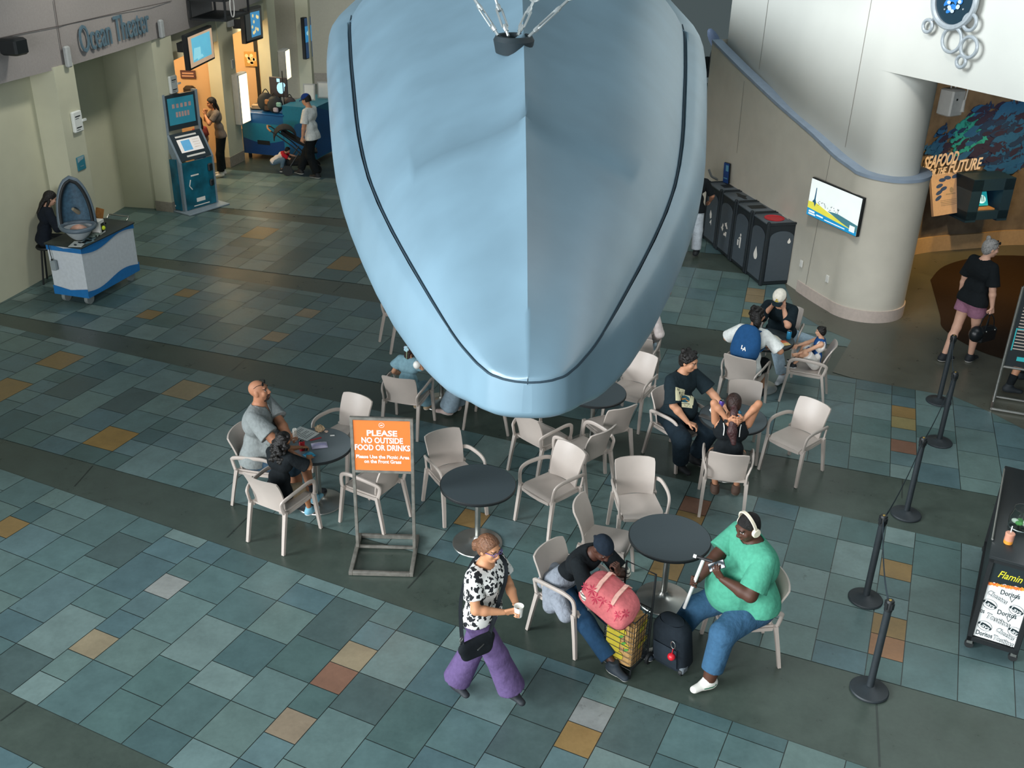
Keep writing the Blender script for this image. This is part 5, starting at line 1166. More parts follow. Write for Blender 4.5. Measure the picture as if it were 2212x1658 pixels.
def bird():
    r = emp('seabird_model', oncart(.66, .46), crz+.2, 'tan long necked seabird model perched on the cart', 'model'); t = mat('driftwood_tan', '#b3a58c', rough=.8, var=.15)
    m = MB(); m.sphere((0, 0, .22), (.17, .13, .20), 18); m.tube(smooth_path([(.06, 0, .32), (.13, 0, .44), (.12, 0, .58), (.16, 0, .64)], 5), lambda q: .075-.035*q, 12); m.sphere((.17, 0, .655), (.06, .045, .05), 12); m.build('body', t, r)
    m = MB(); m.tube([(.20, 0, .66), (.25, 0, .68)], lambda q: .022-.014*q, 8); m.build('beak', mat('beak_pale', '#d6c7a8', rough=.6), r)
    for s in (-1, 1):
        m = MB(); m.tube(smooth_path([(-.06, s*.06, .30), (-.2, s*.10, .38), (-.32, s*.08, .47)], 4), lambda q: .055-.03*q, 8); m.build('wing', mat('wing_tan', '#8f8570', rough=.8), r)
bird()
def carton(u, v):
    r = emp('display_box', oncart(u, v), crz+.15, 'white carton with handle and a yellow ball in its window', 'box'); m = MB(); m.box((0, 0, .11), (.17, .13, .22), bev=.003)
    m.box((0, .06, .27), (.17, .008, .12)); m.build('carton', M_WHITE, r); m = MB(); m.box((.02, -.067, .10), (.10, .004, .14)); m.build('window', M_DARK, r); m = MB(); m.box((0, .054, .29), (.09, .004, .03)); m.build('hand_hole', M_DARK, r)
    m = MB(); m.sphere((.02, -.075, .09), .035, 14); m.build('ball', mat('neon_yellow', '#cfe02a', rough=.5), r)
carton(.66, .14)
m = MB(); m.box((0, 0, .16), (.17, .03, .36), M=Matrix.Rotation(.45, 3, 'Y')); m.lathe((-.02, -.018, .24), [(.045, 0), (.045, .004)], 16, M=Matrix.Rotation(math.pi/2, 3, 'X')); single('wooden_board', m, mat('pine', '#b5793e', rough=.6, var=.2), oncart(.84, .25)+Vector((0, 0, .005)), crz, 'leaning wooden board with round knot on the cart', 'board')
for i, (u, v, a, w, h) in enumerate(((.10, .12, .3, .26, .20), (.24, .05, -.1, .18, .12), (.34, .10, .2, .20, .15))):
    m = MB(); m.box((0, 0, .003), (w, h, .005)); m2 = frame((0, 0, .0062), (1, 0, 0), (0, 1, 0)); poly(m, m2, ell((-.05*w/.26, .02), .05*w/.26, .022, 12, rot=.5), 1, .0005); poly(m, m2, ell((.06*w/.26, -.01), .05*w/.26, .025, 12, rot=.8), 1, .0005)
    single('photo_card', m, [M_PAPER if i == 0 else mat('card_teal', '#7d9ba3', rough=.5), M_KD], oncart(u, v), crz+a, ['large white picture sheet at the near corner of the cart', 'small pale card beside the picture sheet on the cart', 'teal picture card below the whale mouth model'][i], 'card', 'picture cards on the cart', False)
m = MB()
for sg in (-1, 1): m.sphere((sg*.03, 0, .03), (.05, .10, .025), 12, M=Matrix.Rotation(sg*.5, 3, 'Z'))
m.tube([(-.09, .02, .02), (.10, -.03, .03)], .012, 6); single('fin_model', m, mat('fin_grey', '#57665f', rough=.6), oncart(.48, .12), crz, 'grey green fin shaped model on the cart front', 'model')
m = MB(); m.tube([(-.08, 0, .02), (.08, .03, .025)], .018, 8); single('shell_model', m, mat('shell_pale', '#9aa79a', rough=.6), oncart(.58, .06), crz, 'pale slim specimen beside the carton on the cart', 'specimen')
m = MB(); m.box((0, 0, .015), (.2, .14, .03), bev=.005); single('specimen_tray', m, M_BLACK, oncart(1.02, .40), crz, 'black tray at the far end of the cart', 'tray')
for i, (u, v, c) in enumerate(((.97, .35, '#c9a868'), (1.05, .44, '#c08a6a'))):
    m = MB(); m.sphere((0, 0, .025), (.05, .025, .025), 10); single('specimen', m, mat('spec_'+c[1:], c, rough=.6), oncart(u, v)+Vector((0, 0, .03)), crz+.4, ['yellowish specimen on the left of the black tray', 'reddish specimen on the right of the black tray'][i], 'specimen', 'specimens on the tray')
def stool():
    p = fl(112, 612); r = emp('attendant_stool', (p.x, p.y+.10, 0), .2, 'black stool behind the left end of the cart', 'stool'); m = MB(); m.lathe((0, 0, .60), [(.18, 0), (.19, .02), (.18, .04)], 20); m.build('seat', M_BLACK, r)
    for a in range(4): m = MB(); m.tube([(.12*math.cos(a*1.571+.785), .12*math.sin(a*1.571+.785), .6), (.20*math.cos(a*1.571+.785), .20*math.sin(a*1.571+.785), 0)], .016, 8); m.build('leg', M_BLACK, r)
stool()
def radio():
    q = oncart(-.06, .5); q.z = .66; r = emp('radio_holder', q, crz, 'grey radio pouch with antenna hung on the cart end', 'radio'); m = MB(); m.box((0, 0, 0), (.06, .09, .16), bev=.01); m.build('pouch', mat('pouch_grey', '#8d979a', rough=.6), r); m = MB(); m.tube([(0, .02, .08), (-.01, .03, .34)], .006, 6); m.lathe((0, .02, .07), [(.016, 0), (.016, .03)], 8); m.build('antenna', M_BLACK, r)
radio()
# ticket counter with its desk things
M_TB1 = mat('counter_blue', '#175a94', rough=.4, var=.06); M_TB2 = mat('counter_teal', '#1e7795', rough=.4); M_TB3 = mat('counter_navy', '#123f78', rough=.4)
def counter():
    a, b = fl(529, 340), fl(618, 349); d = (b-a); L = d.length; d.normalize(); r = emp('ticket_counter', (a.x, a.y, 0), math.atan2(d.y, d.x), 'blue ticket counter with teal waves in front of the booth', 'counter')
    m = MB(); m.box((L/2, .5, .60), (L, 1.0, .96)); m.build('body', M_TB1, r); m = MB(); m.box((L/2, .5, 1.09), (L+.06, 1.06, .04), bev=.01); m.build('top', M_TB1, r)
    fr = frame((0, -.004, 0), (1, 0, 0), (0, 0, 1)); m = MB(); top = [(.02+(L-.04)*i/14, .50-.10*math.sin(i/14*math.pi)) for i in range(15)]; poly(m, fr, top+[(L-.02, .86), (.02, .86)]); m.build('wave_panel', M_TB2, r)
    m = MB(); poly(m, fr, [(.02, .13), (L-.02, .13)]+[(x, z-.005) for x, z in top[::-1]], 0, .001); m.build('wave_panel', M_TB3, r); m = MB(); rectf(m, fr, L*.35, .36, L*.65, .46, 0, .006); m.build('vent', M_BLACK, r)
    m = MB(); m.box((L+.40, .75, .72), (.8, 1.5, 1.2), rz=0); m.build('wing', M_TB2, r)
    m = MB(); m.add([(L+.805, 0, .15), (L+.805, 1.5, .15), (L+.805, 1.5, .9), (L+.805, .2, 1.3), (L+.805, 0, 1.3)], [(0, 1, 2, 3, 4)]); m.add([(L+.02, -.006, .12), (L+.78, -.006, .12), (L+.78, -.006, 1.1), (L+.3, -.006, .9)], [(0, 1, 2, 3)]); m.build('wave_panel', M_TB1, r)
    for q in (.1, L-.1): m = MB(); m.box((q, .1, .06), (.06, .06, .12)); m.build('foot', M_BLACK, r)
    return r, a, d, L
CNT, ca_, cd_, cl_ = counter(); cn_ = Vector((-cd_.y, cd_.x, 0)); ctz = math.atan2(cd_.y, cd_.x)
def oncnt(u, v, z=1.11): return Vector((ca_.x, ca_.y, z))+cd_*u+cn_*v
def pos():
    r = emp('till_monitor', oncnt(.72, .62), ctz, 'monitor with pale blue picture on the ticket counter', 'monitor'); m = MB(); m.box((0, 0, .50), (.46, .05, .46), bev=.01); s = m.build('casing', mat('till_grey', '#4a4448', rough=.5), r)
    fr = frame((0, -.027, .50), (1, 0, 0), (0, 0, 1)); m = MB(); poly(m, fr, ell((.06, -.02), .10, .13, 14)); poly(m, fr, ell((.12, .06), .07, .06, 10)); rectf(m, fr, -.03, .12, .05, .2); m.build('picture', glow('ice', '#a9dcef', .9), s)
    m = MB(); m.box((0, 0, .14), (.05, .05, .28)); m.lathe((0, 0, 0), [(.12, 0), (.12, .02)], 16); m.build('stand', M_BLACK, r)
pos()
def plush(u, v, s, label, c='#141a1c', bits=(('#7f9aa3', .2), ('#9a6a4a', -.2))):
    r = emp('merchandise_bag', oncnt(u, v), ctz, label, 'bag', 'bags heaped on the ticket counter'); m = MB(); m.sphere((0, 0, .22*s), (.22*s, .18*s, .22*s), 16); m.build('bag_body', mat('bag_'+c[1:], c, rough=.7), r)
    for q, (cc, x) in enumerate(bits): m = MB(); m.box((x*s, -.16*s, (.12+.14*q)*s), (.14*s, .06, .12*s), bev=.02); m.build('printed_tag', mat('tag_'+cc[1:], cc, rough=.6), r)
    m = MB(); m.tube(smooth_path([(-.1*s, 0, .4*s), (0, 0, .52*s), (.1*s, 0, .4*s)], 5), .012, 6); m.build('strap', M_BLACK, r)
plush(.60, .18, 1.0, 'black rounded bag at the front of the ticket counter', bits=(('#3c2a1e', .1), ('#a06a3a', .12))); plush(.86, .10, .9, 'black bag with pale print hanging at the counter corner', '#1b2226', (('#a9a2b0', .1), ('#7fb0a6', .2)))
plush(1.02, .55, .7, 'small dark bag beside the monitor on the counter', '#3a3336', (('#c8946a', .2),))
m = MB(); m.box((0, 0, .04), (.3, .22, .05), rz=.3, bev=.01); m.box((.02, 0, .085), (.26, .18, .03), rz=.3); single('paper_tray', m, mat('tray_tan', '#c2a47e', rough=.6), oncnt(.25, .35), ctz, 'tan paper tray at the left of the ticket counter', 'tray')
m = MB(); m.box((0, 0, .03), (.5, .3, .06), bev=.01); m.box((.1, .05, .1), (.2, .18, .08), bev=.02); single('cash_till', m, M_BLACK, oncnt(.28, .62), ctz, 'black till drawer on the ticket counter', 'till')
for i, (u, v) in enumerate(((cl_+.35, .75), (cl_+.55, 1.1))):
    r = emp('photo_stand', oncnt(u, v, 1.325), ctz+.3, ['framed white print standing on the counter wing, front one', 'framed white print standing on the counter wing, rear one'][i], 'photo stand', 'prints on the counter wing'); m = MB(); m.box((0, 0, .2), (.28, .02, .38), M=Matrix.Rotation(-.25, 3, 'X')); m.build('frame', M_SCON, r)
    m = MB(); m.box((0, -.012, .2), (.22, .01, .32), M=Matrix.Rotation(-.25, 3, 'X')); m.build('print', M_PAPER, r)
m = MB(); m.tube([oncnt(1.0, .30, 1.11), oncnt(1.0, .30, 2.05)], .012, 8); o = m.build('display_pole', M_BLACK); setp(o, 'thin black pole rising from the ticket counter', 'pole')
# stroller
def stroller():
    p = fl(655, 372); r = emp('stroller', (p.x, p.y, 0), .25, 'black stroller with tan handle next to the young man in white', 'stroller'); fab = mat('stroller_black', '#15181a', rough=.9, bump=.3); fr_ = mat('stroller_frame', '#3b4145', rough=.4, metal=.5)
    m = MB()
    for s in (-1, 1): m.tube([(-.65, s*.25, 1.02), (-.2, s*.26, .66), (.30, s*.24, .14)], .014, 8); m.tube([(-.05, s*.25, .55), (-.35, s*.25, .13)], .014, 8)
    m.tube([(.05, -.25, .42), (.05, .25, .42)], .012, 8); m.build('frame', fr_, r); m = MB(); m.tube([(-.66, -.26, 1.02), (-.72, -.15, 1.06), (-.72, .15, 1.06), (-.66, .26, 1.02)], .02, 8); m.build('handle', mat('tan_grip', '#a5764c', rough=.6), r)
    m = MB(); m.slab(lambda u, v: (Vector((-.42+.62*v, (u-.5)*.46, .95-.48*v+.10*v*v+.04*((u-.5)*2)**2)), Vector((.5, 0, .85))), 10, 10, .05); m.box((.2, 0, .50), (.3, .42, .05), bev=.02); m.build('seat', fab, r)
    def hood(u, v): a = math.pi*v; b = (u-.5)*2; return Vector((-.30+.28*math.cos(a)*.9-.05, b*.25, .80+.30*math.sin(a)*(1-.15*b*b))), Vector((math.cos(a), 0, math.sin(a)))
    m = MB(); m.slab(hood, 9, 12, .02); m.build('canopy', fab, r); m = MB(); m.box((-.05, 0, .28), (.5, .40, .16), bev=.04); m.build('basket', fab, r)
    for x, y in ((-.36, .25), (-.36, -.25), (.30, .22), (.30, -.22)):
        m = MB(); m.lathe((x, y-.02, .12), [(.05, 0), (.115, .0), (.12, .02), (.115, .04), (.05, .04)], 20, M=Matrix.Rotation(-math.pi/2, 3, 'X')); m.build('wheel', M_BLACK, r)
stroller()
# ---------------------------------------------------------------- right side: bins, screens, art, alcove, snack cart, menu stand
M_BIN = mat('bin_black', '#1f272c', rough=.5); M_BINP = mat('bin_panel', '#4b555d', rough=.5, var=.04); M_BINT = mat('bin_lid_grey', '#5a6268', rough=.5)
def bin_(k, icon, hole, lab):
    a, b = Vector((4.26, 16.72, 0)), Vector((3.60, 19.45, 0)); d = (b-a).normalized(); w = .64; p = a+d*(w+.03)*k; r = emp('recycling_bin', p, math.atan2(-d.y, -d.x), lab, 'bin', 'bins in a row along the wall')
    # local: x runs towards the camera along the row, y away from the aisle
    r.rotation_euler = (0, 0, math.atan2(d.y, d.x)-math.pi/2)                          # y = along the row away from the camera, x = towards the wall
    W_, L_, H_ = .60, w, 1.10; m = MB(); m.box((W_/2, L_/2, H_/2), (W_-.05, L_-.05, H_-.04)); m.build('body', M_BIN, r)
    for x in (.03, W_-.03):
        for y in (.03, L_-.03): m = MB(); m.box((x, y, H_/2+.01), (.06, .06, H_+.02), bev=.012); m.lathe((x, y, H_+.02), [(.03, 0), (.028, .02), (.012, .03)], 10); m.build('corner_post', M_BIN, r)
    m = MB(); m.box((W_/2, L_/2, H_-.005), (W_-.04, L_-.04, .035), bev=.01); lid = m.build('lid', M_BINT, r)
    m = MB()
    for y in (.02, L_-.02): m.box((W_/2, y, H_+.01), (W_-.1, .03, .03))
    m.build('rail', M_BIN, r)
    m = MB(); fr = frame((W_*.45, L_/2, H_+.014), (1, 0, 0), (0, 1, 0))
    if hole == 'round': 
        m.lathe((W_*.45, L_/2, H_+.012), [(.17, 0), (.175, .012), (.16, .014), (.15, .004)], 30, capb=False, capt=False); m.build('red_rim', mat('bin_red', '#c21f2c', rough=.4), lid); m = MB(); poly(m, fr, ell((0, 0), .155, .155, 28), 0, .003); m.build('red_opening', mat('bin_red', '#c21f2c'), lid)
    else:
        if hole == 'square': rectf(m, fr, -.10, -.10, .10, .10)
        elif hole == 'slot': poly(m, fr, [(-.03, -.2), (.02, -.2), (.04, -.07), (.10, 0), (.04, .07), (.02, .2), (-.03, .2), (-.05, .07), (-.09, 0), (-.05, -.07)])
        else: rectf(m, fr, -.16, -.10, .14, .10)
        m.build('opening', M_DARK, lid)
    m = MB(); fr2 = frame((W_-.09, L_/2, H_+.014), (0, -1, 0), (1, 0, 0)); 
    for i in range(3): rectf(m, fr2, -.15, -.03+.025*i, .10-.05*i, -.018+.025*i)
    m.build('print', M_INK, lid)
    def panel(f, ww, icon, small):
        arch = [(-ww/2, .08), (ww/2, .08), (ww/2, .86)]+[(ww/2*math.cos(t), .86+.12*math.sin(t)) for t in [i*math.pi/12 for i in range(1, 12)]]+[(-ww/2, .86)]
        m = MB(); m.add([f((x, y, .004)) for x, y in arch]+[f((x, y, .016)) for x, y in arch], [tuple(range(len(arch))), tuple(range(2*len(arch)-1, len(arch)-1, -1))]+[(i, (i+1) % len(arch), len(arch)+(i+1) % len(arch), len(arch)+i) for i in range(len(arch))])
        p = m.build('panel', M_BINP, r, False); m = MB(); c = (0, .50) if not small else (ww*.32, .80); q = .13 if not small else .055
        if icon == 'drop': poly(m, f, [(c[0], c[1]+q)]+ell((c[0], c[1]-q*.25), q*.55, q*.6, 16, -3.6, .46)[::-1], 0, .019)
        elif icon == 'recycle':
            for t in range(3):
                a0 = t*2.094+.3; A = [(c[0]+q*rr*math.cos(a0+da), c[1]+q*rr*math.sin(a0+da)) for rr, da in ((.6, 0), (1.0, 0), (1.05, .8), (1.3, .8), (.82, 1.5), (.40, .8), (.62, .8))]; poly(m, f, A, 0, .019)
        elif icon == 'person':
            poly(m, f, ell((c[0]+.02, c[1]+q*.85), .025, .028, 12), 0, .019); poly(m, f, [(c[0]-.005, c[1]+q*.6), (c[0]+.055, c[1]+q*.55), (c[0]+.05, c[1]-q), (c[0]+.005, c[1]-q)], 0, .019); poly(m, f, [(c[0]-.09, c[1]), (c[0]-.03, c[1]), (c[0]-.035, c[1]-q*.8), (c[0]-.085, c[1]-q*.8)], 0, .019); poly(m, f, [(c[0]-.06, c[1]+.03), (c[0], c[1]+q*.55), (c[0]+.01, c[1]+q*.4), (c[0]-.04, c[1]+.02)], 0, .019)
        else: poly(m, f, [(c[0]-.03, c[1]+q*1.2), (c[0]+.04, c[1]+q*.7), (c[0]+.045, c[1]+.02), (c[0]-.02, c[1]-.02), (c[0]-.055, c[1]+.06)], 0, .019); poly(m, f, [(c[0]+.05, c[1]-.01), (c[0]+.06, c[1]-q), (c[0]+.02, c[1]-q*.7), (c[0]-.03, c[1]-q*.8), (c[0]+.015, c[1]-.04)], 0, .019)
        m.build('emblem', M_INK, p, False)
    panel(frame((.024, L_/2, 0), (0, -1, 0), (0, 0, 1)), .47, icon, False)
    if k == 0: panel(frame((W_/2, .024, 0), (1, 0, 0), (0, 0, 1)), .44, icon, True)
bin_(0, 'drop', 'round', 'nearest bin of the row, with a water drop emblem and round red opening'); bin_(1, 'person', 'rect', 'second bin from the front, with a litter figure emblem')
bin_(2, 'recycle', 'slot', 'third bin from the front, with a three arrow emblem'); bin_(3, 'leaf', 'square', 'farthest bin of the row, with a square opening')
# wall screen with the tower picture
LA, LB = Vector((4.86, 16.66)), Vector((5.22, 15.72)); _t = (LB-LA).normalized(); _n = Vector((-_t.y, _t.x)); _n = -_n if _n.x > 0 else _n
TA, TB_ = LA+_n*.16, LB+_n*.10
def paint_tv(r, fr, w, h):
    layer(r, 'picture', fr, [R4(-w/2, -h/2, w/2, h/2)], glow('paper', '#e4ecea', .75)); layer(r, 'picture', fr, [[(-w/2, -h*.12), (-w*.33, -h*.10), (-w*.1, -h*.20), (w*.5, -h*.40), (w*.5, -h*.5), (-w*.5, -h*.5)]], glow('lime', '#d2cc4e', .8), .003)
    layer(r, 'picture', fr, [[(-w*.1, -h*.18), (w*.1, -h*.14), (w*.5, -h*.22), (w*.5, -h*.42), (w*.2, -h*.32)]], glow('harbour', '#4b7f8a', .6), .0035)
    layer(r, 'picture', fr, [[(-w/2, -h*.30), (w*.5, -h*.40), (w*.5, -h*.5), (-w*.5, -h*.5)]], glow('band', '#1f86b8', .8), .004)
    layer(r, 'picture', fr, [[(-w*.38, h*.30), (-w*.365, h*.30), (-w*.36, -h*.02), (-w*.34, -h*.10), (-w*.36, -h*.22), (-w*.385, -h*.12), (-w*.42, -h*.10), (-w*.39, -h*.02)]], glow('tower', '#2c5f7c', .5), .005)
    rng = random.Random(5); layer(r, 'picture', fr, [ell((rng.uniform(-.3, .12)*w, rng.uniform(-.14, -.02)*h), .012*w, .008*h, 7, rot=rng.uniform(0, 3)) for _ in range(26)], glow('birds', '#31505a', .4), .005)
    layer(r, 'picture', fr, [R4(-w*.46, -h*.40, -w*.34, -h*.35), R4(-w*.46, -h*.46, -w*.32, -h*.42), R4(-w*.30, -h*.43, -w*.16, -h*.39), R4(-w*.13, -h*.455, w*.28, -h*.43), R4(w*.36, -h*.44, w*.46, -h*.28)], glow('text', '#e4ecea', .75), .006)
screen('wall_screen', [onplane(*q, TA, TB_) for q in ((1750, 383), (1859, 428), (1853, 513), (1747, 462))], .06, paint_tv, 'flat wall screen showing a tower above a yellow green hill', bezel=.012, mount=.08)
# blue poster and small tap beyond the bins
PA, PB = Vector((4.06, 19.3)), Vector((4.40, 18.0))
def paint_poster(r, fr, w, h):
    layer(r, 'picture', fr, [R4(-w/2, -h/2, w/2, h/2)], mat('poster_blue', '#1d4f9c', rough=.5)); layer(r, 'picture', fr, [R4(-w*.1, h*.1, w*.4, h*.4), R4(-w*.4, -h*.3, w*.3, -h*.24)], mat('poster_light', '#6fb6d6', rough=.5), .004)
screen('wall_poster', [onplane(*q, PA-Vector((.10, .02)), PB-Vector((.10, .02))) for q in ((1563, 350), (1575, 354), (1574, 396), (1563, 394))], .03, paint_poster, 'narrow blue poster on the wall behind the farthest bins', 'poster', bezel=.004)
m = MB(); m.tube(smooth_path([(0, 0, 0), (-.12, -.02, .06), (-.16, -.02, .12), (-.20, -.02, .2)], 4), .022, 8); o = m.build('wall_lever', mat('lever_metal', '#8b8f90', rough=.4, metal=.5)); p = onplane(1556, 388, PA, PB); o.location = p+Vector((-.05, 0, 0)); setp(o, 'small metal lever on the wall beside the blue poster', 'lever')
for px, py, lab in ((1731, 569, 'white socket low on the wall right of the nearest bin'), (1787, 602, 'white socket under the wall screen')):
    p = onplane(px, py, LA+_n*.06, LB+_n*.06); m = MB(); m.box((0, 0, 0), (.07, .02, .12), bev=.004); m.box((0, -.011, .02), (.03, .004, .03)); o = m.build('wall_socket', M_WHITE); o.location = p; o.rotation_euler = (0, 0, math.atan2(_t.y, _t.x)); setp(o, lab, 'socket', 'white wall sockets')
# ring artwork on the header
def art():
    hA, hB = Vector(HA), Vector(HB); t = (hB-hA).normalized(); n = Vector((t.y, -t.x)); n = -n if n.x > 0 else n; n3 = Vector((*n, 0)); A, B = hA+n*.12, hB+n*.12
    c = onplane(2062, -10, A, B); r = emp('ring_artwork', c, 0, 'cluster of silver rings round a blue jellyfish picture on the white header', 'wall art'); fr = frame((0, 0, 0), (*t, 0), (0, 0, 1)); silver = mat('art_silver', '#a9b1b6', rough=.4, metal=.3)
    if (fr((0, 0, 1)))@n3 < 0: fr = frame((0, 0, 0), (-t.x, -t.y, 0), (0, 0, 1))
    fx = lambda px, py: (lambda q: ((q-c).dot(Vector((*t, 0))), (q-c).z))(onplane(px, py, A, B))
    sgn = 1 if (fr((1, 0, 0))).dot(Vector((*t, 0))) > 0 else -1
    def ring(px, py, rx, name, w=.05):
        x, z = fx(px, py); x2, _ = fx(px+rx, py); R = abs(x2-x); x *= sgn; m = MB(); m.tube([fr((x+R*math.cos(a), z+R*math.sin(a), 0)) for a in [i*math.pi/20 for i in range(40)]], w/2, 8, closed=True); m.build(name, silver, r); return x, z, R
    x0, z0, R = ring(2062, 0, 47, 'large_ring', .085); m = MB(); poly(m, fr, ell((x0, z0), R, R, 40), 0, -.01); m.build('picture', mat('deep_navy', '#0f2c3a', rough=.4), r)
    rng = random.Random(8); m = MB()
    for i in range(30): a, q = rng.uniform(0, 6.28), rng.uniform(0, 1)**.6; poly(m, fr, ell((x0-.06*R+.45*R*q*math.cos(a), z0+.05*R+.5*R*q*math.sin(a)), R*rng.uniform(.06, .15), R*rng.uniform(.05, .10), 10, rot=rng.uniform(0, 3)), 0, -.006+.0003*i)
    m.build('picture', mat('jelly_blue', '#2a78c4', rough=.4), r); m = MB()
    for i in range(9): a = rng.uniform(0, 6.28); poly(m, fr, ell((x0+.02*R+.25*R*math.cos(a), z0-.05*R+.35*R*math.sin(a)), R*.09, R*.07, 9), 0, .006+.0003*i)
    m.build('picture', mat('jelly_white', '#b9c6da', rough=.4), r)
    for px, py, rx in ((2004, 56, 10), (2056, 86, 21), (2093, 102, 18), (2095, 48, 14), (2076, 133, 10)): ring(px, py, rx, 'small_ring')
    m = MB(); a, b = fx(2013, 44), fx(2021, 38); m.tube([fr((a[0]*sgn, a[1], 0)), fr((b[0]*sgn, b[1], 0))], .022, 6)
    for q in ((2060, 60), (2080, 20), (2040, 20)): k = fx(*q); m.tube([fr((k[0]*sgn, k[1], 0)), fr((k[0]*sgn, k[1], -.13))], .012, 6)
    m.build('bracket', silver, r)
art()
# white speaker and lamp hanging at the alcove mouth
p = fl(2054, 220, 3.35); r = emp('hanging_speaker', p, .5, 'white loudspeaker hanging from the header edge', 'speaker'); m = MB(); m.box((0, 0, 0), (.28, .26, .40), bev=.02); m.build('cabinet', M_WHITE, r); m = MB(); m.box((0, -.133, 0), (.24, .01, .36)); m.build('grille', mat('grille_white', '#d6d8d6', rough=.7), r)
m = MB(); m.box((-.04, -.14, .06), (.03, .006, .03)); m.build('badge', M_DARK, r); m = MB(); m.tube([(0, .05, .2), (.05, .1, .55)], .012, 6); m.tube([(.1, .05, .2), (.06, .1, .55)], .012, 6); m.build('bracket', M_WHITE, r)
p = fl(2083, 224, 3.35); r = emp('track_lamp', p, 0, 'slim white spot lamp right of the hanging speaker', 'lamp'); m = MB(); m.tube([(0, 0, 0), (.02, 0, .5)], .01, 6); m.build('stem', M_WHITE, r); m = MB(); m.lathe((-.01, 0, -.12), [(.035, 0), (.028, .02), (.022, .14), (.012, .18)], 12); m.build('shade', M_WHITE, r)
# alcove wall: painted shoal, raised title, screen box, panel
def onalc(px, py):
    best = None; P = [alc[i]-(Vector((alc[min(i+1, len(alc)-1)]-alc[max(i-1, 0)])).normalized().orthogonal()*0) for i in range(len(alc))]
    for a, b in zip(P[:-1], P[1:]):
        p = onplane(px, py, a, b); t = (p.to_2d()-a).dot(b-a)/(b-a).length_squared
        if -.01 <= t <= 1.01 and p.y > 0:
            d = (b-a).normalized(); n = Vector((d.y, -d.x)); return p, d, n
    return None
def mural():
    rng = random.Random(21); ms = [MB(), MB(), MB()]; cnt = 0
    for _ in range(2600):
        px, py = rng.uniform(1985, 2330), rng.uniform(225, 392); t = (px-1985)/230
        top = 320-95*min(1, t*1.25)**.7-(14*math.sin(px*.09)); bot = 335+ (0 if t < .35 else 25*min(1, (t-.35)/.4))+14*math.sin(px*.05)
        if not top < py < bot: continue
        if 2035 < px < 2112 and 258 < py < 330 and rng.random() < .8: continue
        q = onalc(px, py)
        if q is None: continue
        p, d, n = q; s = rng.uniform(.08, .15)*(1 if t < .4 else 1.35); a = rng.uniform(-.3, .3)+.35; w = p+Vector((*n, 0))*(.006+.00004*cnt); ex = Vector((*d, 0))*math.cos(a)+Vector((0, 0, math.sin(a))); ey = Vector((*d, 0))*-math.sin(a)+Vector((0, 0, math.cos(a)))
        pts = [(-1, 0), (-.6, .28), (0, .36), (.5, .18), (.72, .05), (1.05, .3), (1.0, 0), (1.05, -.3), (.72, -.05), (.5, -.18), (0, -.36), (-.6, -.28)]
        k = 0 if t < .2 else rng.choice([0, 1, 1, 2] if t < .75 else [0, 0, 1, 2]); ms[k].add([w+ex*x*s+ey*y*s for x, y in pts], [tuple(range(12))]); cnt += 1
    r = emp('shoal_mural', (0, 0, 0), 0, 'painted shoal of dark blue and purple fish across the alcove wall', 'mural')
    for mm, c in zip(ms, ('#1f5f9a', '#2b2a4a', '#1a3a66')): o = mm.build('fish_shoal', mat('mural_'+c[1:], c, rough=.8), r, False); o['kind'] = 'stuff'
    r2 = emp('fish_relief', (0, 0, 0), 0, 'cluster of bright teal fish shapes in a diamond above the alcove title', 'wall art'); tq = mat('relief_teal', '#2fa3a8', rough=.5)
    for i in range(6):
        for j in range(6):
            u, v = i-2.5, j-2.5
            if (i, j) in ((0, 0), (0, 1), (1, 0)): continue
            px, py = 2082+u*10.5+v*3.5, 293+v*9.5-u*6.0
            q = onalc(px, py)
            if not q: continue
            p, d, n = q; s = .05+.012*i+.008*rng.random(); m = MB(); a = .5; ex = Vector((*d, 0))*math.cos(a)+Vector((0, 0, math.sin(a))); ey = Vector((*d, 0))*-math.sin(a)+Vector((0, 0, math.cos(a))); n3 = Vector((*n, 0))
            pts = [(-1, 0), (-.4, .7), (.3, .8), (.6, .3), (1.1, .6), (.9, 0), (1.1, -.6), (.6, -.3), (.3, -.8), (-.4, -.7)]; m.add([p+n3*.02+ex*x*s+ey*y*s for x, y in pts]+[p+n3*.05+ex*x*s+ey*y*s for x, y in pts], [tuple(range(9, -1, -1)), tuple(range(10, 20))]+[(k, (k+1) % 10, 10+(k+1) % 10, 10+k) for k in range(10)]); m.build('fish', tq, r2, False)
mural()
def title():
    r = None; mt = mat('title_white', '#f4e6da', rough=.5)
    q0, d, n = onalc(2048, 350); r = emp('exhibit_title', q0, 0, 'raised white title lettering on the alcove wall', 'sign lettering'); m = MB(); n3 = Vector((*n, 0)); d3 = Vector((*d, 0))
    def put(t, pxa, pxb, py0, py1, h):
        a, _, _ = onalc(pxa, py0); b, _, _ = onalc(pxb, py1); x = (b-a); fr = frame((a+b)/2-q0+n3*.05, x.normalized(), (0, 0, 1)); addtext(m, t, fr, (0, 0), h, .02, width=x.length, extrude=.006, shear=.25)
    put('SEAFOOD', 1990, 2065, 354, 339, .33); put('FOR THE', 1996, 2039, 374, 367, .19); put('FUTURE', 2043, 2115, 362, 352, .31); m.build('lettering', mt, r)
title()
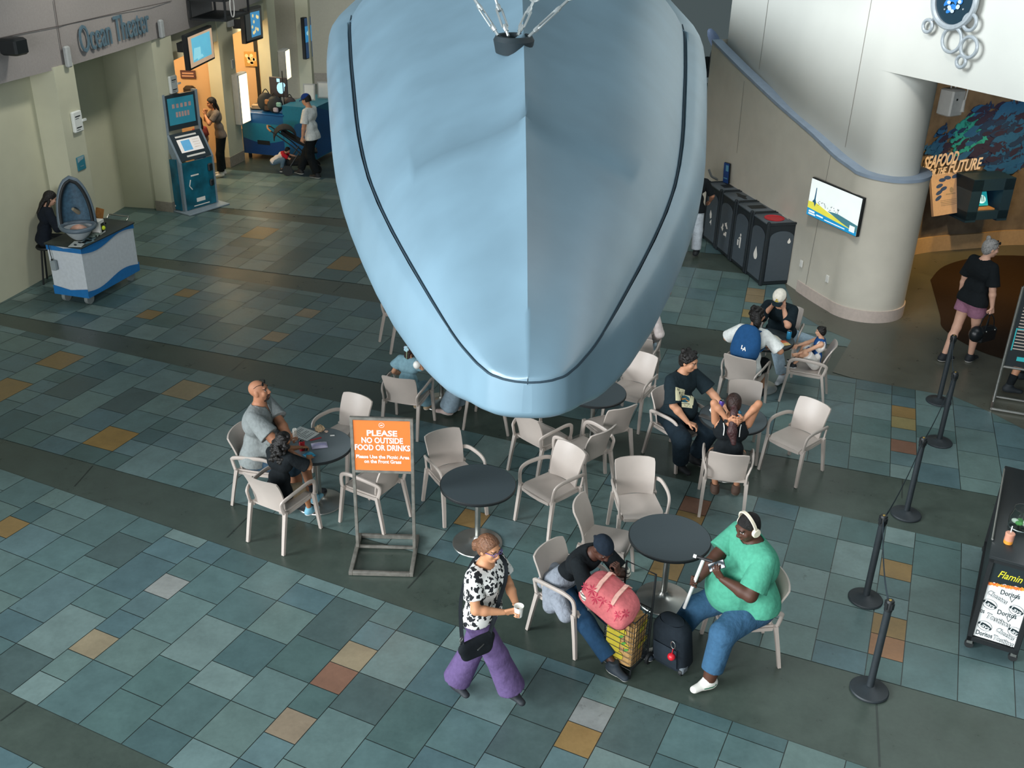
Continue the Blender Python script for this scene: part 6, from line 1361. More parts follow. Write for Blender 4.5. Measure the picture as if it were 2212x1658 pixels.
def alcbox():
    q, d, n = onalc(2098, 415); n3 = Vector((*n, 0)); r = emp('viewer_box', q+n3*.30, math.atan2(d.y, d.x), 'dark blue box with recessed small screen on the alcove wall', 'display box'); mt = mat('box_navy', '#1d3a52', rough=.5)
    m = MB(); m.box((0, .02, .30), (.90, .56, .22)); m.box((0, .02, -.28), (.90, .56, .16)); m.box((-.34, .02, 0), (.22, .56, .8)); m.box((.34, .02, 0), (.22, .56, .8)); m.box((0, .25, 0), (.8, .08, .7)); m.build('casing', mt, r)
    R = Matrix.Rotation(-.5, 3, 'X'); m = MB(); m.box((0, .0, -.04), (.26, .02, .26), M=R); s = m.build('screen', glow('mint', '#1f8f96', .9), r); fr = frame(R @ Vector((0, -.012, 0))+Vector((0, 0, -.04)), (1, 0, 0), R @ Vector((0, 0, 1))); m = MB(); poly(m, fr, ell((0, -.01), .09, .08, 20)); m.build('picture', glow('pale2', '#c8f2e6', 1.0), s)
    m = MB(); rectf(m, fr, .0, -.06, .015, .05, 0, .004); rectf(m, fr, .04, -.06, .055, .05, 0, .004); m.build('picture', M_KD, s); m = MB(); m.box((0, -.10, -.19), (.38, .18, .03)); m.build('ledge', mat('ledge_tan', '#b58a5e', rough=.6), r)
    q, d, n = onalc(2032, 413); n3 = Vector((*n, 0)); r = emp('exhibit_board', q+n3*.16, math.atan2(d.y, d.x)+.12, 'tilted pinkish panel with blue leaf shapes left of the dark blue box', 'panel'); R = Matrix.Rotation(-.35, 3, 'X'); m = MB(); m.box((0, 0, 0), (.80, .05, .76), M=R); p = m.build('panel', mat('panel_pink', '#b9a79d', rough=.6), r); fr = frame(R @ Vector((0, -.027, 0)), (1, 0, 0), R @ Vector((0, 0, 1))); m = MB()
    for x, y, a in ((.22, .30, .2), (.02, .29, -.1), (-.12, .26, 0), (-.2, .16, .2), (-.1, .10, .2), (-.22, .04, .3), (-.25, -.06, .4)): poly(m, fr, ell((x, y), .09, .035, 14, rot=a))
    m.build('leaf_print', mat('leaf_blue', '#2a4a86', rough=.6), p); m = MB(); rectf(m, fr, -.05, -.02, .2, 0); poly(m, fr, ell((.1, .06), .05, .05, 10)); 
    for i in range(4): rectf(m, fr, -.2, -.12-.03*i, .24, -.11-.03*i)
    m.build('print', mat('print_grey', '#8f8a86', rough=.6), p)
alcbox()
# snack cart at the right edge
def snack():
    bl, br = fl(2089, 1376, .12), fl(2193, 1408, .12); tl = fl(2143, 1181, 1.02); x = br-bl; x.z = 0; L = x.length*1.06; x.normalize(); y = Vector((-x.y, x.x, 0)); D = 1.75
    r = emp('snack_cart', (bl.x, bl.y, 0), math.atan2(x.y, x.x), 'black wheeled snack cart with crisp brand print at the right edge', 'cart'); H_ = 1.02
    m = MB()
    for u in (.02, L-.02):
        for v in (.02, D-.02): m.box((u, v, H_/2+.05), (.045, .045, H_-.08), bev=.004)
    for z in (.12, H_-.01): m.box((L/2, .02, z), (L, .045, .045)); m.box((L/2, D-.02, z), (L, .045, .045)); m.box((.02, D/2, z), (.045, D, .045)); m.box((L-.02, D/2, z), (.045, D, .045))
    m.build('frame', M_BLACK, r); m = MB(); m.box((L/2, D/2, H_+.015), (L+.02, D+.02, .03), bev=.004); m.build('top', mat('cart_black_top', '#23282a', rough=.35), r)
    m = MB(); m.box((.03, D/2, .56), (.02, D-.1, .84)); m.box((L-.03, D/2, .56), (.02, D-.1, .84)); m.box((L/2, D-.03, .56), (L-.1, .02, .84)); m.build('side_panel', mat('cart_side', '#1b2326', rough=.5), r)
    m = MB(); m.tube([(-.01, .25, H_+.045), (-.01, D-.1, H_+.045)], .010, 8); m.build('top_rail', M_STEEL, r)
    x0, x1, z0, z1 = .045, L-.045, .15, H_-.04; W_ = x1-x0; m = MB(); m.box(((x0+x1)/2, .03, (z0+z1)/2), (W_, .012, z1-z0)); p = m.build('front_panel', mat('panel_white', '#e3e6e4', rough=.5, var=.02), r)
    fr = frame((x0, .0235, z0), (1, 0, 0), (0, 0, 1)); h = z1-z0; m = MB(); e = [(W_*i/8, h*.73+(.012 if i % 2 else -.008)+.012*i/8*4) for i in range(9)]; poly(m, fr, [(0, h), (0, e[0][1])]+e[1:]+[(W_, h)][::1]); m.build('black_header', mat('header_black', '#132225', rough=.5), p)
    rng = random.Random(2); ms = [MB(), MB()]
    for i in range(44): t = i/43; bx, bz = W_*t, h*.73+.05*t-.01; s = rng.uniform(.012, .026); a = rng.uniform(0, 6); ms[i % 2].add([fr((min(max(bx+s*math.cos(a+q*2.1)*(1 if q else 1.3), 0), W_), bz+s*math.sin(a+q*2.1), .004+.0001*i)) for q in range(3)], [(0, 1, 2)])
    ms[0].build('flames', mat('flame_orange', '#d9622a', rough=.5), p); ms[1].build('flames', mat('flame_yellow', '#e3a13a', rough=.5), p)
    m = MB(); addtext(m, "Flamin' H", fr, (W_*.57, h*.87), .105, .006, width=W_*.86, shear=.35, lift=.004, sy=1.0); m.build('lettering', mat('flame_letters', '#d9d02e', rough=.5), p)
    ink, wht = MB(), MB(); k = .072
    def word(t, cx, cz, w, sc=1.0, tilt=0, outline=False, tri=False):
        c = (cx*W_, cz*h)
        if outline: addtext(ink, t, fr, c, k*sc, .045, width=w*W_*1.04, rot=tilt, lift=.003); addtext(wht, t, fr, c, k*sc, .004, width=w*W_, rot=tilt, lift=.005)
        else: addtext(ink, t, fr, c, k*sc, .012, width=w*W_, rot=tilt, lift=.003)
        if tri: wd = w*W_; vs = [(c[0]+wd*.02, c[1]-.02), (c[0]+wd*.16, c[1]-.075), (c[0]+wd*.42, c[1]+.03)]; ink.tube([fr((*v, .003)) for v in vs], .003, 4)
    def lays(cx, cz):
        c = (cx*W_, cz*h); q = .062; ink.tube([fr((*v, .003)) for v in ell(c, q, q*.82, 24, rot=-.3)], .0016, 4, closed=True); poly(ink, fr, ell(c, q*1.02, q*.42, 16, rot=-.35), 0, .003); addtext(wht, 'Lays', fr, c, .058, .014, width=.095, rot=-.35, lift=.005)
    clip = lambda v: v
    word('Doritos', .56, .655, .46, tri=True); word('Cheetos', .30, .575, .50, 1.0, -.32, True); lays(.17, .46); lays(.80, .48); word('Doritos', .62, .395, .46, tri=True); word('Tostitos', .47, .285, .60, 1.15, -.2, True); word('os', .05, .35, .1); lays(.20, .165); lays(.92, .20); word('Cheetos', .72, .135, .46, 1.0, -.32, True); word('Doritos', .24, .055, .40, tri=False); word('Tostitos', .72, .04, .50, 1.05, -.12, True)
    for mm in (ink, wht):                       # the print stops at the panel's edge
        mm.v = [tuple(v) for v in mm.v]; mm.v = [(min(max(v[0], x0), x1), v[1], min(max(v[2], z0), z1)) for v in mm.v]
    ink.build('brand_print', mat('brand_ink', '#14262a', rough=.5), p, False); wht.build('brand_print', mat('panel_white', '#e3e6e4'), p, False)
    for u, v in ((.03, .03), (L-.03, .03), (.03, D-.03), (L-.03, D-.03)):
        m = MB(); m.box((u, v, .085), (.05, .05, .05)); c = m.build('caster', M_STEEL, r); m = MB(); m.lathe((u, v-.015, .04), [(.012, 0), (.04, 0), (.04, .03), (.012, .03)], 16, M=Matrix.Rotation(-math.pi/2, 3, 'X')); m.build('wheel', M_DARK, c)
    T = lambda u, v: Vector((bl.x, bl.y, H_+.03))+x*u+y*v
    return T, L, D, math.atan2(x.y, x.x)
CT_, sL, sD, srz = snack(); zt = 1.052
r = emp('juice_tumbler', fl(2177, 1172, 1.052), 0, 'small orange tumbler with straw on the snack cart', 'tumbler'); m = MB(); m.lathe((0, 0, 0), [(.038, 0), (.040, .01), (.040, .035)], 20); m.build('juice', mat('juice_orange', '#e89a3c', rough=.3), r); m = MB(); m.lathe((0, 0, 0), [(.0405, .035), (.040, .085), (.042, .09), (.042, .105), (.036, .11)], 20); m.build('cup', mat('cup_peach', '#d99a80', rough=.3), r); m = MB(); m.tube([(0, 0, .05), (.01, .02, .17)], .005, 6); m.build('straw', M_WHITE, r)
def jar():
    p = fl(2202, 1140, 1.052); r = emp('glass_jar', p, 0, 'clear glass jar with green fruit slices on the snack cart', 'jar'); g = mat('clear_glass', '#e6f0ee', rough=.05, trans=1.0, var=0); m = MB(); m.lathe((0, 0, 0), [(.075, 0), (.105, .02), (.11, .10), (.085, .19), (.09, .21), (.084, .21), (.079, .19), (.104, .10), (.098, .025), (.0, .012)], 32, capt=False); m.build('glass', g, r)
    for i in range(5): m = MB(); m.sphere((.05*math.cos(i*1.3), .05*math.sin(i*1.3), .04+.012*i), (.035, .03, .02), 10, M=Matrix.Rotation(i, 3, 'Z')); o = m.build('fruit_slice', mat('lime_green' if i % 2 else 'fruit_white', '#4f9a4a' if i % 2 else '#dfe6d6', rough=.5), r)
jar()
m = MB()
for i in range(3): m.box((.01*i, .02*i, .006), (.012, .03, .008), rz=i*.7)
# menu stand at the right edge
def stand():
    a = fl(2141, 886); b = a+Vector((.86, -.30, 0)); d = (b-a).normalized(); L = (b-a).length; r = emp('menu_stand', a, math.atan2(d.y, d.x), 'steel menu stand with dark board at the right edge', 'sign stand'); T = .025; m = MB()
    m.tube([(0, 0, T), (L, 0, T)], .02, 8); m.tube([(.05, .42, T), (L+.05, .42, T)], .02, 8); m.tube([(0, 0, T), (.03, .25, .03), (.05, .42, T)], .02, 8); m.tube([(L, 0, T), (L+.05, .42, T)], .02, 8); m.build('base', M_STEEL, r)
    m = MB()
    for u in (.03, L+.02): m.tube([(u, .21, .02), (u, .24, .5), (u, .26, 1.7)], .02, 8)
    m.tube([(.03, .24, .56), (L+.02, .24, .56)], .018, 8); m.tube([(.03, .26, 1.7), (L+.02, .26, 1.7)], .018, 8); m.build('frame', M_STEEL, r)
    m = MB(); m.box((L/2+.02, .255, 1.13), (L-.02, .02, 1.10)); p = m.build('board', mat('menu_black', '#1a2226', rough=.5), r); fr = frame((L/2+.02, .243, 1.13), (1, 0, 0), (0, 0, 1)); m = MB()
    for i in range(16): rectf(m, fr, -.38, -.30+.045*i, -.38+.22+.05*(i % 3), -.285+.045*i)
    m.build('print', mat('menu_print', '#b9aa9f', rough=.6), p); m = MB(); rectf(m, fr, -.40, -.02, .40, .0); rectf(m, fr, -.40, -.32, -.385, -.02); rectf(m, fr, -.30, -.46, -.1, -.40); m.build('print', mat('menu_teal', '#2fb0b4', rough=.6), p)
stand()
# something parked on the far gallery floor, seen in the gap by the whale
p = fl(1527, 168); r = emp('parked_pushchair', p, .3, 'pushchair with pale blue shell parked far behind the low wall', 'pushchair'); m = MB(); m.sphere((.15, 0, 1.25), (.18, .22, .48), 14, M=Matrix.Rotation(-.6, 3, 'Y')); m.build('shell', mat('shell_blue', '#9fb2d8', rough=.4), r)
m = MB(); m.tube([(0, 0, .3), (.1, 0, .9), (.35, 0, .85)], .05, 8); m.build('frame', M_DARK, r); m = MB(); m.lathe((-.05, 0, .36), [(.25, 0), (.36, 0), (.36, .06), (.25, .06)], 24, M=Matrix.Rotation(-math.pi/2, 3, 'X')); m.build('wheel', M_DARK, r)
# ---------------------------------------------------------------- the people
def LW(loc, face):                             # world point -> the figure's own frame
    a = math.radians(face-90); c, s = math.cos(a), math.sin(a)
    return lambda p: (c*(p[0]-loc[0])+s*(p[1]-loc[1]), -s*(p[0]-loc[0])+c*(p[1]-loc[1]), p[2])
def two_tone(name, c1, c2, scale, thr, kind='floral'):
    m = bpy.data.materials.new(name); m.use_nodes = True; n = m.node_tree.nodes; l = m.node_tree.links; b = n['Principled BSDF']; b.inputs['Roughness'].default_value = .9; tc = n.new('ShaderNodeTexCoord')
    if kind == 'floral':
        nz = n.new('ShaderNodeTexNoise'); nz.inputs['Scale'].default_value = scale*1.6; nz.inputs['Detail'].default_value = 1; l.new(tc.outputs['Object'], nz.inputs['Vector'])
        ad = n.new('ShaderNodeVectorMath'); ad.operation = 'MULTIPLY_ADD'; l.new(nz.outputs['Color'], ad.inputs[0]); ad.inputs[1].default_value = (.06, .06, .06); l.new(tc.outputs['Object'], ad.inputs[2])
        v = n.new('ShaderNodeTexVoronoi'); v.inputs['Scale'].default_value = scale; l.new(ad.outputs[0], v.inputs['Vector']); src = v.outputs['Distance']
    else:
        v = n.new('ShaderNodeTexWave'); v.inputs['Scale'].default_value = scale; v.bands_direction = 'Z'; l.new(tc.outputs['Object'], v.inputs['Vector']); src = v.outputs['Fac']
    r = n.new('ShaderNodeValToRGB'); r.color_ramp.interpolation = 'CONSTANT'; r.color_ramp.elements[0].color = (*hexc(c1), 1); r.color_ramp.elements[1].position = thr; r.color_ramp.elements[1].color = (*hexc(c2), 1)
    l.new(src, r.inputs[0]); l.new(r.outputs[0], b.inputs['Base Color']); m.diffuse_color = (*hexc(c2), 1); return m
def part(J, name, mb, m, smooth=True): return mb.build(name, m, J['obj'], smooth)
def glasses(J, mt, up=0.0, dark=False, fwd=0.0):
    H, hs = J['H'], J['hs']; m = MB()
    for s in (-1, 1):
        m.tube([Vector(H(s*.033+.024*math.cos(a), .103+fwd-.004*abs(math.cos(a)), .008+up+.019*math.sin(a))) for a in [i*.524 for i in range(12)]], .0028, 5, closed=True)
        m.tube([Vector(H(s*.057, .098+fwd, .012+up)), Vector(H(s*.080, .03+fwd*.4, .014+up)), Vector(H(s*.082, -.02, .008+up*.8))], .0028, 5)
    m.tube([Vector(H(-.010, .108+fwd, .012+up)), Vector(H(.010, .108+fwd, .012+up))], .0025, 5); g = part(J, 'glasses', m, mt)
    if dark: m = MB(); [m.add([Vector(H(s*.033+.023*math.cos(a), .102+fwd, .008+up+.018*math.sin(a))) for a in [i*.524 for i in range(12)]], [tuple(range(12))]) for s in (-1, 1)]; m.build('lens', M_DARK, g)
def cap(J, c, brim, tilt=0, logo=None, fwd=1):
    H, hs, RH = J['H'], J['hs'], J['RH']; mt = cloth('cap_'+c[1:], c)
    skinmesh('cap', [([('e', H(0, -.012, .040), (.086*hs, .107*hs, .092*hs), RH)], .01, J['hh'], [(H(0, 0, .028), RH @ unit(V3(0, -.10, -1)))], [], .004)], mt, J['obj'])
    m = MB(); m.slab(lambda u, v: (Vector(H((u-.5)*.150*(1-.25*v*v), (.075+.085*v*math.sqrt(max(0, 1-((u-.5)*2)**2*.55)))*fwd, .040-.018*v-.02*((u-.5)*2)**2)), Vector(RH @ V3(0, .2, 1))), 11, 6, .006); part(J, 'cap_brim', m, cloth('brim_'+brim[1:], brim))
    if logo: m = MB(); fr = frame(H(0, .100, .075), RH @ V3(-1, 0, 0), RH @ V3(0, -.35, 1)); logo(m, fr); part(J, 'cap_emblem', m, mat('cap_mark', '#c9b13a' if c != '#1d3f86' else '#e6e8ee', rough=.7))
HB = hair_mat('hair_black', '#14110f'); HBR = hair_mat('hair_brown', '#7a5236'); HDB = hair_mat('hair_dark_brown', '#2e1d18'); HG = hair_mat('hair_grey', '#8f8d8a')
K_BLK = cloth('cloth_black', '#151a1d'); K_JEAN = cloth('cloth_jean', '#2f5069'); K_DJEAN = cloth('cloth_dark_jean', '#1f3d58'); K_WHITE = cloth('cloth_white', '#d9dcd8'); K_GREY = cloth('cloth_grey', '#868c8b'); K_PJEAN = cloth('cloth_pale_jean', '#9fb4c2')
def strap(J, pts, w, mt, name='bag_strap', th=.003):
    m = MB(); m.sweep([Vector(p) for p in smooth_path([Vector(q) for q in pts], 6)], [(-w, -th), (w, -th), (w, th), (-w, th)]); return part(J, name, m, mt)
# 1 walking woman with a paper cup
loc = (-.20, 6.69, 0); fc = -32; L = LW(loc, fc); pf, pb = L((.10, 6.62, .075)), L((-.42, 6.72, .10))
pose = dict(pelvis=(0, 0, .90), lean=3, footR=pf, footL=pb, kneeR=(0, 1, 0), kneeL=(0, 1, 0), toeR=unit(V3(.35, 1, 0)), toeL=unit(V3(.3, 1, -.12)), handR=(.075, .27, 1.075), handL=(-.035, .32, 1.08), elbR=(.9, -.6, -.5), elbL=(-.8, -.5, -.6), hdR=(-.65, .75, .1), hdL=(.55, .8, .05), pnR=(-.75, -.5, .3), pnL=(.75, -.5, .3), curlR=.75, curlL=.75, hpitch=6, hyaw=-8, ptwist=4)
def walker_hair(J): H, hs = J['H'], J['hs']; return [([('c', H(0, -.09, .0), H(0, -.135, -.035), .045*hs, .045*hs), ('c', H(0, -.135, -.035), H(0, -.155, -.085), .048*hs, .03*hs)], .02, J['hh'], [], [], 0)]
o, J = person('woman walking with a paper cup, floral blouse, purple wide trousers and black bag', loc, fc, pose, dict(h=1.62, skin='#c08a66', g=1.10, bust=1.1, brow='#4a3324', lips='#9a5a52'),
    [o_shirt(two_tone('floral_blouse', '#14181c', '#dcdcd8', 21, .47), .62, hem=.0, flare=.012, long=.25, neckr=.085, grow=.016), o_legs(cloth('cloth_purple', '#5c4c73'), 1.97, flare=.062, wide=.022, grow=.018, top=.12), o_shoes('#1a2026', '#20262b'), o_hair(hair_mat('hair_caramel', '#6f4c36'), 'knot', extra=walker_hair)])
glasses(J, mat('violet_frame', '#5a4a8a', rough=.4))
cpt = Vector(((J['wR']+J['wL'])/2+V3(0, .075, .015)))
m = MB(); m.lathe(cpt, [(.029, -.045), (.039, .052), (.041, .055), (.037, .053), (.028, -.04)], 24, capt=False); m.lathe(cpt, [(.0, .035), (.035, .036)], 24, capb=False, capt=False)
Wm = lambda J, m, name, mt, label, cat: (lambda ob: (setattr(ob, 'matrix_world', J['obj'].matrix_basis.copy()), setp(ob, label, cat))[1])(m.build(name, mt))
Wm(J, m, 'paper_cup', mat('cup_white', '#efece4', rough=.6), 'white paper cup held by the walking woman', 'cup')
S = J['S']; hip = J['pelvis']+V3(.20, .10, -.14)
def bag_walk():
    r = emp('shoulder_bag', J['obj'].location, J['obj'].rotation_euler[2], 'black crossbody bag hanging on the hip of the walking woman', 'bag'); bk = cloth('bag_cloth', '#171c20', bump=.3)
    o = skinmesh('bag_body', [([('c', hip+V3(-.10, .04, .02), hip+V3(.11, -.05, .0), .055, .06, (V3(.5, 1, 0), .6)), ('c', hip+V3(-.08, .035, -.07), hip+V3(.08, -.04, -.08), .065, .06, (V3(.5, 1, 0), .55))], .05, .008, [], [], 0)], bk, r)
    m = MB(); a = J['shL']+J['up2']*.062+V3(.05, 0, 0); pts = [hip+V3(-.10, .05, .05), J['waist']+V3(.02, .165, .02), J['chest']+V3(-.05, .175, .02), J['chest']+V3(-.10, .13, .13), a, J['chest']+V3(-.06, -.14, .06), J['waist']+V3(.12, -.13, 0), hip+V3(.13, -.06, .05)]
    m.sweep(smooth_path([Vector(p) for p in pts], 6), [(-.017, -.002), (.017, -.002), (.017, .002), (-.017, .002)]); m.build('strap', bk, r); m = MB()
    for q in ((.12, -.075, .06), (.13, -.07, .10)): c = Vector(hip+V3(*q)); m.tube([c+Vector((.02*math.cos(t), 0, .022*math.sin(t))) for t in [i*.7 for i in range(9)]], .004, 5, closed=True)
    m.build('buckle', M_STEEL, r); m = MB(); m.box(Vector(hip+V3(.02, .045, -.0)), (.09, .006, .008)); m.build('zip', M_STEEL, r)
bag_walk()
# 2 man in black headscarf bent over his bags
loc = (.59, 7.55, 0); fc = -44; L = LW(loc, fc)
pose = seat_pose(lean=27, hunch=14, fwd=-.02, footR=L((.98, 7.00, .09)), footL=L((1.22, 7.22, .09)), kneeR=(.3, .3, 1), kneeL=(-.1, .3, 1), handR=(.10, .62, .80), handL=(-.03, .50, .93), elbR=(.7, .2, -.8), elbL=(-.7, .2, -.9), hdR=(-.6, .8, -.05), pnR=(0, 0, -1), hdL=(.2, -.1, 1), pnL=(.2, -1, 0), curlL=.9, curlR=.4, hpitch=38, hyaw=-12)
def rag(J):
    H, hs, RH = J['H'], J['hs'], J['RH']; skinmesh('headscarf', [([('e', H(0, -.014, .034), (.080*hs, .102*hs, .094*hs), RH), ('c', H(0, -.09, .0), H(0, -.125, -.04), .025*hs, .015*hs)], .03, J['hh'], [(H(0, .06, .036), RH @ unit(V3(0, .35, -1)))], [], .004)], cloth('scarf_navy', '#18222d'), J['obj'])
def hoodie(J):
    S = J['S']; P, up, ri, fo = J['pelvis'], J['up'], J['ri'], J['fo']; c = V3(0, 0, 0)
    skinmesh('tied_hoodie', [([('c', P+up*.08-ri*.09, P+up*.08+ri*.09, .135, .135, (fo, .85)), ('c', P+ri*.12+V3(0, -.06, .02), P+ri*.22+V3(0, .04, -.16), .085, .075), ('c', P+ri*.20+V3(0, .12, -.06), P+ri*.24+V3(0, .24, -.14), .085, .07), ('c', P+V3(0, -.14, .02), P+V3(.05, -.2, -.12), .08, .07)], .04, .011, [], [], 0)], cloth('hoodie_grey', '#878d96', bscale=14), J['obj'])
o, J = person('man seated bent forward in a black headscarf, chin on hand above a pink duffel bag', loc, fc, pose, dict(h=1.74, skin='#4a2f25', lips='#5a3430', g=.98), [o_shirt(K_BLK, .80, hem=.02, flare=.0, long=.1), o_legs(K_DJEAN, 1.84, flare=.022, wide=.012), o_shoes('#1f2a33', '#e4e0d8'), rag, hoodie])
def sleeves(J):
    pr = []
    for k in 'RL':
        s_, e_, w_ = J['sh'+k], J['e'+k], J['w'+k]; m_ = s_+(e_-s_)*.55; e2 = e_+(w_-e_)*.18; pr.append(([('c', m_, e_, .054, .058), ('c', e_, e2, .058, .052)], .02, J['hb']*.8, [(e2, unit(w_-e_))], [], .010))
    st = two_tone('stripe_cloth', '#5d5f5c', '#e2ddcf', 10, .32, 'wave'); [skinmesh('striped_sleeve', [q], st, J['obj']) for q in pr]
    skinmesh('collar', [([('c', J['neck']-J['up2']*.01, J['neck']+J['up2']*.03, .070, .062)], .01, J['hb']*.7, [(J['neck']+J['up2']*.035, J['up2'])], [], 0)], cloth('collar_cream', '#d8d2c0'), J['obj'])
sleeves(J)
# 3 big man in mint polo
loc = (2.16, 7.34, 0); fc = 196; L = LW(loc, fc)
pose = seat_pose(lean=6, fwd=.06, pelvis=(0, -.02, .645), footL=L((1.80, 6.86, .10)), footR=L((1.47, 7.27, .10)), kneeL=(-.25, .5, 1), kneeR=(.3, .5, 1), handR=L(tuple(fl(1496, 1266, .80))), handL=L(tuple(fl(1560, 1250, .98))), elbR=(.9, -.1, -.6), elbL=(-.9, -.2, -.7), hdR=(-.3, .75, .25), pnR=(-.9, -.3, .2), hdL=(.35, .5, .75), pnL=(.6, -.6, .4), curlR=1.0, curlL=.55, hpitch=20, hyaw=10, toeL=(-.25, 1, 0), toeR=(.1, 1, 0))
mintc = cloth('cloth_mint', '#4b987e', bscale=6)
def headphones(J):
    H, hs, RH = J['H'], J['hs'], J['RH']; cr = mat('headphone_cream', '#e3d9c2', rough=.4); m = MB(); m.sweep([Vector(H(.103*math.cos(t), -.01, .018+.128*math.sin(t))) for t in [math.pi*i/16 for i in range(17)]], [(-.013, -.006), (.013, -.006), (.013, .006), (-.013, .006)], up=None); hp = part(J, 'headphones', m, cr)
    for s in (-1, 1): m = MB(); Rm = Matrix([list(r) for r in RH]) @ Matrix.Rotation(math.pi/2*s, 3, 'Y'); m.lathe(Vector(H(s*.083, -.008, -.005)), [(.036, 0), (.041, .008), (.041, .024), (.034, .032)], 20, M=Rm); m.build('ear_cup', cr, hp)
def collar(J): skinmesh('collar', [([('c', J['neck']-J['up2']*.03, J['neck']+J['up2']*.03, .098, .082)], .01, .009, [(J['neck']+J['up2']*.032, J['up2'])], [('c', J['neck']+J['fo2']*.03, J['neck']+J['fo2']*.14-J['up2']*.02, .035, .05), ('c', J['neck'], J['neck']+J['up2']*.1, .080, .075)], 0)], mintc, J['obj'])
o, J = person('large seated man in a mint polo shirt and cream headphones, looking at a phone', loc, fc, pose, dict(h=1.86, skin='#4d3125', g=1.62, lg=1.62, ag=1.42, belly=.8, lips='#6a3d36', nk=1.25, fw=1.2, sw=.19), [o_shirt(mintc, .82, hem=.02, flare=.012, long=.18, grow=.018, neckr=.075), o_legs(cloth('cloth_denim', '#375b78', bscale=8), 1.80, grow=.016, wide=-.006), o_shoes('#e2e0d8', '#c9c3b2', '#12714e'), o_hair(hair_mat('hair_crop', '#120f0e', 200), 'buzz', grow=.002, low=-.02), headphones, collar])
def gimbal():
    w = J['obj']; Rz = Matrix.Rotation(w.rotation_euler[2], 4, 'Z'); W = lambda p: Matrix.Translation(w.location) @ Rz @ Vector(p)
    a = fl(1478, 1312, .52); b = W(J['wR']+J['hdR']*.085+J['pnR']*.03); d = (b-a).normalized(); c = b+d*.30
    r = emp('selfie_stick', a, 0, 'white telescopic stick with clamp, upright in the grip of the man in mint', 'stick'); m = MB(); m.tube([a-a, c-a], .016, 10); m.build('pole', mat('stick_white', '#e4e4e0', rough=.35), r); m = MB(); m.tube([c-a+Vector((-.06, .02, .01)), c-a+Vector((.07, -.03, 0))], .014, 8); m.build('clamp', M_BLACK, r); m = MB(); m.tube([c-a+Vector((-.085, .03, .013)), c-a+Vector((-.06, .02, .01))], .016, 8); m.build('clamp_end', M_WHITE, r)
    p = W(J['wL']+J['hdL']*.11+J['pnL']*.035); R = Matrix.Rotation(math.radians(-20), 3, 'Z') @ Matrix.Rotation(math.radians(-35), 3, 'Y') @ Matrix.Rotation(math.radians(50), 3, 'X'); r = emp('phone', p, 0, 'dark phone held in the left hand of the man in mint', 'phone'); m = MB(); m.box((0, 0, 0), (.155, .075, .009), M=R, bev=.003); m.build('casing', M_BLACK, r); m = MB(); m.box(R @ Vector((0, 0, .0055)), (.145, .067, .001), M=R); m.build('display', mat('phone_glass', '#26323a', rough=.15), r)
gimbal()
# 4 bald man in grey, 5 curly haired girl
loc = (-2.73, 9.68, 0); fc = -6; L = LW(loc, fc)
pose = seat_pose(lean=6, pelvis=(0, -.04, .60), fwd=.02, spread=.16, handR=L(tuple(fl(640, 985, .78))), handL=L(tuple(fl(628, 946, .86))), elbR=(.7, -.5, -.6), elbL=(-.8, -.3, -.5), pnR=(0, 0, -1), hdL=(.3, .8, .5), pnL=(.8, -.2, .3), curlL=.9, hpitch=-12, hyaw=4)
def tee_mark(J):
    fo, up, ri = J['fo2'], J['up2'], J['ri']; c = J['chest']+fo*.185-up*.03; m = MB(); fr = frame(c, ri*-1 if False else -ri*-1, up)
    pass
o, J = person('bald seated man in a grey t-shirt holding a wrapped snack, sunglasses on his head', loc, fc, pose, dict(h=1.80, skin='#b07a5c', g=1.36, belly=.9, ag=1.25, stub=1, beard='#3a2c26', nk=1.2, fw=1.12), [o_shirt(K_GREY, .85, hem=-.04, flare=.02, long=.3, vneck=True), o_legs(cloth('cloth_slate', '#3f5668'), 1.15), o_shoes('#1d2227', '#2a2f33')])
glasses(J, M_BLACK, .075, True, -.03)
def decal(J, target, draw, px, py, size, mt, name='print'):
    """project a flat drawing onto the garment where the photograph shows it"""
    ob = target; rz = ob.parent.rotation_euler[2] if ob.parent else 0; Mw = Matrix.Translation(ob.parent.location) @ Matrix.Rotation(rz, 4, 'Z'); Mi = Mw.inverted()
    bv = BVHTree.FromPolygons([v.co for v in ob.data.vertices], [tuple(p.vertices) for p in ob.data.polygons]); o_ = Mi @ Vector((0, 0, CAM_H)); d_ = (Mi.to_3x3() @ ray(px, py)).normalized()
    hit = bv.ray_cast(o_, d_)
    if hit[0] is None: return None
    c, n = hit[0], hit[1]; n = -n if n.dot(d_) > 0 else n; n = (n*.6-d_*.6).normalized(); u = Vector((0, 0, 1)); x = u.cross(n).normalized(); m = MB(); draw(m, lambda p: (p[0], p[1], p[2] if len(p) > 2 else 0)); y = n.cross(x); vs = []
    for v in m.v:
        q = c+x*v[0]*size+y*v[1]*size+n*.25; h = bv.ray_cast(q, -n, .6); vs.append(tuple((h[0] if h[0] is not None else c+x*v[0]*size+y*v[1]*size)+n*(.004+v[2])))
    m.v = vs; return m.build(name, mt, target, True)
def gar(J, nm): return [c for c in COL.objects if c.parent is J['obj'] and c.name.split('.')[0] == nm][0]
dec_txt = lambda *ws: (lambda m, fr: [addtext(m, t, fr, (x, y), s, .02*s, width=w, lift=0) for t, x, y, s, w in ws])
decal(J, gar(J, 'shirt'), dec_txt(('IT\'S', 0, .3, .5, .75), ('MY', .0, -.25, .5, .7)), 583, 955, .16, mat('tee_print', '#7c8380', rough=.9), 'lettering')
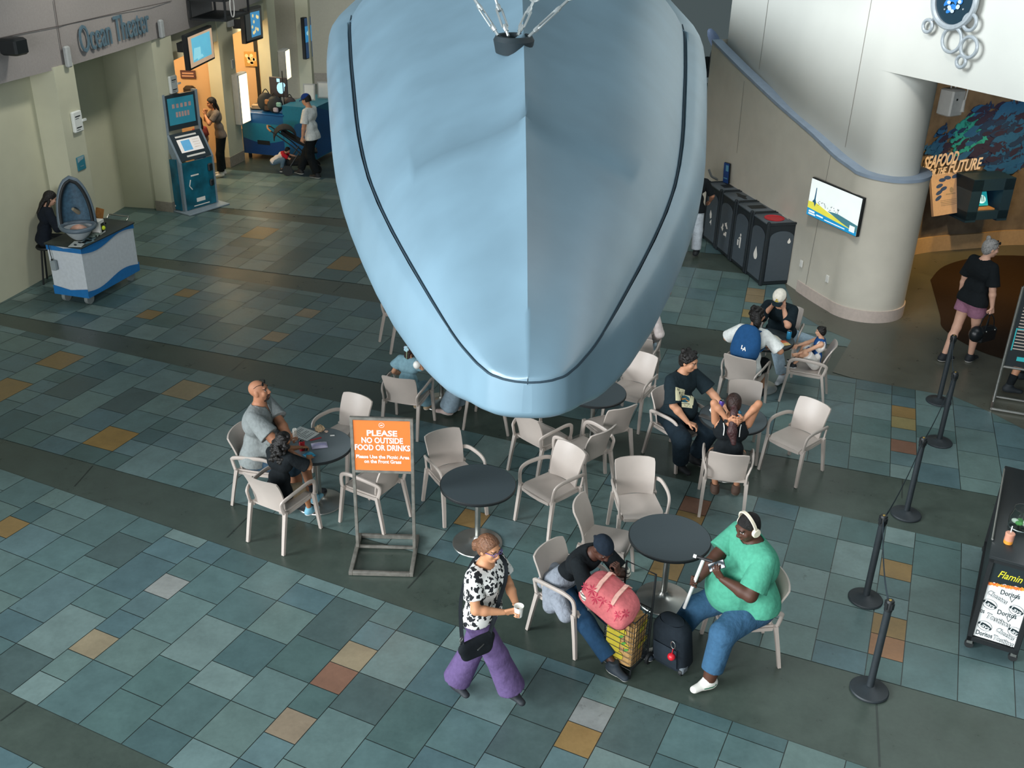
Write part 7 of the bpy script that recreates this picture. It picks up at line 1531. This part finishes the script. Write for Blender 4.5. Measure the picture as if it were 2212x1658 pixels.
def burrito():
    w = J['obj']; Mw = Matrix.Translation(w.location) @ Matrix.Rotation(w.rotation_euler[2], 4, 'Z'); c = J['wL']+J['hdL']*.08+J['pnL']*.03; m = MB(); m.tube([Vector(c+V3(-.01, 0, -.05)), Vector(c+V3(.0, .01, .05)), Vector(c+V3(.01, .015, .10))], lambda t: .024+.004*math.sin(6*t), 12); o = m.build('wrapped_snack', mat('wrap_white', '#e9e2d6', rough=.7, bump=.5)); o.matrix_world = Mw; setp(o, 'white wrapped snack held up by the bald man', 'snack')
burrito()
loc = (-2.40, 9.0, 0); fc = 60; L = LW(loc, fc)
pose = seat_pose(lean=10, pelvis=(0, .0, .55), fwd=.08, handR=L(tuple(fl(668, 990, .79))), handL=L(tuple(fl(655, 965, .80))), elbR=(1, -.2, -.4), elbL=(-1, -.2, -.4), pnR=(0, 0, -1), pnL=(0, 0, -1), footR=L(tuple(fl(668, 1098, .10))), footL=L(tuple(fl(690, 1075, .12))), hpitch=14, hyaw=-14, S=.8)
person('seated girl with curly black hair and black t-shirt, back to the camera', loc, fc, pose, dict(h=1.34, skin='#a87452', hs=.90, child=0), [o_shirt(K_BLK, .85, hem=-.06, flare=.02, long=.3), o_legs(cloth('cloth_khaki', '#9c8a70'), .8, flare=.02), o_shoes('#6fa9bd', '#e6e8e6'), o_hair(HB, 'curly')], True)
# 6 girl in pale blue, 7 sitter in pale jeans behind the whale
loc = (-1.31, 11.37, 0); fc = 68; L = LW(loc, fc)
pose = seat_pose(lean=8, pelvis=(0, .02, .55), fwd=.05, handR=L(tuple(fl(914, 800, 1.02))), handL=(-.15, .2, .62), elbR=(.9, .3, -.7), hdR=(-.5, -.1, .85), pnR=(-.6, -.8, 0), curlR=.7, footR=(.06, .42, .14), footL=(-.08, .40, .14), hpitch=4, hyaw=-22, S=.72)
blue = cloth('cloth_sky', '#7799a4', bump=.8)
def bow(J):
    H, hs, RH = J['H'], J['hs'], J['RH']; m = MB()
    for a in range(5): m.sphere(Vector(H(.03*math.cos(a*1.256), -.115-.01*(a % 2), .02+.035*math.sin(a*1.256))), (.022, .018, .022), 10)
    b = part(J, 'hair_bow', m, cloth('bow_blue', '#a8ccd8')); m = MB(); m.sweep([Vector(H(.02, -.12, .0)), Vector(H(.03, -.13, -.08)), Vector(H(.035, -.135, -.17))], [(-.01, -.002), (.01, -.002), (.01, .002), (-.01, .002)]); m.build('ribbon', cloth('ribbon_green', '#a9c7a0'), b); m = MB(); m.sphere(Vector(H(-.045, -.105, .03)), (.025, .018, .022), 10); m.build('flower', cloth('flower_lilac', '#b6aacb'), b)
o, J = person('girl in a pale blue dress with a hair bow, drinking left of the whale snout', loc, fc, pose, dict(h=1.26, skin='#c08e70', hs=.9), [o_shirt(blue, .55, hem=-.06, flare=.03, long=.7), o_legs(blue, 1.80, flare=.05, wide=.04, grow=.03), o_shoes('#b09a7c', '#d8d0c0'), o_hair(HDB, 'long'), bow])
w = J['obj']; m = MB(); m.sphere(Vector(J['wR']+J['hdR']*.07+J['pnR']*.035), (.045, .045, .05), 14); Wm(J, m, 'drink_cup', M_WHITE, 'white cup raised by the girl in pale blue', 'cup')
loc = (-.26, 11.53, 0); fc = 168; L = LW(loc, fc)
person('sitter in pale wide jeans behind the whale snout, only the lower legs showing', loc, fc, seat_pose(lean=8, pelvis=(0, .05, .55), fwd=.08, footL=L(tuple(fl(968, 882, .10))), footR=L(tuple(fl(985, 872, .10))), toeL=(0, 1, 0)), dict(h=1.66), [o_shirt(K_WHITE), o_legs(K_PJEAN, 1.9, flare=.07, wide=.03), o_shoes('#c9b2aa', '#d9cdc6'), o_hair(HDB, 'long')], False)
# 8 man in printed t-shirt, 9 woman with ponytail
loc = (2.01, 10.81, 0); fc = -52; L = LW(loc, fc)
pose = seat_pose(lean=4, pelvis=(0, -.05, .58), fwd=.02, spread=.17, handR=L(tuple(fl(1486, 912, .66))), handL=L(tuple(fl(1565, 878, .79))), elbR=(.8, -.5, -.5), elbL=(-.6, -.6, -.5), hdR=(-.5, .8, -.2), pnR=(0, 0, -1), hdL=(.3, 1, 0), pnL=(0, 0, -1), hpitch=14, hyaw=20, footR=L(tuple(fl(1470, 1000, .10))), footL=L(tuple(fl(1500, 985, .10))), kneeR=(.4, .4, 1), kneeL=(-.2, .5, 1))
o, J = person('seated man in a black t-shirt with a square yellowed print, one arm on the table', loc, fc, pose, dict(h=1.78, skin='#bf8b6c', g=1.18, belly=.5, fw=1.1), [o_shirt(cloth('cloth_ink', '#18252b'), .9, hem=-.03, flare=.015, long=.35), o_legs(cloth('cloth_cargo', '#1a2730'), 1.9, flare=.02, wide=.02, grow=.02), o_shoes('#161a1d', '#1d2124', high=.06), o_hair(HB, 'messy')])
def patch(m, x, y, w_, h_, a=0, lift=0, n=8, rx=0):
    c, s = math.cos(a), math.sin(a)
    def g(u, v):
        p_, q_ = (u-.5)*2, (v-.5)*2
        if rx: k = math.hypot(p_, q_); j = max(abs(p_), abs(q_)); p_, q_ = (p_*j/k, q_*j/k) if k > 1e-6 else (0, 0)
        return (x+c*p_*w_/2-s*q_*h_/2, y+s*p_*w_/2+c*q_*h_/2, lift)
    m.grid(g, n, n)
def card(m, fr):
    for q in ((-.5, .52, .95, .36, .05), (.3, -.62, 1.0, .32, .05), (-.75, -.1, .36, .9, .1), (.75, .05, .34, 1.0, -.1), (0, 0, 1.2, .85, .1)): patch(m, *q)
T_ = gar(J, 'shirt'); decal(J, T_, card, 1478, 862, .125, mat('card_print', '#d8d3ae', rough=.9)); decal(J, T_, lambda m, fr: patch(m, .05, .02, .95, .72, 0, .002, 10, 1), 1478, 862, .125, mat('print_teal', '#255a6c', rough=.9)); decal(J, T_, lambda m, fr: (patch(m, -.15, 0, .7, .14, .3, .004, 8, 1), patch(m, .3, -.12, .4, .10, -.5, .004, 8, 1)), 1478, 862, .125, mat('print_orange', '#c98a3a', rough=.9))
decal(J, gar(J, 'shirt'), dec_txt(('IRIE', -.45, .5, .3, .7), ('RUN', .3, -.62, .28, .6)), 1478, 862, .125, K_BLK, 'lettering')
loc = (2.41, 9.77, 0); fc = 82; L = LW(loc, fc)
pose = seat_pose(lean=8, pelvis=(0, .02, .56), fwd=.04, handL=(-.06, -.03, 1.11), handR=(.11, .0, 1.12), elbL=(-1, .5, .55), elbR=(1, .9, .2), hdL=(.85, -.35, .05), hdR=(-.8, -.4, .1), pnL=(0, 1, .1), pnR=(0, 1, .1), curlL=.25, curlR=.3, hpitch=20, hyaw=2, footL=L(tuple(fl(1545, 1050, .10))), footR=L(tuple(fl(1590, 1052, .10))), kneeL=(-.2, 1, .8), kneeR=(.2, 1, .8))
def pony(J): 
    H, hs, RH = J['H'], J['hs'], J['RH']; skinmesh('ponytail', [([('c', H(0, -.10, -.02), H(0, -.14, -.09), .035*hs, .04*hs), ('c', H(0, -.14, -.09), J['chest']+J['up2']*.04-J['fo2']*.17, .045*hs, .055*hs, (V3(0, 1, 0), .7)), ('c', J['chest']+J['up2']*.04-J['fo2']*.17, J['chest']-J['up2']*.08-J['fo2']*.19+J['ri']*.03, .055*hs, .03*hs, (V3(0, 1, 0), .6))], .03, .008, [], [], 0)], hair_mat('hair_wine', '#3b2222', 40), J['obj'])
    m = MB(); c = J['wL']; d = J['hdL']; R = Vector(d).to_track_quat('Z', 'Y').to_matrix(); m.lathe(Vector(c-d*.02), [(.030, -.012), (.031, 0), (.030, .012)], 16, M=R); wt = part(J, 'watch', m, M_BLACK); m = MB(); m.box(Vector(c-d*.02+V3(0, -.032, .0)), (.03, .012, .035)); m.build('watch_face', M_DARK, wt)
def trim(J):
    for s in (-1, 1): strap(J, [J['chest']-J['fo2']*.125+J['ri']*.085*s-J['up2']*.02, J['chest']-J['fo2']*.115+J['ri']*.085*s+J['up2']*.06, J['neck']-J['up2']*.025+J['ri']*.10*s-J['fo2']*.02, J['chest']+J['fo2']*.12+J['ri']*.08*s+J['up2']*.04], .013, M_WHITE, 'top_strap', .004)
person('seated woman seen from behind, hands at the nape of her long ponytail, striped tank top', loc, fc, pose, dict(h=1.62, skin='#b98262', g=1.06, bust=1), [o_shirt(K_BLK, 0, hem=-.02, tank=True, neckr=.12), o_legs(cloth('cloth_taupe', '#6a625a'), .8), o_shoes('#5a4438', '#7a6858'), o_hair(HDB, 'knot'), pony, trim])
# 10 sitter with backpack, 11 man in white cap, 12 boy
loc = (3.07, 12.21, 0); fc = 58; L = LW(loc, fc)
pose = seat_pose(lean=14, pelvis=(0, .03, .56), fwd=.02, handR=(.22, .36, .80), handL=(-.2, .38, .79), elbR=(1, -.3, -.5), elbL=(-1, -.3, -.5), hpitch=10, hyaw=12)
def bun(J): H, hs = J['H'], J['hs']; return [([('c', H(.02, -.09, .02), H(.035, -.115, -.07), .045*hs, .05*hs), ('c', H(.035, -.115, -.07), H(.04, -.12, -.16), .05*hs, .03*hs)], .03, J['hh'], [], [], 0)]
def rucksack(J):
    c = J['chest']-J['fo2']*.19-J['up2']*.03; up, ri, fo = J['up2'], J['ri'], J['fo2']; bl = cloth('pack_blue', '#1f4a75', bump=.3); b = skinmesh('backpack', [([('c', c-up*.13-ri*.06, c-up*.13+ri*.06, .125, .125, (fo, .65)), ('c', c-ri*.06, c+ri*.06, .125, .125, (fo, .6)), ('c', c+up*.12-ri*.03, c+up*.12+ri*.03, .115, .115, (fo, .55)), ('c', c-up*.12-fo*.06-ri*.06, c-up*.12-fo*.06+ri*.06, .08, .08)], .10, .009, [], [], 0)], bl, J['obj'])
    for s in (-1, 1): strap(J, [c+up*.12+ri*.08*s, J['neck']-up*.0+ri*.11*s-fo*.03, J['chest']+fo*.15+ri*.13*s+up*.02, J['chest']+ri*.17*s-up*.10+fo*.02, c-up*.14+ri*.13*s], .025, bl, 'pack_strap', .005)
o, J = person('seated adult seen from behind with a blue backpack over a white t-shirt', loc, fc, pose, dict(h=1.70, skin='#b98668', g=1.08), [o_shirt(K_WHITE, .9, hem=-.04, flare=.01, long=.3), o_legs(K_BLK, .9, flare=.02), o_shoes('#1b1e21', '#26292c'), o_hair(HB, 'messy', extra=bun), rucksack])
decal(J, gar(J, 'backpack'), dec_txt(('L', -.18, .12, .9, .45), ('A', .16, -.12, .9, .55)), 1606, 752, .085, M_INK, 'emblem')
loc = (3.86, 13.50, 0); fc = 240; L = LW(loc, fc)
pose = seat_pose(lean=24, hunch=8, pelvis=(0, .06, .57), fwd=.05, handR=(.085, .40, 1.07), handL=(-.075, .42, 1.07), elbR=(.9, .3, -.9), elbL=(-.9, .3, -.9), hdR=(-.25, -.15, .9), hdL=(.35, -.15, .9), pnR=(-.5, -.9, 0), pnL=(.5, -.9, 0), curlR=.7, curlL=.25, hpitch=34, footR=L(tuple(fl(1690, 812, .10))), footL=L(tuple(fl(1722, 770, .10))))
o, J = person('man in a white cap and black t-shirt covering his face with both hands', loc, fc, pose, dict(h=1.78, skin='#c9977c', g=1.12, stub=1), [o_shirt(cloth('cloth_ink', '#18252b'), .9, hem=-.03, long=.3), o_legs(K_PJEAN, 1.9, flare=.01), o_shoes('#d6dbe0', '#e6e8ea'), o_hair(HB, 'short')])
cap(J, '#e9e3d4', '#1d2a30', logo=lambda m, fr: (rectf(m, fr, -.025, -.02, .025, .0), poly(m, fr, ell((.0, .018), .012, .014, 8))))
loc = (4.00, 12.53, 0); fc = 170; L = LW(loc, fc)
pose = seat_pose(lean=-6, pelvis=(0, -.08, .545), footR=(.12, .16, .50), footL=(-.06, .20, .50), kneeR=(.6, .4, 1), kneeL=(-.4, .4, 1), handR=(.13, .16, .70), handL=(-.11, .18, .68), elbR=(1, -.3, -.5), elbL=(-1, -.2, -.5), hpitch=6, hyaw=-4)
bk = lambda J: (lambda P: np.where((np.abs((P-J['chest']) @ J['ri']) > .085*J['S']/.6)[:, None]*np.ones((1, 3), bool), np.array(hexc('#d9d6d0')), np.array(hexc('#1f4f8a'))))
person('small boy in a blue sports kit with white side stripes, curled on his chair', loc, fc, pose, dict(h=1.08, skin='#d0a082', hs=.92), [o_shirt(M_GARM, 0, hem=-.05, tank=True, colfn=bk), o_legs(M_GARM, .85, flare=.03, colfn=bk, grow=.02), o_shoes('#20262b', '#cfd2d4'), o_hair(HB, 'messy')])
# 13 woman with handbag, 14-15 at the right edge, 16 by the bins
pL, pR = fl(2038, 768, .09), fl(2096, 768, .09); loc = ((pL.x+pR.x)/2+.03, (pL.y+pR.y)/2, 0); fc = 22; L = LW(loc, fc)
pose = dict(pelvis=(0, 0, 1.0), lean=4, footL=L(pL), footR=L(pR), handR=(.30, .10, .88), handL=(-.30, .05, .90), elbR=(.5, -1, 0), elbL=(-.6, -1, 0), hdR=(.05, .15, -1), pnR=(-1, 0, 0), hdL=(0, .2, -1), curlR=1.0, hpitch=8, hyaw=-20, kneeL=(0, 1, 0), kneeR=(0, 1, 0), toeR=(-.2, 1, 0), toeL=(.1, 1, 0))
def greybun(J): H, hs = J['H'], J['hs']; return [([('c', H(0, -.07, .10), H(0, -.085, .14), .035*hs, .03*hs)], .03, J['hh'], [], [], 0)]
o, J = person('woman in black t-shirt and mauve shorts walking away with a black handbag', loc, fc, pose, dict(h=1.84, skin='#d2a58e', g=1.14, bust=1), [o_shirt(K_BLK, .85, hem=-.03, flare=.012, long=.25), o_legs(cloth('cloth_mauve', '#8f6479'), .42, flare=.03, grow=.022), o_shoes('#1a1f24', '#cfcfcb'), o_hair(HG, 'knot', extra=greybun)])
glasses(J, M_BLACK, .085, True, -.02)
def handbag():
    w = J['obj']; Mw = Matrix.Translation(w.location) @ Matrix.Rotation(w.rotation_euler[2], 4, 'Z'); h = Mw @ Vector(J['wR']+J['hdR']*.09); r = emp('handbag', h+Vector((-.03, -.02, -.32)), .5, 'black handbag with two handles hanging from the hand of the walking woman', 'bag'); lt = mat('black_leather', '#14191c', rough=.35); m = MB(); m.box((0, 0, 0), (.34, .15, .22), bev=.03); m.sphere((-.16, .02, .02), (.12, .10, .12), 14); m.build('bag_body', lt, r)
    for s in (-1, 1): m = MB(); m.tube(smooth_path([(-.09, s*.05, .10), (-.06, s*.04, .24), (.0, s*.02, .31), (.06, s*.04, .24), (.09, s*.05, .10)], 5), .008, 6); m.build('bag_handle', lt, r)
    m = MB(); [m.sphere((x, -.078, .08), .012, 8) for x in (-.09, .09)]; m.build('stud', M_STEEL, r)
handbag()
pA, pB = fl(2178, 838, .09), fl(2205, 805, .09); loc = ((pA.x+pB.x)/2+.05, (pA.y+pB.y)/2+.05, 0); fc = -15; L = LW(loc, fc)
o, J = person('person in black t-shirt and grey blue shorts behind the menu stand', loc, fc, dict(pelvis=(0, 0, .98), lean=14, footR=L(pA), footL=L(pB), kneeR=(0, 1, 0), kneeL=(0, 1, 0), handR=(.2, .35, 1.1), handL=(-.2, .4, 1.15), hpitch=15), dict(h=1.80, skin='#b98668', g=1.05), [o_shirt(K_BLK, .85, hem=-.04, flare=.012), o_legs(cloth('cloth_storm', '#6f84a6'), .95, flare=.03, grow=.022), o_shoes('#1c2328', '#23292d'), o_hair(HB, 'short')], False)
[skinmesh('sock', [([('c', J['k'+k]+(J['a'+k]-J['k'+k])*.6, J['a'+k], .055, .042)], .01, .012, [(J['k'+k]+(J['a'+k]-J['k'+k])*.62, unit(J['k'+k]-J['a'+k]))], [], .006)], K_BLK, J['obj']) for k in 'RL']
m = MB(); m.box(Vector(J['hipR']+V3(.13, -.02, .02)), (.04, .07, .10)); m.tube([Vector(J['hipR']+V3(.13, .0, .06)), Vector(J['hipR']+V3(.14, .04, -.06))], .008, 5); part(J, 'key_ring', m, M_STEEL)
pA = fl(2222, 800, .09); loc = (pA.x+.42, pA.y+.10, 0); person('person almost outside the frame at the right edge, only a shoe showing', loc, 170, dict(pelvis=(0, 0, .93), footR=(.1, .1, .09), footL=(-.1, .22, .09), kneeR=(0, 1, 0), kneeL=(0, 1, 0), handR=(.25, .1, .85), handL=(-.25, .1, .85)), dict(h=1.68, skin='#b98668'), [o_shirt(K_WHITE), o_legs(cloth('cloth_storm', '#6f84a6'), .9), o_shoes('#20262c', '#dcdcd8'), o_hair(HB, 'short')], False)
p = fl(1485, 558); loc = (p.x+.03, p.y+.05, 0)
person('passer-by in dark top and white trousers beside the farthest bin', loc, 70, dict(pelvis=(0, 0, .96), footR=(.10, .12, .09), footL=(-.1, -.2, .10), kneeR=(0, 1, 0), kneeL=(0, 1, 0), handR=(.24, .22, 1.05), handL=(-.26, .1, .9), elbR=(.8, -.8, -.2)), dict(h=1.70, skin='#b07d62'), [o_shirt(K_BLK, .9, hem=-.05, flare=.02), o_legs(cloth('cloth_pale', '#c3ccd4'), 1.9, flare=.03, wide=.02), o_shoes('#24292c', '#2b3033'), o_hair(HB, 'long')], False)
loc = (1.72, 12.75, 0); person('sitter in a pale hooded top seen from behind at the whale jaw edge', loc, 78, seat_pose(lean=6, pelvis=(0, .02, .56)), dict(h=1.62), [o_shirt(cloth('cloth_blush', '#c9bfbb'), 1.95, grow=.026, hem=-.04), o_legs(K_PJEAN, 1.9), o_shoes(), lambda J: skinmesh('hood', [([('e', J['H'](0, -.02, .02), (.105, .125, .125), J['RH']), ('c', J['H'](0, -.03, -.02), J['neck'], .10, .10)], .04, .012, [], [], 0)], cloth('cloth_blush', '#c9bfbb'), J['obj'])], False)
loc = (1.80, 13.73, 0); person('sitter in teal and blue by the whale jaw, elbow over the chair back', loc, 200, seat_pose(lean=0, pelvis=(0, -.05, .56), handL=(-.42, -.12, .92), elbL=(-.6, -.9, .2)), dict(h=1.70, skin='#a8765a'), [o_shirt(cloth('cloth_teal', '#2f8f96'), .8, hem=-.05), o_legs(cloth('cloth_blue', '#2f6fb0'), 1.9), o_shoes(), o_hair(HB, 'short')], False)
# 17-22 on the left
loc = (fl(112, 612).x-.05, fl(112, 612).y+.12, 0); o, J = person('attendant with long black hair in dark clothes seated behind the cart', loc, 35, dict(pelvis=(0, 0, .74), lean=14, footR=(.12, .30, .22), footL=(-.1, .3, .25), kneeR=(.1, .6, 1), kneeL=(-.1, .6, 1), handR=(.2, .4, .95), handL=(-.1, .42, .95), hpitch=28), dict(h=1.66, skin='#c49a82'), [o_shirt(cloth('cloth_navy', '#171d26'), 1.95, grow=.024, hem=-.06), o_legs(K_BLK, 1.9), o_shoes(), o_hair(HB, 'long')], False)
p = fl(486, 380); loc = (p.x, p.y, 0); o, J = person('woman in a grey brown t-shirt and black trousers behind the kiosk, hand at her face', loc, 205, dict(pelvis=(0, 0, .95), lean=8, footR=(.1, .02, .09), footL=(-.1, .1, .09), kneeR=(0, 1, 0), kneeL=(0, 1, 0), handR=(.02, .28, 1.42), handL=(-.04, .30, 1.40), elbR=(.6, .2, -.9), elbL=(-.6, .3, -.9), hdR=(-.2, -.2, .9), hdL=(.2, -.2, .9), curlR=.7, hpitch=12), dict(h=1.68, skin='#b98464'), [o_shirt(cloth('cloth_umber', '#6a625c'), .7, hem=-.04, flare=.012), o_legs(K_BLK, 1.92, flare=.02, wide=.015), o_shoes('#d6d4ce', '#d6d4ce'), o_hair(HB, 'long')], False)
p = fl(452, 405); loc = (p.x-.1, p.y+.1, 0); person('child with long black hair in a red top and blue shorts hidden behind the kiosk', loc, 150, dict(pelvis=(0, 0, .80), footR=(.08, .05, .08), footL=(-.08, .05, .08), kneeR=(0, 1, 0), kneeL=(0, 1, 0), handR=(.2, .12, .8), handL=(-.2, .15, .8)), dict(h=1.48, skin='#b98464'), [o_shirt(cloth('cloth_red', '#8a3a30'), .6), o_legs(cloth('cloth_royal', '#1f5a9a'), 1.1, flare=.02), o_shoes('#d6d4ce'), o_hair(HB, 'long')], False)
pA, pB = fl(628, 366, .09), fl(685, 376, .09); loc = (pB.x-.06, pB.y+.05, 0); fc = 160; L = LW(loc, fc)
o, J = person('young man in a white t-shirt and blue cap standing at the stroller', loc, fc, dict(pelvis=(0, 0, .98), lean=4, footR=L((pB.x-.42, pB.y+.12, .09)), footL=L(pB), kneeR=(0, 1, 0), kneeL=(0, 1, 0), handR=(.24, .28, .92), handL=(-.24, .12, .90), elbL=(-.6, -1, 0), hpitch=18), dict(h=1.82, skin='#c49478'), [o_shirt(K_WHITE, .85, hem=-.08, flare=.02, long=.25), o_legs(K_BLK, 1.92, flare=.02, wide=.02), o_shoes('#1b1f23', '#e0e0dc'), o_hair(HB, 'short')], True)
cap(J, '#1d3f86', '#1d3f86', logo=lambda m, fr: addtext(m, 'LA', fr, (0, 0), .05, .003))
p = fl(604, 372); loc = (p.x, p.y, 0); rw = lambda J: (lambda P: np.where((((P-J['chest']) @ J['up2']) > .02)[:, None], np.array(hexc('#b3202e')), np.array(hexc('#d6cfca'))))
person('crouching child in a red and white shirt beside the stroller', loc, 5, dict(pelvis=(0, -.12, .26), lean=48, hunch=15, footR=(.08, .06, .08), footL=(-.08, .10, .08), kneeR=(.2, 1, .8), kneeL=(-.2, 1, .8), handR=(.12, .42, .30), handL=(-.05, .45, .34), hpitch=25), dict(h=1.05, skin='#c49478', hs=.85), [o_shirt(M_GARM, .7, colfn=rw, hem=-.04), o_legs(cloth('cloth_grey_blue', '#5d7484'), 1.8), o_shoes('#23282c', '#d9d9d5'), o_hair(HB, 'messy')], False)
# bags by the front table
def trolley():
    a = fl(1347, 1432); r = emp('wire_trolley', a, math.radians(-38), 'black wire shopping trolley beside the man in the headscarf', 'trolley'); w, d, h = .30, .26, .62; m = MB(); N = 6; z0 = .09
    for i in range(N+1):
        t = i/N
        for y in (-d/2, d/2): m.tube([(-w/2+w*t, y*.8, z0), (-w/2+w*t, y, h)], .0028, 4)
        for x in (-w/2, w/2): m.tube([(x, -d/2+d*t, z0), (x, -d/2+d*t, h)], .0028, 4)
    for j in range(10):
        z = z0+(h-z0)*j/9; m.tube([(-w/2, -d/2, z), (w/2, -d/2, z), (w/2, d/2, z), (-w/2, d/2, z)], .0028 if j < 9 else .007, 5, closed=True)
    m.build('basket', M_BLACK, r); m = MB(); m.tube([(-w/2, d/2+.02, .08), (-w/2, d/2+.02, .98), (w/2, d/2+.02, .98), (w/2, d/2+.02, .08)], .010, 8); m.tube([(-w/2, -d/2, .04), (w/2, -d/2, .04)], .008, 6)
    for sx in (-1, 1): m.tube([(sx*w/2, d/2+.02, .09), (sx*w/2, -d/2, .09), (sx*w/2, -d/2, .0)], .008, 6)
    m.build('frame', M_BLACK, r)
    for sx in (-1, 1): m = MB(); m.lathe((sx*(w/2+.02), d/2+.02, .06), [(.01, -.012), (.06, -.012), (.06, .012), (.01, .012)], 18, M=Matrix.Rotation(math.pi/2, 3, 'Y')); m.build('wheel', M_DARK, r)
    b = emp('grocery_bag', a+Vector((0, 0, .10)), math.radians(-38), 'brown paper bag printed with yellow and green inside the wire trolley', 'bag'); m = MB()
    def pb(u, v): t = 2*math.pi*u; cx, cy = math.cos(t), math.sin(t); k = 1-.10*math.sin(7*t)*v; return (.135*math.copysign(abs(cx)**.35, cx)*k, .115*math.copysign(abs(cy)**.35, cy)*k, .46*v)
    m.grid(pb, 40, 10, closeu=True); m.add([pb(i/40, 0) for i in range(40)], [tuple(range(40))]); m.grid(lambda u, v: Vector(pb(u, 1))*(1-v*.8)*1.0+Vector((0, 0, .46*(v*.8)-.05*v)), 40, 4, closeu=True); o = m.build('paper', mat('kraft', '#b08a55', rough=.8, bump=.3), b)
    rng = random.Random(3); m = MB(); ex = (0,)
    for side, n_ in ((0, 5), (1, 5), (2, 4)):
        for _ in range(n_):
            x, z = rng.uniform(-.09, .09), rng.uniform(.06, .40); pts = ell((x, z), rng.uniform(.03, .06), rng.uniform(.025, .045), 10)
            m.add([((q[0], -.122, q[1]) if side == 0 else ((-.142, q[0], q[1]) if side == 1 else (.142, q[0], q[1]))) for q in pts], [tuple(range(10))])
    m.add([(-.13, -.1225, .02), (.0, -.1225, .02), (.02, -.1225, .40), (-.13, -.1225, .42)], [(0, 1, 2, 3)]); m.build('yellow_print', mat('print_yellow', '#b3a22c', rough=.7), o); m = MB()
    for i in range(3): m.add([(q[0], -.1235, q[1]) for q in ell((.02+.03*i, .30-.06*i), .03, .012, 10, rot=.7)], [tuple(range(10))])
    m.build('green_print', mat('print_green', '#4f8f3a', rough=.7), o)
    return a
tr = trolley()
def duffel():
    c = fl(1318, 1292, .78); r = emp('duffel_bag', c, math.radians(-38), 'pink duffel bag with red palm print resting on the trolley', 'bag'); pk = cloth('duffel_pink', '#cf6f72', bump=.6, bscale=7)
    T = Matrix.Rotation(math.radians(18), 3, 'Y')
    def bag(u, v): a = 2*math.pi*u; s = (v-.5)*2; k = (1-abs(s)**4)**.35; y, z = math.cos(a), math.sin(a); return T @ Vector((s*.27, .165*math.copysign(abs(y)**.6, y)*k, .150*math.copysign(abs(z)**.6, z)*k-.03*s*s))
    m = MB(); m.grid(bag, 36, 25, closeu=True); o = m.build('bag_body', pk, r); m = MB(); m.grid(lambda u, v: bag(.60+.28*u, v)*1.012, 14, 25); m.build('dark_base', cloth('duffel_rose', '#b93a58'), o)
    def dp(u, v): q = bag(u, v); return q*1.014
    m = MB(); rng = random.Random(12)
    for u, v in ((.44, .12), (.41, .26), (.43, .50), (.40, .64), (.44, .80), (.36, .88), (.46, .38)):
        c_ = Vector(dp(u, v)); e = (Vector(dp(u, v+.02))-c_).normalized(); f = (Vector(dp(u-.02, v))-c_).normalized(); s = rng.uniform(.035, .06)
        for k in range(7): a = k*.9+rng.uniform(-.2, .2); m.add([c_+e*math.cos(a+da)*s*q+f*math.sin(a+da)*s*q for da, q in ((0, .08), (.22, .6), (.05, 1), (-.2, .55))], [(0, 1, 2, 3)])
        m.add([c_+e*.004, c_+e*.010-f*.07, c_+e*.004-f*.075, c_-e*.003], [(0, 1, 2, 3)])
    m.build('palm_print', cloth('palm_red', '#b93a52'), o); m = MB()
    for s in (.32, .64): m.sweep([dp(.40, s), Vector(dp(.30, s))+Vector((0, -.0, .03)), Vector(dp(.22, s))+Vector((0, 0, .05)), dp(.12, s)], [(-.02, -.004), (.02, -.004), (.02, .004), (-.02, .004)])
    m.build('bag_handle', cloth('duffel_tan', '#d9a99b'), r)
duffel()
def rollpack():
    a = fl(1453, 1428); r = emp('rolling_backpack', a, math.radians(140), 'dark rolling backpack with a red ball charm in front of the man in mint', 'luggage'); T = Matrix.Rotation(math.radians(-10), 3, 'X'); dk = cloth('pack_dark', '#1e262d', bump=.3)
    def sh(u, v, g=1.0): t = 2*math.pi*u; cx, cy = math.cos(t), math.sin(t); k = (1-.35*max(0, (v-.75)/.25)**2); e = .5+.3*v; return T @ Vector((.175*g*math.copysign(abs(cx)**e, cx)*k, .115*g*math.copysign(abs(cy)**e, cy)*k, .05+.50*v))
    m = MB(); m.grid(sh, 36, 14, closeu=True); m.add([sh(i/36, 0) for i in range(36)], [tuple(range(36))]); m.grid(lambda u, v: T @ Vector((.114*math.cos(2*math.pi*u)*(1-v), .075*math.sin(2*math.pi*u)*(1-v), .55+.03*math.sin(v*1.57))), 36, 5, closeu=True); m.build('bag_body', dk, r)
    m = MB(); m.grid(lambda u, v: T @ (Vector((-.12+.24*u, .125+.02*math.sin(math.pi*u)*math.sin(math.pi*v), .09+.24*v))), 10, 10); m.grid(lambda u, v: T @ (Vector((-.12+.24*u, .11, .09+.24*v))), 10, 10, flip=True); m.build('front_pocket', cloth('pack_dark2', '#252e36', bump=.3), r)
    for s in (-1, 1): m = MB(); m.box((s*.15, .07, .05), (.05, .09, .07), bev=.01); c = m.build('wheel_guard', mat('guard_grey', '#6d767c', rough=.5), r); m = MB(); m.lathe((s*.15-.014, .10, .032), [(.008, 0), (.032, 0), (.032, .028), (.008, .028)], 16, M=Matrix.Rotation(math.pi/2, 3, 'Y')); m.build('wheel', M_DARK, c)
    m = MB(); m.tube([T @ Vector((-.09+.022*math.cos(t), .13, .40+.045*math.sin(t))) for t in [i*.628 for i in range(10)]], .005, 6, closed=True); m.build('carabiner', M_STEEL, r); m = MB(); m.tube([T @ Vector((-.09, .13, .355)), T @ Vector((-.085, .14, .30))], .004, 5); m.sphere(T @ Vector((-.085, .15, .265)), .036, 16); m.build('ball_charm', mat('charm_red', '#c8202e', rough=.35), r)
rollpack()
